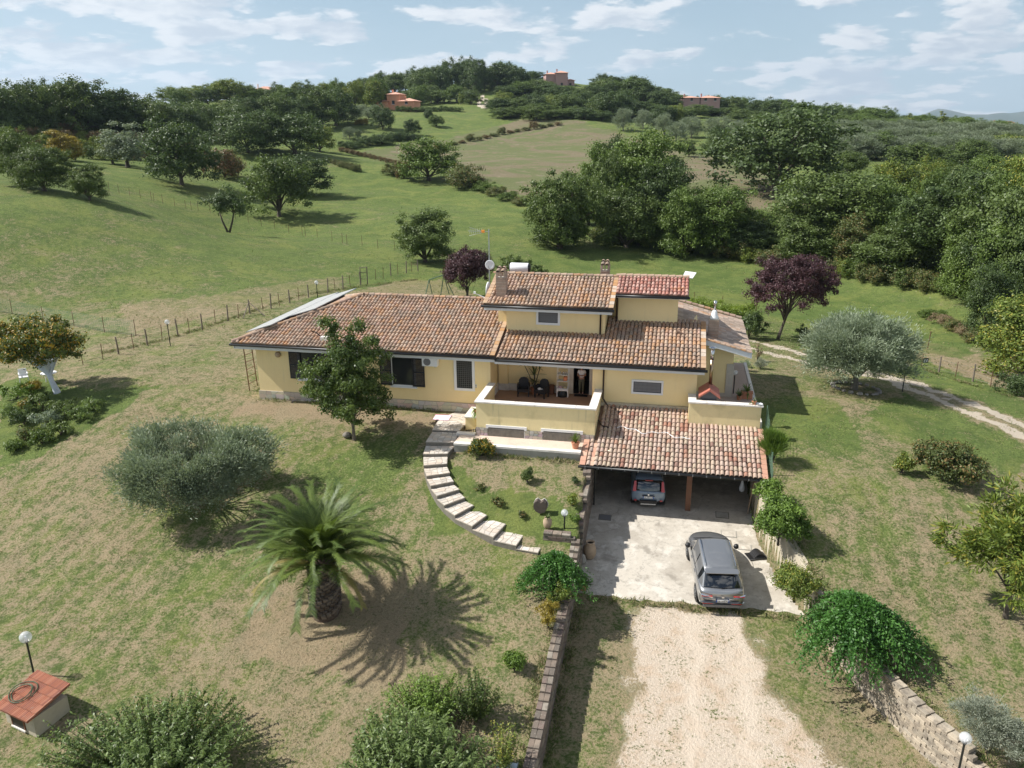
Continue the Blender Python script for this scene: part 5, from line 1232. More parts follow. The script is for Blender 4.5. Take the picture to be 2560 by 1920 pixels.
fu_ = MB().lathe([(.085,1.45),(.085,2.75)], (.05,.35,0), 14).build('flue', M['copper'], po, smooth=True)
MB().lathe([(.087,2.75),(.087,3.3)], (.05,.35,0), 14).build('flue_tip', M['steel'], fu_, smooth=True); MB().lathe([(.02,3.42),(.20,3.36),(.20,3.34),(.02,3.36)], (.05,.35,0), 14).tube([(.05,.42,3.25),(.05,.42,3.38)], .012, 4).build('rain_cap', M['steel'], fu_)
gb = hthing('patio_gas_bottle', 'purple bag leaning on the left side of the grey oven', 'bag', 1.38,37.75,5.0)
MB().box(-.06,.06,-.15,.15,0,.55).build('sack', mat('purple_cloth', (.10,.03,.16), .7), gb); gb.name = 'purple_bag'
pl2 = hthing('patio_planter', 'rectangular terracotta planter with trailing leaves on the patio edge', 'planter', 3.95,40.9,5.0)
MB().box(-.28,.28,-.15,.15,0,.32).box(-.31,.31,-.18,.18,.32,.38).build('trough', M['terracotta'], pl2)
leafy_sword(pl2,40,.6,.07,LM['green'],(-.4,1.3),.36)
pl3 = hthing('patio_pot', 'small terracotta pot of leaves left of the rectangular patio planter', 'potted plant', 3.55,40.6,5.0); pot(pl3,.14,.22); leafy_sword(pl3,24,.45,.06,LM['oak'],(0,1.3),.2)
bt = hthing('blue_tray', 'pale blue plastic tray on the patio floor by the parapet corner', 'tray', 3.7,38.2,5.0)
MB().box(-.35,.35,-.16,.16,0,.04).box(-.35,.35,-.16,-.14,.04,.12).box(-.35,.35,.14,.16,.04,.12).box(-.35,-.33,-.14,.14,.04,.12).box(.33,.35,-.14,.14,.04,.12).build('tray', M['blue'], bt)
pp = hthing('parapet_pot', 'small pot with trailing flowers standing on the patio parapet', 'potted plant', 3.95,37.08,5.99); pot(pp,.11,.17); leafy_sword(pp,22,.32,.05,LM['walnut'],(-.6,1.2),.16)
pw = hthing('white_saucer', 'white bowl lying at the right end of the patio parapet coping', 'bowl', 4.18,37.05,5.99); MB().lathe([(.05,0),(.15,.06),(.17,.06),(.06,.02)], (0,0,0), 12).build('bowl', M['white'], pw)
hl_ = hthing('patio_lamp', 'round glass lamp on a short black post at the side wall corner', 'lamp', 3.32,41.6,5.0)
MB().tube([(0,0,0),(0,0,1.05)], .03, 6).build('pole', M['darkmetal'], hl_); MB().ball((0,0,1.18), .15, 12).build('globe', M['lampglass'], hl_, smooth=True)

# ------------------------------------------------------------------ terrace, inner lawn and drive objects
tp = hthing('potted_agave', 'terracotta pot with upright spiky leaves at the right end of the terrace', 'potted plant', -4.2,34.4,4.2); pot(tp,.19,.30); leafy_sword(tp,46,.5,.05,LM['green'],(.5,1.5),.28,droop=.4)
hp_ = hthing('hanging_planter', 'terracotta planter with trailing vine on the left side of the porch parapet', 'potted plant', -9.42,36.1,4.95); pot(hp_,.14,.22)
leafy_sword(hp_,50,.40,.06,LM['bright'],(-1.2,1.0),.2,droop=1.6)
lw_ = hthing('stair_cheek', 'small yellow wall with white coping beside the head of the curved steps', 'wall', -9.75,36.6,4.2)
MB().box(-.25,.28,-.5,.9,-.5,.52).build('cheek', M['yellow'], lw_); MB().box(-.31,.34,-.56,.96,.52,.58).build('coping', M['travertine'], lw_)
gt = hthing('iron_gate', 'low black iron gate below the hanging planter left of the porch', 'gate', -9.35,35.5,3.7)
g = MB()
for i in range(8): g.tube([(-.42+i*.11,0,0),(-.42+i*.11,0,.62+.02*i)], .014, 4)
g.build('bars', M['black'], gt); MB().tube([(-.45,0,.55),(.42,0,.72)], .02, 4).tube([(-.45,0,.08),(.42,0,.08)], .02, 4).build('rail', M['black'], gt)
ms = hthing('millstone', 'dark heart shaped stone trough standing upright on the inner lawn', 'stone', -5.12,30.1,float(zt(*hw(-5.12,30.1)[:2])))
hs = [(0,.30)]+[(.26*math.sin(a)*1.15, .30+.30*math.cos(a)) for a in (0.45,.9,1.4,1.9,2.4,2.9)]+[(0,-.02)]+[(-.26*math.sin(a)*1.15, .30+.30*math.cos(a)) for a in (2.9,2.4,1.9,1.4,.9,.45)]
hs[0] = (0,.47)
MB().slab([(x,-.10,z+.05) for x, z in hs], (0,.22,.03)).build('slab', M['lightstone'], ms); MB().slab([(x*1.08,.13,z*1.05+.05) for x, z in hs], (0,.05,0)).build('rim', M['travertine'], ms)
jr2 = hthing('amphora', 'clay urn with greenery on the end of the inner lawn above the brick wall', 'urn', -4.66,29.15,2.72)
MB().lathe([(.09,0),(.14,.05),(.19,.22),(.18,.36),(.12,.46),(.13,.50),(.10,.50),(.09,.46)], (0,0,0), 14).build('urn', M['jar'], jr2, smooth=True); leafy_sword(jr2,18,.25,.06,LM['oak'],(.2,1.3),.48)
def big_jar(u, v):
    j = hthing('clay_jar', 'big empty ribbed clay jar standing against the drive wall', 'jar', u, v, float(zD(v))+.012)
    pr = [(.14,0),(.19,.05)]+[(.19+.075*math.sin(math.pi*i/14)+.006*(i % 2), .05+.6*i/14) for i in range(15)]+[(.17,.70),(.20,.74),(.20,.78),(.15,.78),(.14,.70)]
    MB().lathe(pr, (0,0,0), 18).build('jar_body', M['jar'], j, smooth=True); MB().lathe([(.13,.60),(.14,.70)], (0,0,0), 14).build('jar_mouth', M['black'], j)
big_jar(-2.95,30.0)
bag = hthing('sack', 'grey sack slumped beside the big clay jar', 'sack', -3.2,29.6,float(zD(29.6))+.01); MB().lathe([(.12,0),(.15,.12),(.10,.35),(.03,.44)], (0,0,0), 9).build('cloth', M['concrete_grey'], bag)
dp = hthing('drive_pot', 'terracotta pot with dark leaves at the front corner of the concrete drive', 'potted plant', -2.98,27.95,float(zD(27.95))+.012); pot(dp,.17,.27); leafy_sword(dp,60,.5,.08,LM['oakdark'],(.0,1.4),.26)
gr1 = hthing('drain_mat', 'dark ribbed rubber mat propped against the right wall by the car', 'mat', 3.98,31.2,float(zD(31.2))+.02,.35)
mt = MB()
for i in range(16): mt.slab([(-.40+i*.05,-.25,.02+.18*max(0,math.sin((i-4)/11*3.14))),(-.365+i*.05,-.25,.02+.18*max(0,math.sin((i-3.3)/11*3.14))),(-.365+i*.05,.25,.02+.18*max(0,math.sin((i-3.3)/11*3.14))),(-.40+i*.05,.25,.02+.18*max(0,math.sin((i-4)/11*3.14)))], (0,0,.03))
mt.build('mat_ribs', M['black'], gr1); MB().slab([(-.41,-.27,.01),(.41,-.27,.03),(.41,.27,.03),(-.41,.27,.01)], (0,0,.012)).build('mat_back', M['screen'], gr1)
for k, (u, v, s, lb, mm) in enumerate([(2.68,34.0,(.52,.42),'pale square manhole cover just inside the shade right of the post','concrete_grey'),(-2.6,33.0,(.5,.36),'dark metal drain grate near the left drive wall','screen'),(2.92,32.6,(.6,.42),'pale concrete inspection cover in the sun behind the grey car','concrete'),(3.55,31.75,(.5,.34),'square cover flush with the concrete beside the rubber mat','concrete')]):
    mc = hthing('manhole_cover', lb, 'cover', u, v, float(zD(v))+.014); mc.rotation_euler = (math.atan(.14),0,TH)
    MB().box(-s[0]/2,s[0]/2,-s[1]/2,s[1]/2,0,.022).build('lid', M[mm], mc)
    MB().box(-s[0]/2-.04,s[0]/2+.04,-s[1]/2-.04,-s[1]/2-.005,0,.012).box(-s[0]/2-.04,s[0]/2+.04,s[1]/2+.005,s[1]/2+.04,0,.012).box(-s[0]/2-.04,-s[0]/2-.005,-s[1]/2,s[1]/2,0,.012).box(s[0]/2+.005,s[0]/2+.04,-s[1]/2,s[1]/2,0,.012).build('rim', M['dark_mortar' if k < 2 else 'concrete_grey'], mc)
wb_ = hthing('white_bag', 'white plastic bag hanging on the right wall inside the carport', 'bag', 3.6,35.6,2.0); MB().lathe([(.03,.6),(.07,.45),(.14,.2),(.12,.06),(.04,.0)], (0,0,.1), 9).build('bag', M['whiteplastic'], wb_)
bn_ = hthing('bench', 'long pale bench against the carport back wall', 'bench', 2.6,37.6,1.7); MB().box(-1.5,1.3,-.25,.25,.8,.88).build('top', M['mortar'], bn_)
for x in (-1.4,1.2): MB().box(x-.05,x+.05,-.2,.2,0,.8).build('leg', M['mortar'], bn_)
tl = hthing('garden_tools', 'bundle of poles and planks leaning in the right corner of the carport', 'tools', 3.9,34.5,1.65)
for i in range(5): MB().tube([(-.1+.02*i,-.3+.15*i,0),(.08,-.28+.16*i,1.6-.1*i)], .02, 5).build('pole', M['wood' if i % 2 else 'jar'], tl)
# ladder on the wing corner
ld = hthing('ladder', 'rusty ladder leaning on the roof edge at the left corner of the villa', 'ladder', -23.65,39.5,4.2); LO = (-23.65,39.5,4.2)
A0_, A1_, B0_, B1_ = Vector((-23.62,39.15,4.2)), Vector((-23.40,38.62,7.38)), Vector((-23.62,40.05,4.2)), Vector((-23.38,39.42,7.3))
part('rail', MB().tube([A0_, A1_], .032, 6), M['rust'], ld, LO); part('rail', MB().tube([B0_, B1_], .032, 6), M['rust'], ld, LO)
for i in range(1, 7): t_ = i/7+.02; part('rung', MB().tube([A0_.lerp(A1_, t_), B0_.lerp(B1_, t_)], .018, 5), M['rust'], ld, LO)
# green netting fence down the right side of the carport
nf = hthing('net_fence', 'green wire netting fence running down beside the right end of the carport', 'fence', 4.55,35.5,3.4); NO = (4.55,35.5,3.4)
for v, zt_ in ((37.3,5.9),(36.2,5.6),(35.0,5.3),(33.9,4.9),(33.3,4.3)): part('post', MB().tube([(4.6,v,3.2),(4.6,v,zt_)], .025, 5), M['net'], nf, NO)
nw = MB()
for i in range(9): nw.tube([(4.6,37.3,4.6+.16*i),(4.6,35,4.0+.16*i),(4.6,33.3,3.2+.13*i)], .007, 3, caps=False)
for i in range(26): v = 33.3+i*.16; z0 = 3.2+(v-33.3)*.35; nw.tube([(4.6,v,z0),(4.6,v,z0+1.15)], .006, 3, caps=False)
part('netting', nw, M['net'], nf, NO)

# ------------------------------------------------------------------ foliage
def leaves(C, Nrm, L, Wd, rs, jitter=.7, up=0.0, fold=True):
    """diamond leaves at C; Nrm = preferred normals; returns V,F"""
    n = len(C); nm = Nrm+rs.normal(0, jitter, (n, 3)); nm[:,2] += up; nm /= np.linalg.norm(nm, axis=1)[:,None]+1e-9
    t = rs.normal(0, 1, (n, 3)); t -= nm*(t*nm).sum(1)[:,None]; t /= np.linalg.norm(t, axis=1)[:,None]+1e-9; b = np.cross(nm, t)
    L = L*rs.uniform(.65, 1.25, n)[:,None]; Wd = Wd*rs.uniform(.7, 1.2, n)[:,None]
    V = np.stack([C-t*L*.5, C+b*Wd*.5+t*L*.05, C+t*L*.5, C-b*Wd*.5+t*L*.05], 1).reshape(-1, 3)
    F = np.arange(4*n).reshape(n, 4); return V, F
def shoots(C, D, L, Wd, rs):
    """narrow leaves set along a direction D"""
    n = len(C); t = D/(np.linalg.norm(D, axis=1)[:,None]+1e-9); r = rs.normal(0, 1, (n, 3)); b = np.cross(t, r); b /= np.linalg.norm(b, axis=1)[:,None]+1e-9
    L = L*rs.uniform(.6, 1.3, n)[:,None]; Wd = Wd*rs.uniform(.7, 1.2, n)[:,None]
    V = np.stack([C-b*Wd*.2, C+t*L*.5-b*Wd*.5, C+t*L, C+t*L*.5+b*Wd*.5], 1).reshape(-1, 3)
    return V, np.arange(4*n).reshape(n, 4)
def clusters(rs, n, rx, ry, rz, zc, flat=.0, lump=.22, shell=.62, cut=-.75):
    """cluster centres filling an uneven crown"""
    d = rs.normal(0, 1, (n*3, 3)); d /= np.linalg.norm(d, axis=1)[:,None]; d = d[d[:,2] > cut][:n]
    ph = rs.rand(6)*6.28
    k = 1+lump*(np.sin(d[:,0]*3.1+ph[0])*np.sin(d[:,1]*2.7+ph[1])+.7*np.sin(d[:,2]*4.3+ph[2]+d[:,0]*2)+.5*np.sin(d[:,1]*6.1+ph[3]))
    k = np.clip(k, .62, 1.16); r = (shell+(1-shell)*rs.rand(len(d)))*k
    inner = rs.rand(len(d)) < .25; r[inner] *= rs.uniform(.3, .8, inner.sum())
    rh = np.hypot(d[:,0], d[:,1])+1e-6; f = np.where(d[:,2] < 0, np.clip(1/np.maximum(rh, .5), 1, 2)**.75, 1)      # full skirts
    return np.stack([d[:,0]*f*rx*r, d[:,1]*f*ry*r, zc+d[:,2]*rz*r], 1)
def crown_mesh(name, seed, C, cr, per, L, Wd, m, kind='leaf', zc=0, up=.25, flat=.7, droop=0.0, jitter=.7):
    rs = np.random.RandomState(seed); n = len(C)*per; idx = np.repeat(np.arange(len(C)), per)
    crs = cr*rs.uniform(.65, 1.35, len(C))[idx][:,None] if np.isscalar(cr) else np.asarray(cr)[idx][:,None]
    o = rs.normal(0, 1, (n, 3)); o /= np.linalg.norm(o, axis=1)[:,None]; o *= np.clip(np.abs(rs.normal(.62, .34, (n, 1))), .05, 1.7)
    o[:,2] *= flat; P = C[idx]+o*crs
    out = P-np.array([0, 0, zc]); out /= np.linalg.norm(out, axis=1)[:,None]+1e-9
    if kind == 'leaf': V, F = leaves(P, o+out*.4, L, Wd, rs, jitter=jitter, up=up)
    else:
        D = o*.6+out*.6+rs.normal(0, .45, (n, 3)); D[:,2] += up-droop; V, F = shoots(P, D, L, Wd, rs)
    tone = np.repeat(np.clip(rs.rand(n)*.55+(rs.rand(len(C))*.45)[idx], 0, 1), 4)
    return meshnp(name, V, F, m, tone=tone)
def limbs_mesh(name, seed, C, base_r, trunk_h, fork=.35, nl=12, m=None, lean=(0,0), stems=1, rtip=.02, spread=.25, nseg=4, sides=6):
    rs = random.Random(seed); b = MB(); C = [Vector(c) for c in C]; pick = rs.sample(C, min(nl, len(C)))
    for s in range(stems):
        a = 6.283*s/max(1, stems)+rs.random(); off = Vector((math.cos(a), math.sin(a), 0))*(spread*base_r*2.2 if stems > 1 else 0)
        top = Vector((lean[0], lean[1], trunk_h))+off*3.0*(1 if stems > 1 else 0); k = math.sqrt(1.0/stems)
        mid = Vector((off.x+lean[0]*.4+rs.uniform(-.04, .04), off.y+lean[1]*.4, trunk_h*.5))
        b.tube([off+Vector((0,0,-.3)), off+Vector((0,0,.06)), mid, top], [base_r*1.5*k, base_r*1.12*k, base_r*.85*k, base_r*.7*k], 8)
        for c in pick[s::stems]:
            st = mid.lerp(top, rs.uniform(.35, 1.0)); d = c-st; pts = [st]; r = [base_r*.42*k]
            for q in range(1, nseg):
                t = q/nseg; pts.append(st+d*t+Vector((rs.uniform(-.05, .05), rs.uniform(-.05, .05), .12*math.sin(t*3.14)))*d.length); r.append(base_r*.42*k*(1-t)+rtip*t)
            pts.append(c); r.append(rtip*.6); b.tube(pts, r, sides, caps=False)
    me = bpy.data.meshes.new(name); me.from_pydata(b.v, [], b.f); me.materials.append(m or M['bark']); me.polygons.foreach_set('use_smooth', [True]*len(b.f)); me.update(); return me

# shared tree kinds (height about 10 m); copies are scaled
def make_kind(name, seed, w, h, n, per, L, lm, bark, trunk=.16, cr=.95, zc=None, rz=None, kind='leaf', nl=12, stems=1, cut=-.75, lump=.22, br=None, jitter=.7, flat=.75, shell=.6, kind_full=True):
    rs = np.random.RandomState(seed); zc = zc or h*(.5+trunk*.5); rz = rz or h*.5*(1-trunk)
    cut = -.95 if cut == -.75 else cut
    if kind_full: zc, rz = zc*.90, rz*1.06
    C = clusters(rs, n, w/2*.84, w/2*.84, rz*.86, zc, cut=cut, lump=lump, shell=shell)
    C[:,2] = np.maximum(C[:,2], h*.05)
    cm_ = crown_mesh(name+'_crown', seed+1, C, cr, per, L, L*.62 if kind == 'leaf' else L*.16, lm, kind, zc, jitter=jitter, flat=flat)
    tm = limbs_mesh(name+'_trunk', seed+2, C, br or h*.030, h*trunk*1.4+.3, nl=nl, m=bark, stems=stems)
    return cm_, tm, h, w
KIND = {
 'oakA': make_kind('oak', 11, 9.8, 10, 120, 120, .33, LM['oakdark'], M['bark'], .05, cr=1.05),
 'oakB': make_kind('oak', 21, 11.5, 10, 140, 120, .33, LM['oakdark'], M['bark'], .08, lump=.3, cr=1.1),
 'oakC': make_kind('oak', 31, 8.2, 10, 110, 120, .32, LM['oak'], M['bark'], .05, lump=.26, cr=1.0),
 'tallA': make_kind('tall', 41, 6.4, 10, 90, 110, .30, LM['green'], M['bark'], .06, cr=.9),
 'tallB': make_kind('tall', 51, 5.6, 10, 85, 110, .30, LM['oak'], M['bark'], .08, cr=.85, lump=.3),
 'bush': make_kind('bush', 61, 12.5, 10, 95, 100, .5, LM['bramble'], M['bark'], .0, zc=4.2, rz=5.4, cut=-.6, cr=1.5),
 'olive': make_kind('olive', 71, 10.5, 10, 80, 150, .62, LM['olivefar'], M['bark_grey'], .08, kind='shoot', cr=1.25, lump=.12),
 'poplar': make_kind('poplar', 81, 3.2, 10, 45, 70, .36, LM['yellowgreen'], M['bark'], .06, cr=.6),
 'cypress': make_kind('cypress', 91, 1.8, 10, 40, 60, .3, LM['oakdark'], M['bark'], .02, cr=.5),
 'nearA': make_kind('neartree', 101, 8.8, 10, 210, 150, .24, LM['green'], M['bark'], .04, cr=.85, lump=.28),
 'nearB': make_kind('neartree', 111, 9.5, 10, 190, 140, .24, LM['oak'], M['bark'], .10, cr=.75, lump=.34, nl=18, shell=.62),
 'nearC': make_kind('neartree', 121, 7.4, 10, 180, 150, .24, LM['oak'], M['bark'], .02, cr=.85, lump=.28),
}
CAT = {'olive':'tree','bush':'bush'}
def plant(kind, x, y, h, w=None, lm=None, label=None, name=None, group=None, cat=None, rz=None, sink=.15, z=None):
    cm_, tm, H0, W0 = KIND[kind]; s = h/H0; sw = (w/W0) if w else s
    z = (zt(x, y) if z is None else z)-sink*s
    t = thing(name or ('bush' if kind == 'bush' else 'olive_tree' if kind == 'olive' else 'tree'), label, cat or CAT.get(kind, 'tree'), (x, y, z), RND.uniform(0, 6.28) if rz is None else rz, group)
    t.scale = (sw*RND.uniform(.86,1.14), sw*RND.uniform(.86,1.14), s); t.rotation_euler = (RND.uniform(-.07,.07), RND.uniform(-.07,.07), t.rotation_euler[2])
    c = obj('crown', cm_, t); obj('trunk', tm, t)
    if lm: c.material_slots[0].link = 'OBJECT'; c.material_slots[0].material = LM[lm]
    return t
def ptree(kind, px, py, top, wpx, lm=None, label=None, **k):
    """tree standing where the sight line through (px,py) meets the ground; top row and width in photo pixels give its size"""
    g = G(px, py)
    if g is None: return
    d = -(CM.T @ (g-CAM))[2]; h = (top_at(g, top)-g[2])*1.07; return plant(kind, g[0], g[1], h, wpx*d/FPX*(1.08 if kind in ('olive','bush') else 1.26), lm, label, **k)

LCOL = {'oakdark':'dark green','oak':'mid green','green':'bright green','yellowgreen':'yellow green','bramble':'olive green','dry':'dry straw coloured','redhedge':'rusty'}
LSHP = {'oakA':'broad','oakB':'spreading','oakC':'rounded','tallA':'upright','tallB':'slim','nearA':'wide leafy','nearB':'open crowned','nearC':'dense upright','bush':'low'}
def lab(label, kind, lm, f):
    side = 'left part' if f < .34 else 'middle' if f < .67 else 'right part'
    lb = label
    for w_ in ('tall dark ','dark ','leafy ','big leafy ','tangled ','scrubby ','green '):
        if lb.startswith(w_): lb = lb[len(w_):]
    return ' '.join(f'{LSHP[kind]} {LCOL[lm]} {lb}'.split()[:13])+', '+side.split()[0]
# ---- single trees in the meadows
T = ptree
T('nearB',57,465,298,105,'oak','leaning dark tree at the left picture edge, leftmost of the pair on the slope')
T('nearA',111,477,352,128,'oak','round tree on a short trunk second from the left edge of the upper meadow')
T('nearC',224,499,400,66,'oak','small slim tree standing alone just behind the start of the far fence')
T('oakB',455,462,293,190,'oakdark','very wide dark oak with crown reaching the grass, on the left slope')
T('oakA',698,540,372,155,'oak','broad bushy oak in the middle meadow right of the forked tree')
T('oakC',762,487,380,125,'oakdark','dark round tree right behind the broad bushy oak of the middle meadow')
T('tallA',165,411,320,80,'yellow','yellow autumn tree at the foot of the left woodland')
T('tallB',320,418,298,85,'olivefar','grey green upright tree left of the very wide dark oak')
T('tallB',282,408,345,50,'yellowgreen','small pale tree between the yellow tree and the grey green tree')
T('bush',562,442,362,110,'redhedge','rusty brown bush behind the gap between the two big meadow oaks')
T('bush',470,400,350,100,'redhedge','brownish bush behind the very wide dark oak')
T('oakB',620,382,270,150,'oakdark','big dark tree with see-through trunks on the field edge, left of a pair')
T('oakA',738,385,272,150,'oakdark','big dark tree on the field edge, right of a pair')
T('oakC',800,380,305,60,'yellowgreen','yellowish tree at the right end of the dark pair on the field edge')
# forked small tree
g = G(572,582); dd = -(CM.T @ (g-CAM))[2]; h_ = top_at(g, 462)-g[2]; w_ = 108*dd/FPX
rs = np.random.RandomState(5); C = clusters(rs, 60, w_*.42, w_*.42, h_*.34, h_*.62, lump=.35)
ft_ = thing('forked_tree', 'small dark tree on two crooked trunks standing alone in the meadow', 'tree', tuple(g))
obj('crown', crown_mesh('forked_crown', 6, C, .75, 90, .26, .16, LM['oakdark'], zc=h_*.62), ft_); b_ = MB()
for s in (-1, 1):
    b_.tube([(0,0,-.2),(s*.35,0,.7),(s*.45+.2*s,0,1.5),(s*.9,.1,2.6)], [.16,.13,.11,.08], 7)
    for q in range(5): b_.tube([(s*.9,.1,2.5), Vector((s*.9,.1,2.5)).lerp(Vector(C[q*7+3+(s > 0)]), .5), tuple(C[q*7+3+(s > 0)])], [.07,.04,.02], 5)
b_.build('trunk', M['bark'], ft_, smooth=True)
T('oakC',1073,452,335,120,'green','rounded green tree standing in the hedgerow between meadow and brown field')
T('bush',1160,470,402,105,'bramble','shaggy bush right of the rounded green hedgerow tree')
T('bush',985,438,405,62,'bramble','low bush left of the rounded green hedgerow tree')
T('bush',1010,446,395,40,'redhedge','small brown bush touching the rounded hedgerow tree')
T('oakB',957,324,260,62,'oakdark','dark round tree below the salmon villa on the hill')
T('oakC',1031,338,294,44,'oakdark','small dark tree left of the two little trees on the upper pasture')
T('oakC',1075,304,267,27,'oakdark','upper one of two small trees close together on the upper pasture')
T('oakA',1091,318,284,42,'oak','lower one of two small trees close together on the upper pasture')
T('olive',874,348,318,34,None,'small olive on the left of the upper pasture')
T('olive',897,349,324,20,None,'tiny olive beside another on the left of the upper pasture')
for k, (x, y, t_, w_) in enumerate([(890,301,273,38),(858,305,280,34),(922,299,272,34),(905,284,262,46),(940,282,262,34),(870,286,266,36),(840,290,268,38)]): T('olive',x,y,t_,w_,None,'grey green olive in the small grove left of the salmon villa',group='olives left of the salmon villa')
T('bush',905,312,294,36,'yellow','yellow shrub beside the dark round tree below the salmon villa')
for k in range(9): T('bush',1003+k*18,279,262+(k % 3)*2,26,'oak','clipped dark bush in the hedge before the salmon villa',name='hedge_bush',group='hedge before the salmon villa')
T('tallA',1152,262,232,15,'yellowgreen','pale slim tree right of the two white tanks')
T('tallB',1182,250,235,12,'oak','tiny dark tree beside the silver tank')
for k, (x, y, t_, w_) in enumerate([(898,366,340,48),(925,362,336,50),(955,360,330,60),(985,352,326,62),(1010,349,328,60),(1035,350,332,44),(868,370,350,50)]): T('bush',x,y,t_,w_,'oakdark','dark bush in the hedgerow below the upper pasture',group='hedgerow below the upper pasture')
for k in range(16):
    x = 1095+k*20; y = 368-k*3.9+((k-8)**2)*.05; T('bush',x,y,y-(9 if k % 4 else 22),26,'bramble' if k % 3 else 'redhedge','scrubby bush along the field boundary above the brown field',group='scrub along the field boundary')
for k in range(13): T('bush',855+k*13,378+k*3.1,366+k*3.2,22,'redhedge','rusty scrub bush along the bank below the hedgerow',group='rusty scrub along the bank')
for k in range(5): T('bush',1182+k*30,468+k*11,436+k*13,62,'green' if k % 2 else 'bramble','bramble bush in the hedge sloping down from the shaggy bush',group='bramble hedge beside the brown field')
for k in range(9): T('bush',820+k*9,405+k*3,392+k*2,24,'bramble','low scrub right of the big meadow oaks',group='low scrub at the meadow edge')
T('nearB',1400,622,398,185,'oak','tall feathery tree with low branches in the meadow behind the villa')
T('nearC',1398,622,520,112,'oak','dense young growth around the foot of the tall feathery tree')
T('nearC',1063,655,507,108,'oak','young oak just behind the garden fence left of the tv mast')
# olives and oaks of the middle distance, right half
for k, (x, y, t_, w_) in enumerate([(1558,327,271,56),(1608,322,274,48),(1660,337,284,56),(1690,352,305,52),(1728,345,292,60),(1800,345,292,78),(1640,322,296,40),(1850,350,300,60)]): T('olive',x,y,t_,w_,None,'rounded pale olive in the row above the brown field',group='olives above the brown field')
T('oakC',1790,402,308,80,'oakdark','dark round tree left of the huge spreading oak')
T('oakC',1722,392,346,40,'oak','small dark tree at the top right corner of the brown field')
T('oakB',1935,482,258,290,'oakdark','huge spreading oak standing at the edge of the brown field')
T('nearC',1590,590,300,170,'green','tallest bright green tree of the thicket behind the villa')
T('nearB',1520,600,345,120,'oak','leafy tree at the left side of the thicket behind the villa')
T('nearA',1655,605,368,130,'oakdark','greyish dark tree behind the rounded tree of the thicket')
T('nearC',1565,618,455,130,'oak','lower leafy tree at the foot of the thicket')
T('nearA',1790,630,440,175,'green','rounded light green tree on the right of the thicket behind the villa')
T('nearC',1705,635,450,110,'green','slender green tree between thicket and rounded light green tree')
T('nearC',1870,640,545,110,'oakdark','dark bush at the foot of the rounded light green tree')
T('nearA',2075,640,398,300,'oak','broad feathery tree right of centre above the purple plum')
T('nearC',2190,640,430,140,'green','green tree right behind the broad feathery tree')
T('nearC',2015,665,500,150,'oak','shrubby tree on the left foot of the broad feathery tree')
T('nearB',2360,670,398,250,'oakdark','dark oak with bare crooked limbs above the right meadow')
T('nearC',2130,672,520,120,'bramble','olive green shrubby tree above the purple plum')
T('nearC',2230,690,540,150,'oak','shrubby tree in the hedge behind the right meadow')
T('nearA',2500,740,420,230,'oak','massive bright green tree at the right picture edge')
T('nearC',2570,700,330,180,'yellowgreen','tall tree with yellowish top cut by the right picture edge')
T('nearC',2400,745,520,110,'green','bushy tree left of the massive bright green tree')
T('nearC',2462,842,640,105,'oakdark','ivy clad dark tree hanging over the right meadow')
T('nearA',2590,945,720,230,'yellowgreen','yellow green tree at the right picture edge beside the field fence')
T('bush',2535,985,925,80,'oakdark','dark low bush below the yellow green tree at the right edge')
for k in range(30):
    x = 1500+k*32; y = 600+k*4.3+(max(0,k-10)*.9); ll = RND.choice(['bramble','oak','green','bramble','yellowgreen']); T('bush',x,y,y-RND.uniform(38,62),RND.uniform(58,84),ll,lab('tangled bush in the hedge across the back meadow','bush',ll,k/30),group='hedge along the back meadow')
for k in range(10): ll = RND.choice(['bramble','green','dry']); T('bush',2330+k*26,800+k*13+RND.uniform(-6,6),770+k*12,RND.uniform(48,70),ll,lab('bush along the dry bank by the right fence','bush',ll,k/10),group='scrub on the dry bank')
# olive grove on the right
k = 0
for row, (y0, n_) in enumerate([(345,13),(370,13),(398,11)]):
    for i in range(n_):
        x = 2090+i*40+row*17+RND.uniform(-8,8); T('olive',x,y0+(x-2100)*.028,y0-46-row*8+(x-2100)*.02+RND.uniform(-5,5),RND.uniform(62,86)+row*8,None,'silvery olive in the grove on the right hillside',group='olive grove on the right hillside'); k += 1
for x, y, t_, w_, l in [(2190,398,322,90,'green'),(2330,395,330,80,'green'),(2420,425,340,110,'oak'),(2520,400,330,110,'yellowgreen'),(2290,440,350,120,'oak'),(2460,480,380,130,'green'),(2550,520,400,120,'oak'),(2120,440,372,90,'oak')]:
    T('oakC',x,y,t_,w_,l,'green tree scattered between the olives of the right hillside',group='trees between the right hand olives')
T('poplar',2268,345,283,24,'yellowgreen','left of two yellowish pointed poplars on the right skyline'); T('poplar',2347,345,278,26,'yellowgreen','right of two yellowish pointed poplars on the right skyline')
# rusty orchard on the left
for r_ in range(4):
    for i in range(11):
        x = 6+i*32+r_*9+RND.uniform(-6,6); y = 345+r_*18+RND.uniform(-3,3); ll = RND.choice(['redhedge','redhedge','oak','yellowgreen']); T('bush',x,y,y-RND.uniform(38,52),RND.uniform(36,50),ll,LCOL[ll]+' fruit tree in the '+('nearest','second','third','farthest')[3-r_]+' row of the orchard below the left wood',name='orchard_tree',cat='tree',group='orchard below the left wood')
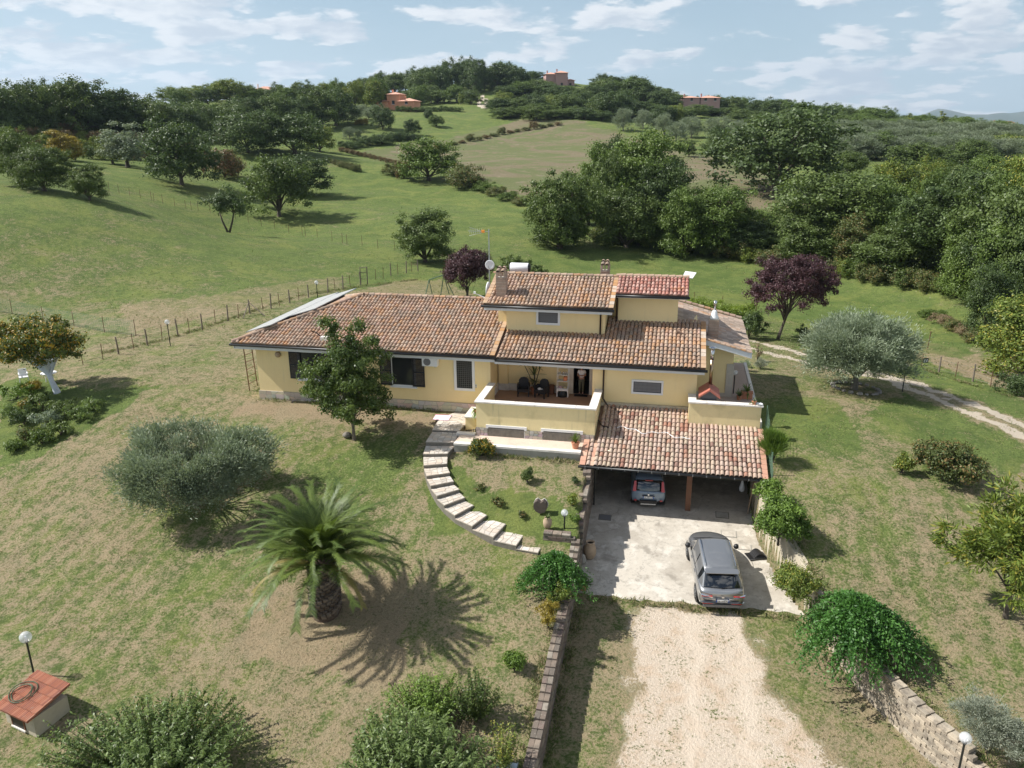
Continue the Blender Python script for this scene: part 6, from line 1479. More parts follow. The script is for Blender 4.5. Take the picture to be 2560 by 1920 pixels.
# left wood, second wood, hill crown, right ridge: each tree its own; (x range, base row at both ends, top row fn, n, width)
def wood(pts, n, wmin, wmax, kinds, lms, label, group, hj=14, seed=0):
    """pts: (px, base py, top py) along the wood's edge"""
    r = random.Random(seed); xs = [p[0] for p in pts]
    for i in range(n):
        x = xs[0]+(xs[-1]-xs[0])*(i+r.uniform(.1,.9))/n
        by = np.interp(x, xs, [p[1] for p in pts]); ty = np.interp(x, xs, [p[2] for p in pts])+r.uniform(-hj*.3, hj)
        kk, ll = r.choice(kinds), r.choice(lms); T(kk, x, by+r.uniform(-3,3), ty, r.uniform(wmin, wmax), ll, lab(label, kk, ll, (i+.5)/n), group=group)
OK_ = ['oakA','oakB','oakC']; DK = ['oakdark','oakdark','oakdark','oak']
wood([(-40,345,205),(60,345,195),(130,340,188),(190,340,180),(260,345,190),(330,350,220),(420,355,250),(520,350,245)],17,80,130,OK_+['tallB'],DK,'tall dark oak in the wood behind the rusty orchard','oaks of the left wood',seed=1)
wood([(1880,600,455),(2050,620,470),(2200,640,430),(2350,650,400),(2600,680,380)],11,80,150,['nearC','tallA','nearB','nearC'],['oakdark','oak','oakdark','green','oak'],'tree filling the wood behind the hedge','trees of the right hand wood',seed=21,hj=90)
wood([(2180,520,400),(2300,520,395),(2450,530,385),(2620,540,370)],10,80,140,['oakC','tallA','oakB'],['oakdark','oak','oakdark','yellowgreen'],'tree in the valley below the olive grove','trees of the valley wood',seed=22,hj=60)
wood([(1440,560,360),(1560,560,325),(1660,570,380)],6,80,130,['nearC','tallA','tallB'],['oak','green','oakdark'],'tree in the back of the thicket','back of the thicket',seed=23,hj=60)
wood([(2400,740,520),(2600,800,440)],5,100,150,['nearC','tallA'],['green','oak','oakdark'],'tree right of the back meadow','trees right of the back meadow',seed=24,hj=60)
wood([(-40,330,215),(350,335,235),(520,330,240),(700,325,225),(860,315,215)],24,60,100,OK_+['tallB'],DK+['green'],'dark tree in the second row of the left wood','second row of the left wood',seed=2)
def crest(pts, n, R0, R1, hm, wmin, wmax, kinds, lms, label, group, seed=0):
    """trees standing on the hill at distance R0..R1 with tops reaching a given row"""
    r = random.Random(seed); xs = [p[0] for p in pts]
    for i in range(n):
        x = xs[0]+(xs[-1]-xs[0])*(i+r.uniform(.0,1.))/n; R = r.uniform(R0, R1); q = ray(x, 300); d = q[:2]/np.linalg.norm(q[:2]); p = d*R; z = zt(p[0], p[1])
        ty = np.interp(x, xs, [a[1] for a in pts])+r.uniform(-12, 9); h = top_at((p[0], p[1], z), ty)-z
        if h < 3.5: h = r.uniform(3.5, 6)
        h = min(h, hm[1]); kk, ll = r.choice(kinds), r.choice(lms); plant(kk, p[0], p[1], h, r.uniform(wmin, wmax), ll, lab(label, kk, ll, (i+.5)/n), group=group)
crest([(430,215),(470,203),(520,213),(560,190),(600,200),(640,215),(700,208),(760,205),(830,200),(900,192),(960,190)],26,330,380,(7,19),9,15,OK_,['oakdark','oak','oak','yellowgreen','green'],'tree on the far rise above the left wood','trees on the far left rise',seed=3)
crest([(900,190),(960,178),(1010,175),(1060,168),(1110,158),(1160,145),(1200,142),(1240,152),(1290,160),(1340,175)],26,400,440,(9,24),11,18,OK_,['oakdark','oakdark','oakdark','oak'],'dark oak on the wooded crown of the hill','oaks on the crown of the hill',seed=4)
crest([(860,225),(960,222),(1080,215),(1180,215)],14,355,375,(6,14),9,13,OK_,['oakdark','oak','green'],'tree just behind the salmon villa','trees behind the salmon villa',seed=5)
crest([(1240,215),(1290,205),(1340,200),(1400,208),(1460,205),(1500,190),(1540,200),(1590,185),(1640,215),(1680,235)],24,370,400,(9,20),10,17,OK_+['tallA'],['oakdark','oak','oakdark','green'],'tree in the wood right of the hill track','trees right of the hill track',seed=6)
crest([(1240,235),(1330,235),(1430,232),(1560,245),(1700,262)],26,320,352,(8,18),10,16,OK_,['oakdark','oak','oakdark','yellowgreen'],'tree along the lower edge of the hill wood','lower edge of the hill wood',seed=7)
crest([(1500,185),(1570,190),(1592,183),(1640,212),(1690,240),(1740,246),(1800,240),(1840,232),(1870,236),(1900,255),(1960,245),(2030,250),(2080,246),(2120,255),(2160,268),(2220,275),(2300,290),(2400,300),(2560,320)],58,380,470,(7,22),10,18,OK_+['tallA'],['oakdark','oakdark','oak','oakdark','green'],'dark tree on the ridge right of the hilltop houses','trees on the right ridge',seed=8)
crest([(1700,275),(1850,285),(2000,290),(2150,300),(2300,312),(2560,328)],34,320,370,(6,15),9,14,OK_,['oak','oakdark','green'],'tree on the slope above the right hand olive grove','trees above the olive grove',seed=9)
T('oakB',1535,300,225,110,'oakdark','dark tree at the top edge of the brown field')
crest([(1250,300),(1400,290),(1520,300)],12,300,318,(8,14),10,14,OK_,['oakdark','oak'],'tree bordering the top of the brown field','trees at the top of the brown field',seed=10)
# fir and cypresses on the crest
for x, ty, l in ((1530,188,'dark pointed fir standing above the trees on the hill'),): 
    q = ray(x, 300); d = q[:2]/np.linalg.norm(q[:2]); p = d*395; plant('poplar', p[0], p[1], top_at((p[0],p[1],zt(*p)), ty)-zt(*p), 5.5, 'oakdark', l, name='fir_tree')
q = ray(1667, 300); d = q[:2]/np.linalg.norm(q[:2]); p = d*395; plant('cypress', p[0], p[1], top_at((p[0],p[1],zt(*p)), 215)-zt(*p), 2.6, 'oakdark', 'thin dark cypress on the ridge between the hilltop houses', name='cypress_tree')

# ------------------------------------------------------------------ garden trees and shrubs (built one by one)
def uvz(u, v): p = hw(u, v); return (p.x, p.y, zt(p.x, p.y))
def gpos(px, py): g = G(px, py); return tuple(g)
def scl(g): return -(CM.T @ (np.array(g)-CAM))[2]/FPX      # metres per photo pixel at that point
def garden_tree(name, label, cat, base, seed, h, w, lm, bark, n, per, L, Wd, cr, kind='leaf', trunk=.25, nl=14, stems=1, br=.1, cut=-.7, lump=.25, up=.25, flat=.75, jitter=.7, shell=.6, C=None, zc=None, rz=None, lean=(0,0), droop=0.0, tname='trunk', off=(0,0)):
    rs = np.random.RandomState(seed); zc = zc or h*(.5+trunk*.5); rz = rz or h*.5*(1-trunk)
    if C is None: C = clusters(rs, n, w/2*.88, w/2*.88, rz*.9, zc, cut=cut, lump=lump, shell=shell)
    C = C+np.array([off[0], off[1], 0])
    t = thing(name, label, cat, base)
    obj('crown', crown_mesh(name+'_crown', seed+1, C, cr, per, L, Wd, LM[lm], kind, zc, up=up, flat=flat, jitter=jitter, droop=droop), t)
    if bark: obj(tname, limbs_mesh(name+'_trunk', seed+2, C, br, h*trunk, nl=nl, m=M[bark], stems=stems, lean=lean, rtip=.012), t)
    return t
# glossy tree before the wing
g = gpos(885,1098); h_ = top_at(g, 800)-g[2]
rs = np.random.RandomState(301)
C = np.vstack([clusters(rs, 190, 1.98,1.98,h_*.37,h_*.50, lump=.24, shell=.5, cut=-.95), np.stack([rs.normal(-.75,.22,8), rs.normal(0,.25,8), rs.uniform(h_*.78,h_*1.0,8)],1), np.stack([rs.normal(.35,.2,9), rs.normal(0,.25,9), rs.uniform(h_*.78,h_*.98,9)],1), np.stack([rs.normal(1.3,.25,6), rs.normal(0,.25,6), rs.uniform(h_*.7,h_*.85,6)],1)])
garden_tree('glossy_tree', 'glossy leaved tree with several stems growing before the villa wing', 'tree', g, 301, h_, 4.1, 'magnolia', 'post', 0, 130, .15, .085, .38, trunk=.20, stems=3, br=.09, nl=30, C=C, zc=h_*.5)
# walnut with limewashed trunk
g = gpos(143,982); h_ = top_at(g, 792)-g[2]; g = (g[0], g[1], g[2])
wn = garden_tree('fruit_tree', 'broad tree with yellowing leaves and a white limewashed trunk on the left', 'tree', g, 321, h_, 5.6, 'walnut', 'lime', 170, 125, .20, .085, .46, trunk=.30, br=.17, nl=22, lump=.28, off=(-.75,0), lean=(-.35,0), droop=.1, cut=-.62)
# plum trees
g = gpos(1168,744); h_ = top_at(g, 616)-g[2]
garden_tree('plum_tree', 'round dark purple plum tree behind the villa beside the tv mast', 'tree', g, 331, h_, 128*scl(g), 'plum', 'bark', 240, 110, .16, .09, .42, trunk=.18, stems=4, br=.12, nl=24, lump=.16)
g = gpos(1945,848); h_ = top_at(g, 625)-g[2]
garden_tree('plum_tree', 'large purple leaved plum tree leaning behind the right end of the villa', 'tree', g, 341, h_, 232*scl(g), 'plum', 'bark', 300, 120, .16, .09, .46, trunk=.28, br=.13, nl=26, lump=.22, lean=(.5,0), off=(.65,0))
# olives
g = gpos(2135,972); h_ = top_at(g, 783)-g[2]
garden_tree('olive_tree', 'broad silvery olive tree in a ring of stones on the right lawn', 'tree', g, 351, h_, 285*scl(g), 'olive', 'bark_grey', 360, 220, .19, .044, .54, kind='shoot', trunk=.20, br=.2, nl=24, lump=.18, up=.6, flat=.8, zc=h_*.55, rz=h_*.46)
ro = g; rg = thing('stone_ring', 'ring of rough grey stones round the foot of the right hand olive', 'stones', g)
for k in range(20):
    a = k*.314+RND.uniform(-.06,.06); R = 1.25; x, y = g[0]+R*math.cos(a)+.1, g[1]+R*math.sin(a)*1.1
    b_ = MB().ball((0,0,0), RND.uniform(.11,.19), 7, 0, RND.uniform(.55,.8)); b_.v = [(p[0]*RND.uniform(.85,1.15), p[1]*RND.uniform(.85,1.15), p[2]*RND.uniform(.85,1.15)) for p in b_.v]
    o = b_.build('stone', M['stone'], rg, cols=(.24,.22,.20)); o.location = (x-g[0], y-g[1], zt(x, y)-g[2]+.06)
g = gpos(492,1262); h_ = 3.75; s_ = scl(g)
rs = np.random.RandomState(361); C = []
cen = (-.10, .1)
for k in range(230):                          # crown open in the middle, hanging low on the near side
    a = rs.rand()*6.283; R = 2.55*(1+.16*math.sin(a*3+1)+.10*math.sin(a*5))*(rs.uniform(.66,1.0) if rs.rand() < .97 else rs.uniform(.3,.6)); el = rs.uniform(-.9,1)
    if rs.rand() < .5: R *= .94
    C.append((cen[0]+R*math.cos(a)*1.18, cen[1]+R*math.sin(a)*1.0, h_*.55+el*1.05*(1-.2*(R/2.9)**2)-.15*(math.sin(a) < -.3)))
garden_tree('olive_tree', 'wide olive tree with an open centre on the left lawn beside the palm', 'tree', g, 361, h_, 5.4, 'olive', 'bark_grey', 0, 300, .16, .040, .54, kind='shoot', trunk=.16, br=.17, nl=34, up=.45, C=np.array(C), zc=1.0, stems=3, flat=.85)
# shrubs on the right of the drive
def shrub(px, py, top, wpx, seed, lm, label, n=60, per=150, L=.10, Wd=.06, cr=.24, name='shrub', zc=None, dz=0.0, wv=None, **k):
    g = gpos(px, py); s = scl(g); h = max(.25, (top_at(g, top)-g[2])); w = wpx*s
    return garden_tree(name, label, 'shrub', (g[0], g[1]+(w*.35), zt(g[0], g[1]+w*.35)+dz), seed, h, w, lm, k.pop('bark', 'bark'), n, per, L, Wd, cr, trunk=.05, br=.04, nl=10, cut=-.35, zc=zc or h*.42, rz=k.pop('rz', h*.52), **k)
shrub(1962,1385,1250,148,401,'bright','dense bright green shrub spilling over the rendered wall right of the car',n=110,per=170,L=.11,Wd=.065,cr=.30,rz=1.15,zc=.8)
shrub(1928,1275,1205,70,402,'bright','small light bush at the carport corner above the dense bright shrub',n=36,per=110,L=.11,cr=.22)
shrub(2000,1520,1398,118,403,'yellowgreen','yellow green shrub between the bright shrub and the cascading shrub',n=80,per=170,L=.09,Wd=.04,cr=.25,rz=.8,zc=.5)
# cascading shrub: long arching shoots
def cascade(px, py, top, wpx, seed, lm, label, n=340, per=46, L=.085):
    g = gpos(px, py); s = scl(g); h = top_at(g, top)-g[2]; R = wpx*s/2; rs = np.random.RandomState(seed); P = []; D = []; tn = []; b = MB()
    for k in range(n):
        a = rs.rand()*6.283; el = rs.uniform(.25,1.45); l = R*rs.uniform(.80,1.12)*(1+.16*math.sin(a*3+seed)+.10*math.sin(a*7+el*3))*(1.25 if rs.rand() < .05 else 1); t = np.linspace(.1,1,per)
        r = math.cos(el)*l*t*1.05+.22*l*t*t; z = h*.62*math.sin(el)*np.sin(t*2.2)*1.25-.35*h*t**2.4; z = np.maximum(z+.15*h, .02-z*0)
        c = np.stack([r*math.cos(a), r*math.sin(a), z], 1)+rs.normal(0, .02, (per,3)); P.append(c); tn.append(np.full(per, rs.rand()))
        d = np.gradient(c, axis=0); D.append(d/np.linalg.norm(d, axis=1)[:,None]+rs.normal(0,.8,(per,3)))
        if k % 7 == 0: b.tube([tuple(c[i]) for i in range(0, per, 9)], .008, 3, caps=False)
    P = np.vstack(P); D = np.vstack(D); tn = np.concatenate(tn); V, F = shoots(P, D, L, L*.55, rs)
    t = thing('shrub', label, 'shrub', (g[0], g[1], g[2]))
    obj('foliage', meshnp('cascade', V, F, LM[lm], tone=np.repeat(np.clip(tn*.7+rs.rand(len(tn))*.3,0,1), 4)), t); b.build('stem', M['bark'], t); return t
cascade(2135,1625,1468,250,411,'cascade','big fountain shaped shrub cascading over the right drive wall',n=640,per=64,L=.12)
cascade(1385,1462,1372,150,412,'cascade','fountain shaped green shrub hanging over the left drive wall below the steps',n=380,per=50,L=.10)
shrub(1372,1590,1492,66,413,'yellow','yellow plant growing against the left drive wall below the fountain shaped shrub',n=26,per=80,L=.08,Wd=.035,cr=.16)
shrub(1402,1528,1470,70,414,'yellowgreen','pale trailing plant between wall and fountain shaped shrub',n=24,per=80,L=.08,Wd=.035,cr=.17)
shrub(2400,1232,1088,200,421,'bramble','wide dark green shrub with brownish tips on the right lawn',n=130,per=150,L=.11,Wd=.07,cr=.28,rz=.95,zc=.75)
shrub(2262,1192,1138,48,422,'yellowgreen','small upright yellow green bush left of the wide dark shrub',n=28,per=110,L=.09,cr=.15)
shrub(2500,1935,1795,185,423,'silver','silvery grey shrub beside the lamp in the bottom right corner',n=90,per=190,L=.09,Wd=.02,cr=.22,kind='shoot')
shrub(1938,1168,1078,60,424,'bright','upright grassy clump beside the right end of the carport',n=30,per=130,L=.45,Wd=.02,cr=.18,kind='shoot',up=1.6)
shrub(1203,1152,1085,62,425,'walnut','round bush with yellow tinged leaves on the inner lawn by the terrace',n=60,per=110,L=.11,Wd=.055,cr=.17,rz=.45,zc=.42)
shrub(1318,1212,1175,34,426,'oak','small round dark bush in the middle of the inner lawn',n=26,per=110,L=.07,Wd=.035,cr=.12)
shrub(1438,1212,1195,20,427,'oakdark','tiny bush against the drive wall near the carport',n=12,per=80,L=.07,Wd=.035,cr=.09)
shrub(1432,1272,1240,34,428,'yellowgreen','light flowering plant against the drive wall on the inner lawn',n=22,per=80,L=.08,Wd=.04,cr=.12)
shrub(1245,1270,1252,32,429,'bramble','low sprawling plant in the inner lawn left of the stone trough',n=14,per=60,L=.09,Wd=.05,cr=.11)
shrub(1302,1300,1282,26,430,'bramble','low wispy plant below the stone trough',n=10,per=50,L=.09,Wd=.04,cr=.10)
shrub(1200,1232,1218,34,431,'bramble','sparse low plant with a white flower near the curved steps',n=10,per=50,L=.08,Wd=.04,cr=.10)
shrub(1438,1312,1296,36,432,'bright','creeping light green plant by the lamp on the inner lawn',n=12,per=60,L=.07,Wd=.04,cr=.10)
shrub(1285,1690,1632,56,433,'bright','small light green bush alone on the lawn near the left drive wall',n=30,per=90,L=.10,Wd=.04,cr=.15)
shrub(1290,662+30,636,92,434,'oak','leafy shrub behind the villa ridge right of the white tank',n=70,per=90,L=.16,Wd=.09,cr=.32)
shrub(1345,700,655,50,435,'oak','small shrub behind the villa ridge, right of the leafy one',n=30,per=80,L=.16,Wd=.09,cr=.25)
shrub(2010,850,812,34,436,'oakdark','low bush at the foot of the large purple plum',n=24,per=80,L=.12,Wd=.07,cr=.2)
shrub(1880,850,775,85,437,'oakdark','dark laurel bush at the right end of the yellow green hedge',n=70,per=110,L=.16,Wd=.08,cr=.3)
shrub(1905,925,898,34,438,'silver','grey green cushion plant by the patio corner',n=24,per=100,L=.08,Wd=.02,cr=.14,kind='shoot')
shrub(1865,930,900,34,439,'olive','round grey green cushion on the patio edge behind the side wall',n=22,per=100,L=.08,Wd=.02,cr=.14,kind='shoot')
shrub(1898,905,845,38,440,'dry','thin leaning twiggy bush at the side roof corner',n=10,per=50,L=.10,Wd=.04,cr=.14)
# hedge behind the villa
hg = []
for k in range(15):
    g = gpos(1690+k*13.5, 800+k*2.2); hg.append(g)
t_ = thing('hedge', 'clipped yellow green hedge behind the right end of the villa', 'hedge', hg[0])
rs = np.random.RandomState(450); C = np.array([[a[0]+rs.uniform(-.35,.35), a[1]+rs.uniform(-.5,.5), a[2]+rs.uniform(.4,2.1)] for a in hg for _ in range(9)])-np.array(hg[0])
obj('foliage', crown_mesh('hedge_foliage', 451, C, .42, 110, .13, .07, LM['hedge'], zc=.8), t_)
# foreground shrubs at the lower edge
def foreshrub(u, v, h, w, seed, lm, label, n=260, per=46, L=.12, Wd=.04, d=None, inner=.55, kind='leaf', bare=.35):
    """bush of upright leafy shoots: stems fan out from the foot, each clothed with leaves towards its tip"""
    b = uvz(u, v); rs = np.random.RandomState(seed); d = d or w; P = []; D = []; tn = []; mb = MB()
    for k in range(n):
        a = rs.rand()*6.283; q = rs.rand()**.5; R = q*.5*(1+.18*math.sin(a*3+seed)+.1*math.sin(a*7)); ht = h*(1-.45*q*q)*rs.uniform(.62,1.08)
        ex, ey = R*w*math.cos(a), R*d*math.sin(a); t = np.linspace(bare*rs.uniform(.2,1), 1, per)
        c = np.stack([ex*t**.75+.03*np.sin(t*9+k), ey*t**.75, ht*t**1.15], 1); dr = np.gradient(c, axis=0); dr /= np.linalg.norm(dr, axis=1)[:,None]
        rad = rs.normal(0,1,(per,3)); rad /= np.linalg.norm(rad, axis=1)[:,None]
        P.append(c+rad*(.02+.13*(1-t)[:,None]*inner*2*rs.rand(per,1))+rs.normal(0,.025,(per,3))); D.append(rad+dr*.9); tn.append(np.full(per, rs.rand()))
        if k % 2 == 0: mb.tube([(0,0,0)]+[tuple(c[i]) for i in range(0, per, 12)]+[tuple(c[-1])], [.018]+[.010]*len(range(0, per, 12))+[.004], 3, caps=False)
    P = np.vstack(P); D = np.vstack(D); tn = np.concatenate(tn); V, F = leaves(P, D*.6+np.array([0,0,.55]), L, Wd, rs, jitter=.45)
    t = thing('shrub', label, 'shrub', b); obj('foliage', meshnp('shrub_foliage', V, F, LM[lm], tone=np.repeat(np.clip(tn*.5+rs.rand(len(tn))*.5,0,1), 4)), t)
    mb.build('stem', M['bark'], t); return t
foreshrub(-14.2,16.2,2.35,6.2,501,'laurel','large grey green shrub with upright shoots at the bottom left',n=520,per=56,L=.16,Wd=.055,d=4.0)
foreshrub(-6.6,16.9,2.55,4.4,511,'laurel','large grey green shrub at the bottom centre beside the drive wall',n=470,per=56,L=.16,Wd=.055,d=3.8)
foreshrub(-6.9,19.6,1.45,2.6,521,'bright','rounded bright green bush behind the large bottom centre shrub',n=260,per=48,L=.09,Wd=.045)
foreshrub(-5.4,19.9,2.0,1.5,531,'magnolia','upright grey green sapling behind the bottom centre shrubs',n=70,per=46,L=.10,Wd=.05)
foreshrub(-4.2,18.3,1.8,1.1,541,'yellowgreen','thin yellowish sapling between the bottom shrubs and the drive wall',n=44,per=40,L=.09,Wd=.035)
foreshrub(-5.6,18.4,1.2,1.8,551,'dry','grey twiggy bare bush among the bottom centre shrubs',n=110,per=22,L=.08,Wd=.010)

# chestnut at the right edge
q_ = onz(2540,1420,4.0); b = (q_[0], q_[1], zt(q_[0], q_[1])); rs = np.random.RandomState(561); C = clusters(rs, 75, 2.7,2.2,1.9,2.9, cut=-.8, lump=.38, shell=.45)
ct = thing('chestnut_tree', 'young tree with long pale yellow green leaves cut by the right picture edge', 'tree', b)
obj('crown', crown_mesh('chestnut_crown', 562, C, .42, 140, .26, .065, LM['yellowgreen'], 'shoot', 2.6, up=.1, flat=.6, droop=.2), ct); obj('trunk', limbs_mesh('chestnut_trunk', 563, C, .09, 1.2, nl=26, m=M['bark'], rtip=.01), ct)

# palm
pb = uvz(*uv_of(*G(816,1532)[:2])); HT = 2.0
palm = thing('palm_tree', 'stout date palm with wide arching fronds on the left lawn', 'palm', pb)
b_ = MB().lathe([(.52,-.2),(.50,.05),(.44,.25),(.42,.9),(.43,1.5),(.46,HT),(.30,HT+.35),(.1,HT+.5)], (0,0,0), 16); b_.build('trunk', M['palmtrunk'], palm)
boots = [flat_mesh(c, w=.17, L=.22, h=.06, m=M['brick'], name='frond_base') for c in ((.10,.07,.05),(.16,.12,.09),(.22,.17,.13),(.07,.05,.04))]
for k in range(230):
    z = .06+HT*k/230; a = k*2.39996; r = .45+.02*math.sin(z*3)
    f = frame((r*math.cos(a), r*math.sin(a), z), (-math.sin(a), math.cos(a), 0), (.45*math.cos(a), .45*math.sin(a), 1)); o = obj('frond_base', boots[k % 4], palm); o.matrix_local = f @ Matrix.Rotation(RND.uniform(-.15,.15), 4, 'Z')
def frond(seed, L, curve, lm, n=84, leaf=.50, wd=.030):
    rs = np.random.RandomState(seed); t = np.linspace(0, 1, 26); ang = 1.15*0+curve*t**1.35
    dx = np.cos(-ang); dz = np.sin(-ang); x = np.concatenate([[0], np.cumsum((dx[1:]+dx[:-1])/2)])*L/25; z = np.concatenate([[0], np.cumsum((dz[1:]+dz[:-1])/2)])*L/25
    V = []; F = []; tn = []
    for i in range(26):
        w_ = .035*(1-t[i])+.006; V += [(x[i], -w_, z[i]), (x[i], w_, z[i]), (x[i], 0, z[i]-w_)]; tn += [.8]*3
    for i in range(25):
        for j in range(3): F.append((i*3+j, i*3+(j+1) % 3, (i+1)*3+(j+1) % 3, (i+1)*3+j))
    for k in range(n):
        q = .10+.9*k/n; xi = np.interp(q, t, x); zi = np.interp(q, t, z); an = np.interp(q, t, -ang)
        l = leaf*(math.sin(min(1, q*1.25+.12)*3.0)**.6 if q < .9 else .55)*rs.uniform(.85,1.1); l = max(l, .12)
        for s in (-1, 1):
            fwd = .75+rs.normal(0,.06); up_ = .32-.25*q+rs.normal(0,.10); d = Vector((math.cos(an)*fwd-math.sin(an)*up_, s*.85, math.sin(an)*fwd+math.cos(an)*up_)).normalized()
            p = Vector((xi, s*.01, zi)); m_ = p+d*l*.5+Vector((0,0,-.015)); e = p+d*l+Vector((0,0,-.10*l/.4)); wv = Vector((math.cos(an), 0, math.sin(an)))*wd*.5
            k0 = len(V); V += [tuple(p-wv), tuple(p+wv), tuple(m_+wv), tuple(m_-wv), tuple(e)]; v_ = rs.rand(); tn += [v_]*5
            F.append((k0, k0+1, k0+2, k0+3)); F.append((k0+3, k0+2, k0+4, k0+4))
    F4 = [f for f in F if f[2] != f[3]]; F3 = [f[:3] for f in F if f[2] == f[3]]
    me = bpy.data.meshes.new('frond'); me.from_pydata([tuple(v) for v in V], [], F4+F3); me.materials.append(LM[lm]); a = me.attributes.new('tone', 'FLOAT', 'POINT'); a.data.foreach_set('value', np.array(tn, np.float32)); me.update(); return me
FR = [frond(601+i, L, c, 'palm') for i, (L, c) in enumerate([(3.2,1.0),(3.4,1.4),(3.2,1.95),(3.4,1.2)])]
FO = [frond(611, 2.9, 1.25, 'palmold', leaf=.38), frond(612, 2.7, 1.5, 'palmold', leaf=.36), frond(613, 2.8, 1.15, 'palmgrey', leaf=.32)]
for k in range(78):
    a = k*2.39996; f = k/77; el = 1.50-1.22*f**1.25+RND.uniform(-.08,.08)
    me_ = RND.choice(FR[:3]+[FR[3]]) if f < .6 else RND.choice([FR[1], FR[3]]); nm = 'frond'
    if f > .84 and RND.random() < .5: me_ = RND.choice(FO)
    o = obj('frond', me_, palm, (.16*math.cos(a)*(.4+f), .16*math.sin(a)*(.4+f), HT+.42-.35*f)); s = RND.uniform(.88,1.02)*(.90+.14*min(1, f*2.5)); o.scale = (s,)*3
    o.rotation_euler = (RND.uniform(-.25,.25), -el, a)
# bed of plants on the left
for k, (px, py, top, w_, lm) in enumerate([(25,1010,965,90,'bright'),(70,985,960,50,'yellow'),(90,1040,990,90,'oak'),(45,1075,1030,80,'oakdark'),(110,1075,1035,80,'olive'),(150,1050,1010,80,'oak'),(190,1060,1015,90,'laurel'),(140,1100,1065,70,'oak'),(95,1120,1085,60,'green'),(60,1110,1078,60,'bramble'),(20,1060,1015,50,'laurel'),(30,1135,1105,45,'green'),(215,1035,1005,70,'laurel'),(60,1035,1003,55,'walnut')]):
    shrub(px,py,top,w_,700+k*3,lm,('round pale green leafy plant','yellow leaved clump','mid green mound','dark green cushion','greyish cushion','spreading green plant','wide grey green clump with upright shoots','lowest green clump','small bright tuft','brownish green tuft','grey green tuft','smallest green tuft','grey green clump nearest the tree shadow','yellow flecked plant')[k]+' in the left garden bed',n=26,per=90,L=.11,Wd=.055,cr=.2,name='bed_plant')['group'] = 'plants of the left garden bed'
# grass tufts and weeds: nobody could count them
rs = np.random.RandomState(900); n = 60000
fx = rs.uniform(-30,30,n); fy = rs.uniform(14,62,n); u_, v_ = uv_of(fx, fy)
clump = vnoise(fx, fy, 1.3, 41)+.8*vnoise(fx, fy, .35, 42)+rs.normal(0,.35,n)
ok = (clump > .15) & ~((u_ > -23) & (u_ < 4.6) & (v_ > 34.2) & (v_ < 50)) & ~((u_ > drvL(v_)-.5) & (u_ < drvR(v_)+.5) & (v_ > 27.3) & (v_ < 39)) & ~((u_ > -1.2) & (u_ < 5) & (v_ < 28) & (rs.rand(n) < .93)) & ~((np.abs(u_-drvL(v_)) < .5) & (v_ < 35)) & ~((np.abs(u_-drvR(v_)) < .5)) & ~((u_ > -11.8) & (u_ < -4.4) & (v_ > 27.5) & (v_ < 34))
fx, fy = fx[ok], fy[ok]; fz = ground_z(fx, fy); k = 3
bx = np.repeat(fx, k)+rs.normal(0,.05,len(fx)*k); by = np.repeat(fy, k)+rs.normal(0,.05,len(fx)*k); bz = np.repeat(fz, k)
# rank grass left standing along the fences and wall feet
E_ = []
for ln in ([G(255,885),G(380,858),G(480,830),G(600,790),G(740,742),G(850,724),G(1040,700)], [G(2310,925),G(2400,955),G(2500,985),G(2580,1010)], [np.array(hw(-3.75,27.3)),np.array(hw(-3.75,19))], [np.array(hw(-3.05,27.0)),np.array(hw(-3.0,12))], [np.array(hw(4.6,33)),np.array(hw(5.2,29.5)),np.array(hw(6.6,26.3)),np.array(hw(9.0,21.8)),np.array(hw(12.0,18.3))], [np.array(hw(-2.9,27.45)),np.array(hw(5.2,27.6))], [np.array(hw(-9.6,33.75)),np.array(hw(-4,33.75))], [np.array(hw(-22.5,37.9)),np.array(hw(-12,37.95))]):
    for p_, q_ in zip(ln[:-1], ln[1:]):
        m_ = int(np.linalg.norm(q_[:2]-p_[:2])*42); tt = rs.rand(m_)[:,None]; E_.append(p_[None,:2]*(1-tt)+q_[None,:2]*tt+rs.normal(0,.11,(m_,2)))
E_ = np.vstack(E_); E_ = E_[vnoise(E_[:,0], E_[:,1], 1.6, 51)+rs.normal(0,.4,len(E_)) > -.25]; ez = ground_z(E_[:,0], E_[:,1]); ne = len(E_)
D = rs.normal(0,1,(len(bx),3)); D[:,2] = np.abs(D[:,2])*.6+.35
D2 = rs.normal(0,1,(ne*4,3)); D2[:,2] = np.abs(D2[:,2])*.6+.9
V, F = shoots(np.vstack([np.stack([bx,by,bz],1), np.repeat(np.column_stack([E_, ez]), 4, 0)+rs.normal(0,.03,(ne*4,3))*[1,1,0]]), np.vstack([D, D2]), np.concatenate([np.full(len(bx), .10), np.full(ne*4, .20)])[:,None], np.concatenate([np.full(len(bx), .022), np.full(ne*4, .028)])[:,None], rs)
tag(obj('grass_tufts', meshnp('grass_tufts', V, F, LM['grass'], tone=np.repeat(rs.rand(len(V)//4), 4))), 'short tufts of grass and weeds scattered over the lawns', 'grass', kind='stuff')
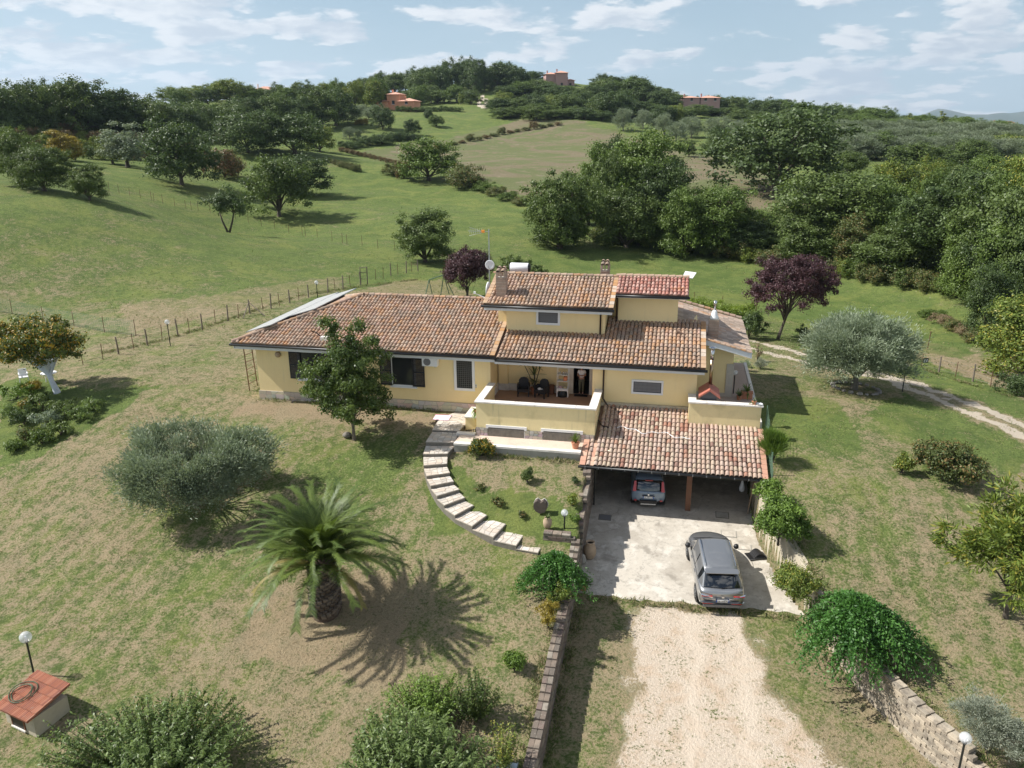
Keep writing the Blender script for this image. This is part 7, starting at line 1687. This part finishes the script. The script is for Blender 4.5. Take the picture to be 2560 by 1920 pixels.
# taller grass of the meadow behind
n = 70000; a_ = rs.uniform(-.62,.62,n); r_ = 55+rs.rand(n)**1.3*95; fx = r_*np.sin(a_); fy = r_*np.cos(a_); u_, v_ = uv_of(fx, fy)
ok = (vnoise(fx, fy, .5, 43)+.6*vnoise(fx, fy, .15, 44)+rs.normal(0,.5,n) > .1) & (v_ > 52); fx, fy = fx[ok], fy[ok]; fz = zT(fx, fy)
D = rs.normal(0,1,(len(fx),3)); D[:,2] = np.abs(D[:,2])*.5+.4
V, F = shoots(np.stack([fx,fy,fz],1), D, .16, .05, rs)
tag(obj('meadow_grass', meshnp('meadow_grass', V, F, LM['grass'], tone=np.repeat(rs.rand(len(fx)), 4))), 'taller grass standing in clumps over the meadows behind the villa', 'grass', kind='stuff')

# ------------------------------------------------------------------ fences
def q3(x, y): return (x/3.0729, 560+y/3.0729)
def q4(x, y): return (560+x/3.16, 620+y/3.16)
def q1(x, y): return (x/2.572, y/2.572)
def q2(x, y): return (850+x/2.572, y/2.572)
def q7(x, y): return (2200+x/5.925, 720+y/5.925)
def fence(name, label, pts, h, wires=3, wire_r=.005, mesh=None, wm='wire'):
    """pts: (px, py, 'w' wooden stake or 't' thin iron)"""
    P = [(Vector(tuple(G(p[0], p[1]))), p[2]) for p in pts]; O = P[0][0]; f = thing(name, label, 'fence', tuple(O)); tops = []
    for p, k in P:
        hh = h*(RND.uniform(1.0,1.15) if k == 'w' else RND.uniform(.92,1.02)); d = p-O; lean = Vector((RND.uniform(-.05,.05), RND.uniform(-.05,.05), 0))*hh
        if k == 'w': MB().tube([(0,0,-.2),(lean.x*.5+.01,lean.y*.5,hh*.5),(lean.x,lean.y,hh)], [.062,.055,.048], 7).build('stake', M['post'], f, loc=d)
        else: MB().tube([(0,0,-.2),(lean.x,lean.y,hh)], .024, 5).build('iron_post', M['rust'], f, loc=d)
        tops.append((d, d+lean+Vector((0,0,hh*.95))))
    w_ = MB()
    for i in range(wires):
        t = (i+.6)/wires; w_.tube([tuple(a.lerp(b, t)) for a, b in tops], wire_r, 3, caps=False)
    w_.build('wire', M[mesh or wm], f)
    if mesh:
        v_ = MB()
        for (a, b), (c, d) in zip(tops[:-1], tops[1:]):
            n = int((c-a).length/.22)
            for i in range(n): t = i/n; v_.tube([tuple(a.lerp(c, t)), tuple(b.lerp(d, t))], wire_r*.7, 3, caps=False)
        v_.build('netting', M[mesh], f)
    return f, O, tops
A_ = [(*q3(x,y),k) for x,y,k in [(640,1085,'t'),(790,1040,'t'),(912,1000,'w'),(1030,962,'t'),(1135,935,'w'),(1245,890,'t'),(1368,858,'w'),(1457,838,'t'),(1555,812,'w'),(1655,765,'t'),(1752,745,'w'),(1833,722,'t'),(1920,690,'w'),(2022,665,'t'),(2082,650,'w')]]
A_ += [(*q4(x,y),k) for x,y,k in [(440,458,'t'),(520,438,'w'),(592,410,'t'),(668,390,'w'),(820,350,'w'),(878,330,'t'),(940,325,'w'),(998,308,'t'),(1080,292,'w'),(1200,252,'t'),(1258,240,'t'),(1318,218,'w'),(1375,210,'t'),(1440,200,'w'),(1484,190,'t'),(1533,185,'w')]]
ff, FO_, _ = fence('field_fence', 'wire fence on wooden stakes running from the left tree up behind the villa', A_, 1.15)
for (x, y), (x2, y2) in (((1920,600),(1868,725)),((1925,605),(2035,705))):
    a = Vector(tuple(G(*q3(1920,690))))+Vector((0,0,.95)); b = Vector(tuple(G(*q3(x2,y2)))); MB().tube([tuple(a-FO_), tuple(b-FO_)], .035, 6).build('brace', M['post'], ff)
fence('net_fence', 'green netting fence on iron posts running down the meadow behind the left tree', [(*q3(x,y),'t') for x,y in [(-60,665),(95,690),(335,745),(570,785),(803,830),(1045,860)]], 1.25, wires=11, wire_r=.007, mesh='net')
fence('far_fence', 'line of thin iron posts crossing the far meadow below the oaks', [(*q1(x,y),'t') for x,y in [(640,1218),(702,1230),(768,1245),(835,1260),(905,1276),(975,1291),(990,1300),(1048,1308),(1124,1326),(1197,1343),(1230,1350),(1275,1356),(1352,1372),(1430,1392),(1515,1412),(1598,1432),(1682,1455),(1768,1470),(1858,1497),(1945,1510),(1965,1518),(2040,1527),(2136,1550),(2203,1562)]]+[(*q2(x,y),'t') for x,y in [(45,1572),(143,1580),(245,1603),(350,1612),(420,1630),(500,1650)]], 1.25, wires=2, wire_r=.003, wm='rust')
fd, _, tp_ = fence('right_fence', 'fence of rough stakes and thin iron posts beyond the right hand track', [(*q7(x,y),k) for x,y,k in [(610,1175,'t'),(870,1247,'w'),(1115,1315,'t'),(1370,1392,'w'),(1635,1464,'t'),(1985,1560,'w'),(2200,1640,'t')]], 1.05)
sg = tp_[0][1]+Vector(fd.location); s_ = thing('small_sign', 'small black sign with pale marks hung on the first post of the right fence', 'sign', (sg.x+.22, sg.y-.03, sg.z-.42))
MB().box(-.18,.18,-.01,.01,-.17,.17).build('board', M['black'], s_); MB().slab([(-.13,-.012,-.13),(-.06,-.012,-.13),(-.02,-.012,.10),(-.09,-.012,.10)], (0,-.004,0)).slab([(.02,-.012,-.13),(.08,-.012,-.13),(.13,-.012,.10),(.06,-.012,.10)], (0,-.004,0)).build('marking', M['whiteplastic'], s_)
rpst = G(*q7(700,905)); r_ = thing('iron_post', 'tall rusty iron post standing alone at the dry bank on the right', 'post', tuple(rpst)); MB().tube([(0,0,-.2),(.07,0,1.3)], .035, 6).build('shaft', M['rust'], r_); MB().lathe([(.05,1.30),(.06,1.33),(.02,1.36)], (.07,0,0), 8).build('cap', M['rust'], r_)
fence('back_fence', 'thin wire fence on iron posts behind the right end of the villa', [(1735,760,'t'),(1805,768,'t'),(1890,778,'t'),(1350,720,'t'),(1410,725,'t')][:3], 1.2, wires=2)
fence('back_fence', 'short run of thin iron posts right behind the chimney of the upper roof', [(1255,700,'t'),(1305,706,'t'),(1352,712,'t'),(1400,716,'t')], 1.2, wires=2)
stk = thing('stake_row', 'row of pale wooden stakes closing the pasture below the hill wood', 'fence', tuple(G(1270,268)))
SO_ = stk.location.copy()
for k in range(30):
    g = G(1270+k*4.0, 270+k*.62)
    MB().box(-.10,.10,-.05,.05,-.2,2.0+RND.uniform(-.3,.3)).build('stake', M['jar'], stk, loc=Vector(tuple(g))-SO_)
gg = thing('field_gate', 'open wooden frame gate standing in the fence behind the villa', 'gate', tuple(G(*q4(1108,287))))
MB().tube([(-.32,0,0),(-.32,0,1.65)], .04, 6).build('gate_post', M['post'], gg); MB().tube([(.32,0,0),(.34,0,1.7)], .05, 6).build('gate_post', M['post'], gg)
for z in (.5,1.15,1.62): MB().tube([(-.34,0,z),(.36,0,z+.03)], .03, 5).build('crossbar', M['post'], gg)
# swing set
g = G(*q4(1700,384)); sw = thing('swing_set', 'dark green metal swing frame standing on the lawn behind the wing roof', 'swing', tuple(g)); k_ = scl(g)
L_ = 150/3.16*k_; MB().tube([(-L_/2,0,1.55),(L_/2*.5,.5,1.9)], .045, 6).build('top_bar', M['net'], sw)
for (a, b) in (((-L_/2,0,1.55),(-L_/2-.4,-.4,0)),((-L_/2,0,1.55),(-L_/2+.2,.5,0)),((L_/2*.5,.5,1.9),(L_/2*.5-.3,-.2,0)),((L_/2*.5,.5,1.9),(L_/2*.5+.9,.3,0)),((L_/2*.5,.5,1.9),(L_/2*.5+.4,1.0,0))): MB().tube([a, b], .04, 6).build('leg', M['net'], sw)
# garden lamps
def lamp(px, py, gy, label, r=.16, dark='darkmetal', base=None):
    g = np.array(base) if base is not None else G(px, py); h = top_at(g, gy)-g[2]
    t = thing('garden_lamp', label, 'lamp', tuple(g)); MB().tube([(0,0,-.1),(0,0,h-r*.9)], .032, 8).build('pole', M[dark], t); MB().lathe([(.05,h-r-.03),(.07,h-r),(.05,h-r+.03)], (0,0,0), 10).build('collar', M['black'], t)
    MB().ball((0,0,h), r, 16).build('globe', M['lampglass'], t, smooth=True); MB().lathe([(.02,h-r),(.035,h-.03),(.03,h+.03)], (0,0,0), 8).build('bulb', M['white'], t); return t
lamp(86,1690,1593,'tall garden lamp with clear globe behind the small tiled shed',r=.20)
lamp(426,864,805,'globe lamp on the lawn beside the left garden fence',r=.17)
lamp(794,744,706,'globe lamp by the stake fence beyond the solar panels',r=.17)
lamp(1426,1325,1282,'globe lamp on the inner lawn beside the drive wall',r=.15,base=(*hw(-3.98,29.35)[:2],2.5))
lamp(2395,1935,1845,'globe lamp on a black post in the bottom right corner',r=.17)
lamp(2256,978,915,'dark lamp post half hidden behind the right hand olive',r=.15)

# small tiled shed, lower left
sb = uvz(-19.45,17.5); sh = thing('garden_shed', 'small stone shed with orange tiled lean-to roof and a window at the lower left', 'shed', sb, TH+math.radians(-14))
sh.scale = (.78,.78,.78); MB().box(-.85,1.0,-.75,.75,-.3,.80).build('wall', M['plaster_grey'], sh)
MB().slab([(-1.05,-1.0,.80),(1.05,-1.0,.80),(1.05,.95,1.22),(-1.05,.95,1.22)], (0,0,.05)).build('roof', M['bitumen'], sh)
trs = [tile_mesh(c, .045, .04, .42, 4, 'roof_tile', M['tile_fresh']) for c in ((.42,.16,.09),(.37,.14,.08),(.46,.20,.12),(.33,.13,.085))]
fsh = frame((-1.05,-1.0,.86), (1,0,0), (0,1.95,.42))
for i in range(21):
    for j in range(5):
        o = obj('roof_tile', RND.choice(trs), sh); o.matrix_local = fsh @ Matrix.Translation((.05+i*.1, .40*j-.02, RND.uniform(0,.01))) @ Matrix.Rotation(-.03,4,'X')
wn_ = MB().box(-.42,.38,-.79,-.752,.05,.62).build('window', M['black'], sh); MB().box(-.46,.42,-.84,-.753,-.02,.045).build('sill', M['travertine'], wn_); MB().box(-.44,-.38,-.80,-.76,.05,.64).box(.34,.40,-.80,-.76,.05,.64).box(-.38,.34,-.80,-.76,.58,.64).build('frame', M['wood'], wn_)
hs_ = thing('garden_hose', 'green garden hose coiled loosely on the shed roof', 'hose', (sb[0], sb[1], sb[2]+.858), TH+math.radians(-14)); hs_.scale = (.78,.78,.78)
def rz_(y): return .86+(y+1.0)*.42/1.95+.10-1.1
MB().tube([(-.45+(.52+.06*math.sin(i*.35))*math.cos(i*.42)*(1.1 if i < 16 else .8), -.15+(.52+.05*math.sin(i*.5))*math.sin(i*.42)*(1 if i < 16 else .75), rz_(-.15+.52*math.sin(i*.42))+.01*(i//15)) for i in range(40)], .022, 6).build('coil', M['hose'], hs_, smooth=True)
rv = hthing('roof_vent', 'small pale vent with a bent pipe on the wing roof above the eave', 'vent', -18.3,38.3,7.8)
MB().box(-.22,.22,-.16,.16,-.05,.16).build('vent_box', M['travertine'], rv); MB().tube([(-.25,.1,.1),(-.5,.05,.35),(-.75,.0,.45)], .03, 5).build('vent_pipe', M['darkmetal'], rv)
rk = thing('boulder', 'dark round boulder at the foot of the glossy tree', 'rock', tuple(G(868,1092))); b_ = MB().ball((0,0,.1), .24, 9, 0, .6); b_.build('rock', M['dark_mortar'], rk, smooth=True)
# white chair under the limewashed tree
g = G(62,958); ch = thing('garden_chair', 'white plastic garden chair under the limewashed tree', 'chair', tuple(g), .6)
MB().box(-.24,.24,-.24,.24,.40,.44).build('seat', M['white'], ch); MB().slab([(-.24,.22,.44),(.24,.22,.44),(.22,.30,.85),(-.22,.30,.85)], (0,.03,0)).build('backrest', M['white'], ch)
for x in (-.22,.22):
    for y in (-.22,.22): MB().tube([(x*1.1,y*1.1,0),(x,y,.42)], .025, 5).build('leg', M['white'], ch)
    MB().box(x-.03,x+.03,-.24,.24,.62,.65).build('armrest', M['white'], ch)
g = G(100,965); t2 = thing('garden_table', 'low white table beside the plastic chair under the limewashed tree', 'table', (g[0]+.3, g[1]+.6, g[2])); MB().lathe([(.45,.62),(.45,.66)], (0,0,0), 14).build('tabletop', M['white'], t2)
for x in (-.25,.25): MB().tube([(x,0,0),(x*.8,0,.62)], .03, 5).build('leg', M['white'], t2)
# grey metal sheet beside the wall at the bottom
ms_ = hthing('metal_sheet', 'long bluish metal sheet lying beside the drive wall at the bottom edge', 'sheet', -4.05,17.3,float(zL(17.3))+.12); MB().box(-.28,.28,-1.6,1.1,0,.05).build('sheet', M['silver'], ms_); MB().box(-.24,.24,-1.5,1.0,-.3,0).build('support', M['concrete_grey'], ms_)
MB().box(-.3,-.281,-1.6,1.1,.0,.09).box(.281,.3,-1.6,1.1,0,.09).build('flange', M['galv'], ms_)

# ------------------------------------------------------------------ distant houses
def hiproof(b, x0, x1, y0, y1, z, hgt, o=.6, m=0):
    x0 -= o; x1 += o; y0 -= o; y1 += o; d = min(x1-x0, y1-y0)/2
    if x1-x0 > y1-y0: r0, r1 = (x0+d, (y0+y1)/2, z+hgt), (x1-d, (y0+y1)/2, z+hgt)
    else: r0, r1 = ((x0+x1)/2, y0+d, z+hgt), ((x0+x1)/2, y1-d, z+hgt)
    A = [(x0,y0,z),(x1,y0,z),(x1,y1,z),(x0,y1,z)]
    f = [(0,1,5,4),(1,2,5),(2,3,4,5),(3,0,4)] if x1-x0 > y1-y0 else [(0,1,4),(1,2,5,4),(2,3,5),(3,0,4,5)]
    b.add(A+[r0, r1], f+[(3,2,1,0)], m)
def villa(label, px, R, py_base, wpx, blocks, wm, rm, rz=0.0, z=None, extra=None):
    q = ray(px, 300); d = q[:2]/np.linalg.norm(q[:2]); p = d*R; z = zt(*p) if z is None else z; k = R*1.0/FPX*wpx
    v = thing('villa', label, 'house', (p[0], p[1], z), rz)
    for i, (x0, x1, y0, y1, z0, z1, rh) in enumerate(blocks):
        MB().box(x0,x1,y0,y1,z0-2*(z0 == 0),z1).build('wall', M[wm], v); b = MB(); hiproof(b, x0, x1, y0, y1, z1, rh); r_ = b.build('roof', M[rm], v)
        MB().box(x0+1,x0+1.6,(y0+y1)/2,(y0+y1)/2+.6,z1+.2,z1+rh+.9).build('chimney', M[wm], r_)
        n = max(1, int((x1-x0)/4))
        for j in range(n):
            xx = x0+(x1-x0)*(j+.5)/n; w_ = MB().box(xx-.55,xx+.55,y0-.12,y0-.002,z0+1.0+.4,z0+2.7).build('window', M['shutter'], v); MB().box(xx-.7,xx+.7,y0-.2,y0-.121,z0+1.25,z0+1.38).build('sill', M['whitetrim'], w_)
    return v
g = G(990,274); R_ = float(np.hypot(g[0], g[1]))
villa('salmon pink villa with a raised square storey standing above the pasture', 990, R_, 0, 0, [(-8.4,-2.2,-2,5,0,2.4,.8),(-3.0,2.3,-1,5,0,5.0,.9),(2.3,8.6,-2,5,0,2.4,1.2)], 'pinkwall', 'farroof', rz=-.25, z=g[2]+.6)
def crestz(px, R, py): q = ray(px, 300); d = q[:2]/np.linalg.norm(q[:2]); p = d*R; return top_at((p[0], p[1], 0), py)
villa('faded pink two storey villa rising over the trees on the hilltop', 1393, 425, 0, 0, [(-6.4,-1,-3,5,0,6.8,1.0),(-1.6,4.4,-4,5,0,7.4,1.1),(4,8.2,-2,5,0,4.0,.8)], 'pinkwall_grey', 'farroof', rz=.12, z=crestz(1393,425,167)-8.4)
villa('long low villa with pale clay roofs half hidden on the ridge', 1747, 400, 0, 0, [(-8.5,-1,-3,5,0,2.8,.9),(-.5,8.5,-3,5,0,2.7,1.1)], 'pinkwall_grey', 'farroof', rz=.05, z=crestz(1747,400,236)-4.3)
villa('small white house with a pale roof among the trees on the far left rise', 673, 372, 0, 0, [(-4.5,4.5,-3,4,0,3.4,1.3)], 'whitetrim', 'farroof', rz=.5, z=crestz(673,372,216)-4.7)
villa('distant farmhouse with an orange roof on the open land at the far right', 2512, 900, 0, 0, [(-11,11,-4,4,0,5,3)], 'pinkwall', 'bitumen', rz=.05, z=crestz(2512,900,303)-8)
for x in (1131,1142):
    g = G(x,248); t_ = thing('water_tank', 'white upright tank on the pasture near the hill track', 'tank', tuple(g), 0, 'pair of white tanks'); MB().lathe([(1.0,0),(1.0,2.0),(.6,2.4),(.2,2.5)], (0,0,0), 14).build('tank', M['whiteplastic'], t_)
g = G(1172,243); t_ = thing('silo_tank', 'silvery cylindrical tank lying near the hill track', 'tank', tuple(g)); MB().lathe([(.9,-2),(1.1,-1.9),(1.1,1.9),(.9,2)], (0,0,1.3), 14, 0, 'x').build('tank', M['silver'], t_); MB().box(-1.6,1.6,-.5,.5,-.2,.4).build('cradle', M['concrete_grey'], t_)

# ------------------------------------------------------------------ the air
hz_ = MB().box(-9900,9900,-60,10300,-120,700).build('haze', []  or M['white'])
hz_.data.materials.clear(); hm = bpy.data.materials.new('air'); hm.use_nodes = True; nt_ = NT(hm.node_tree); nt_.n.clear()
oo = nt_.new('ShaderNodeOutputMaterial'); pv = nt_.new('ShaderNodeVolumePrincipled'); pv.inputs['Color'].default_value = (.62,.78,.95,1); pv.inputs['Density'].default_value = .00008; pv.inputs['Anisotropy'].default_value = .2
nt_.l.new(pv.outputs[0], oo.inputs['Volume']); hz_.data.materials.append(hm); tag(hz_, 'thin blue haze over the hills', 'haze', kind='stuff')
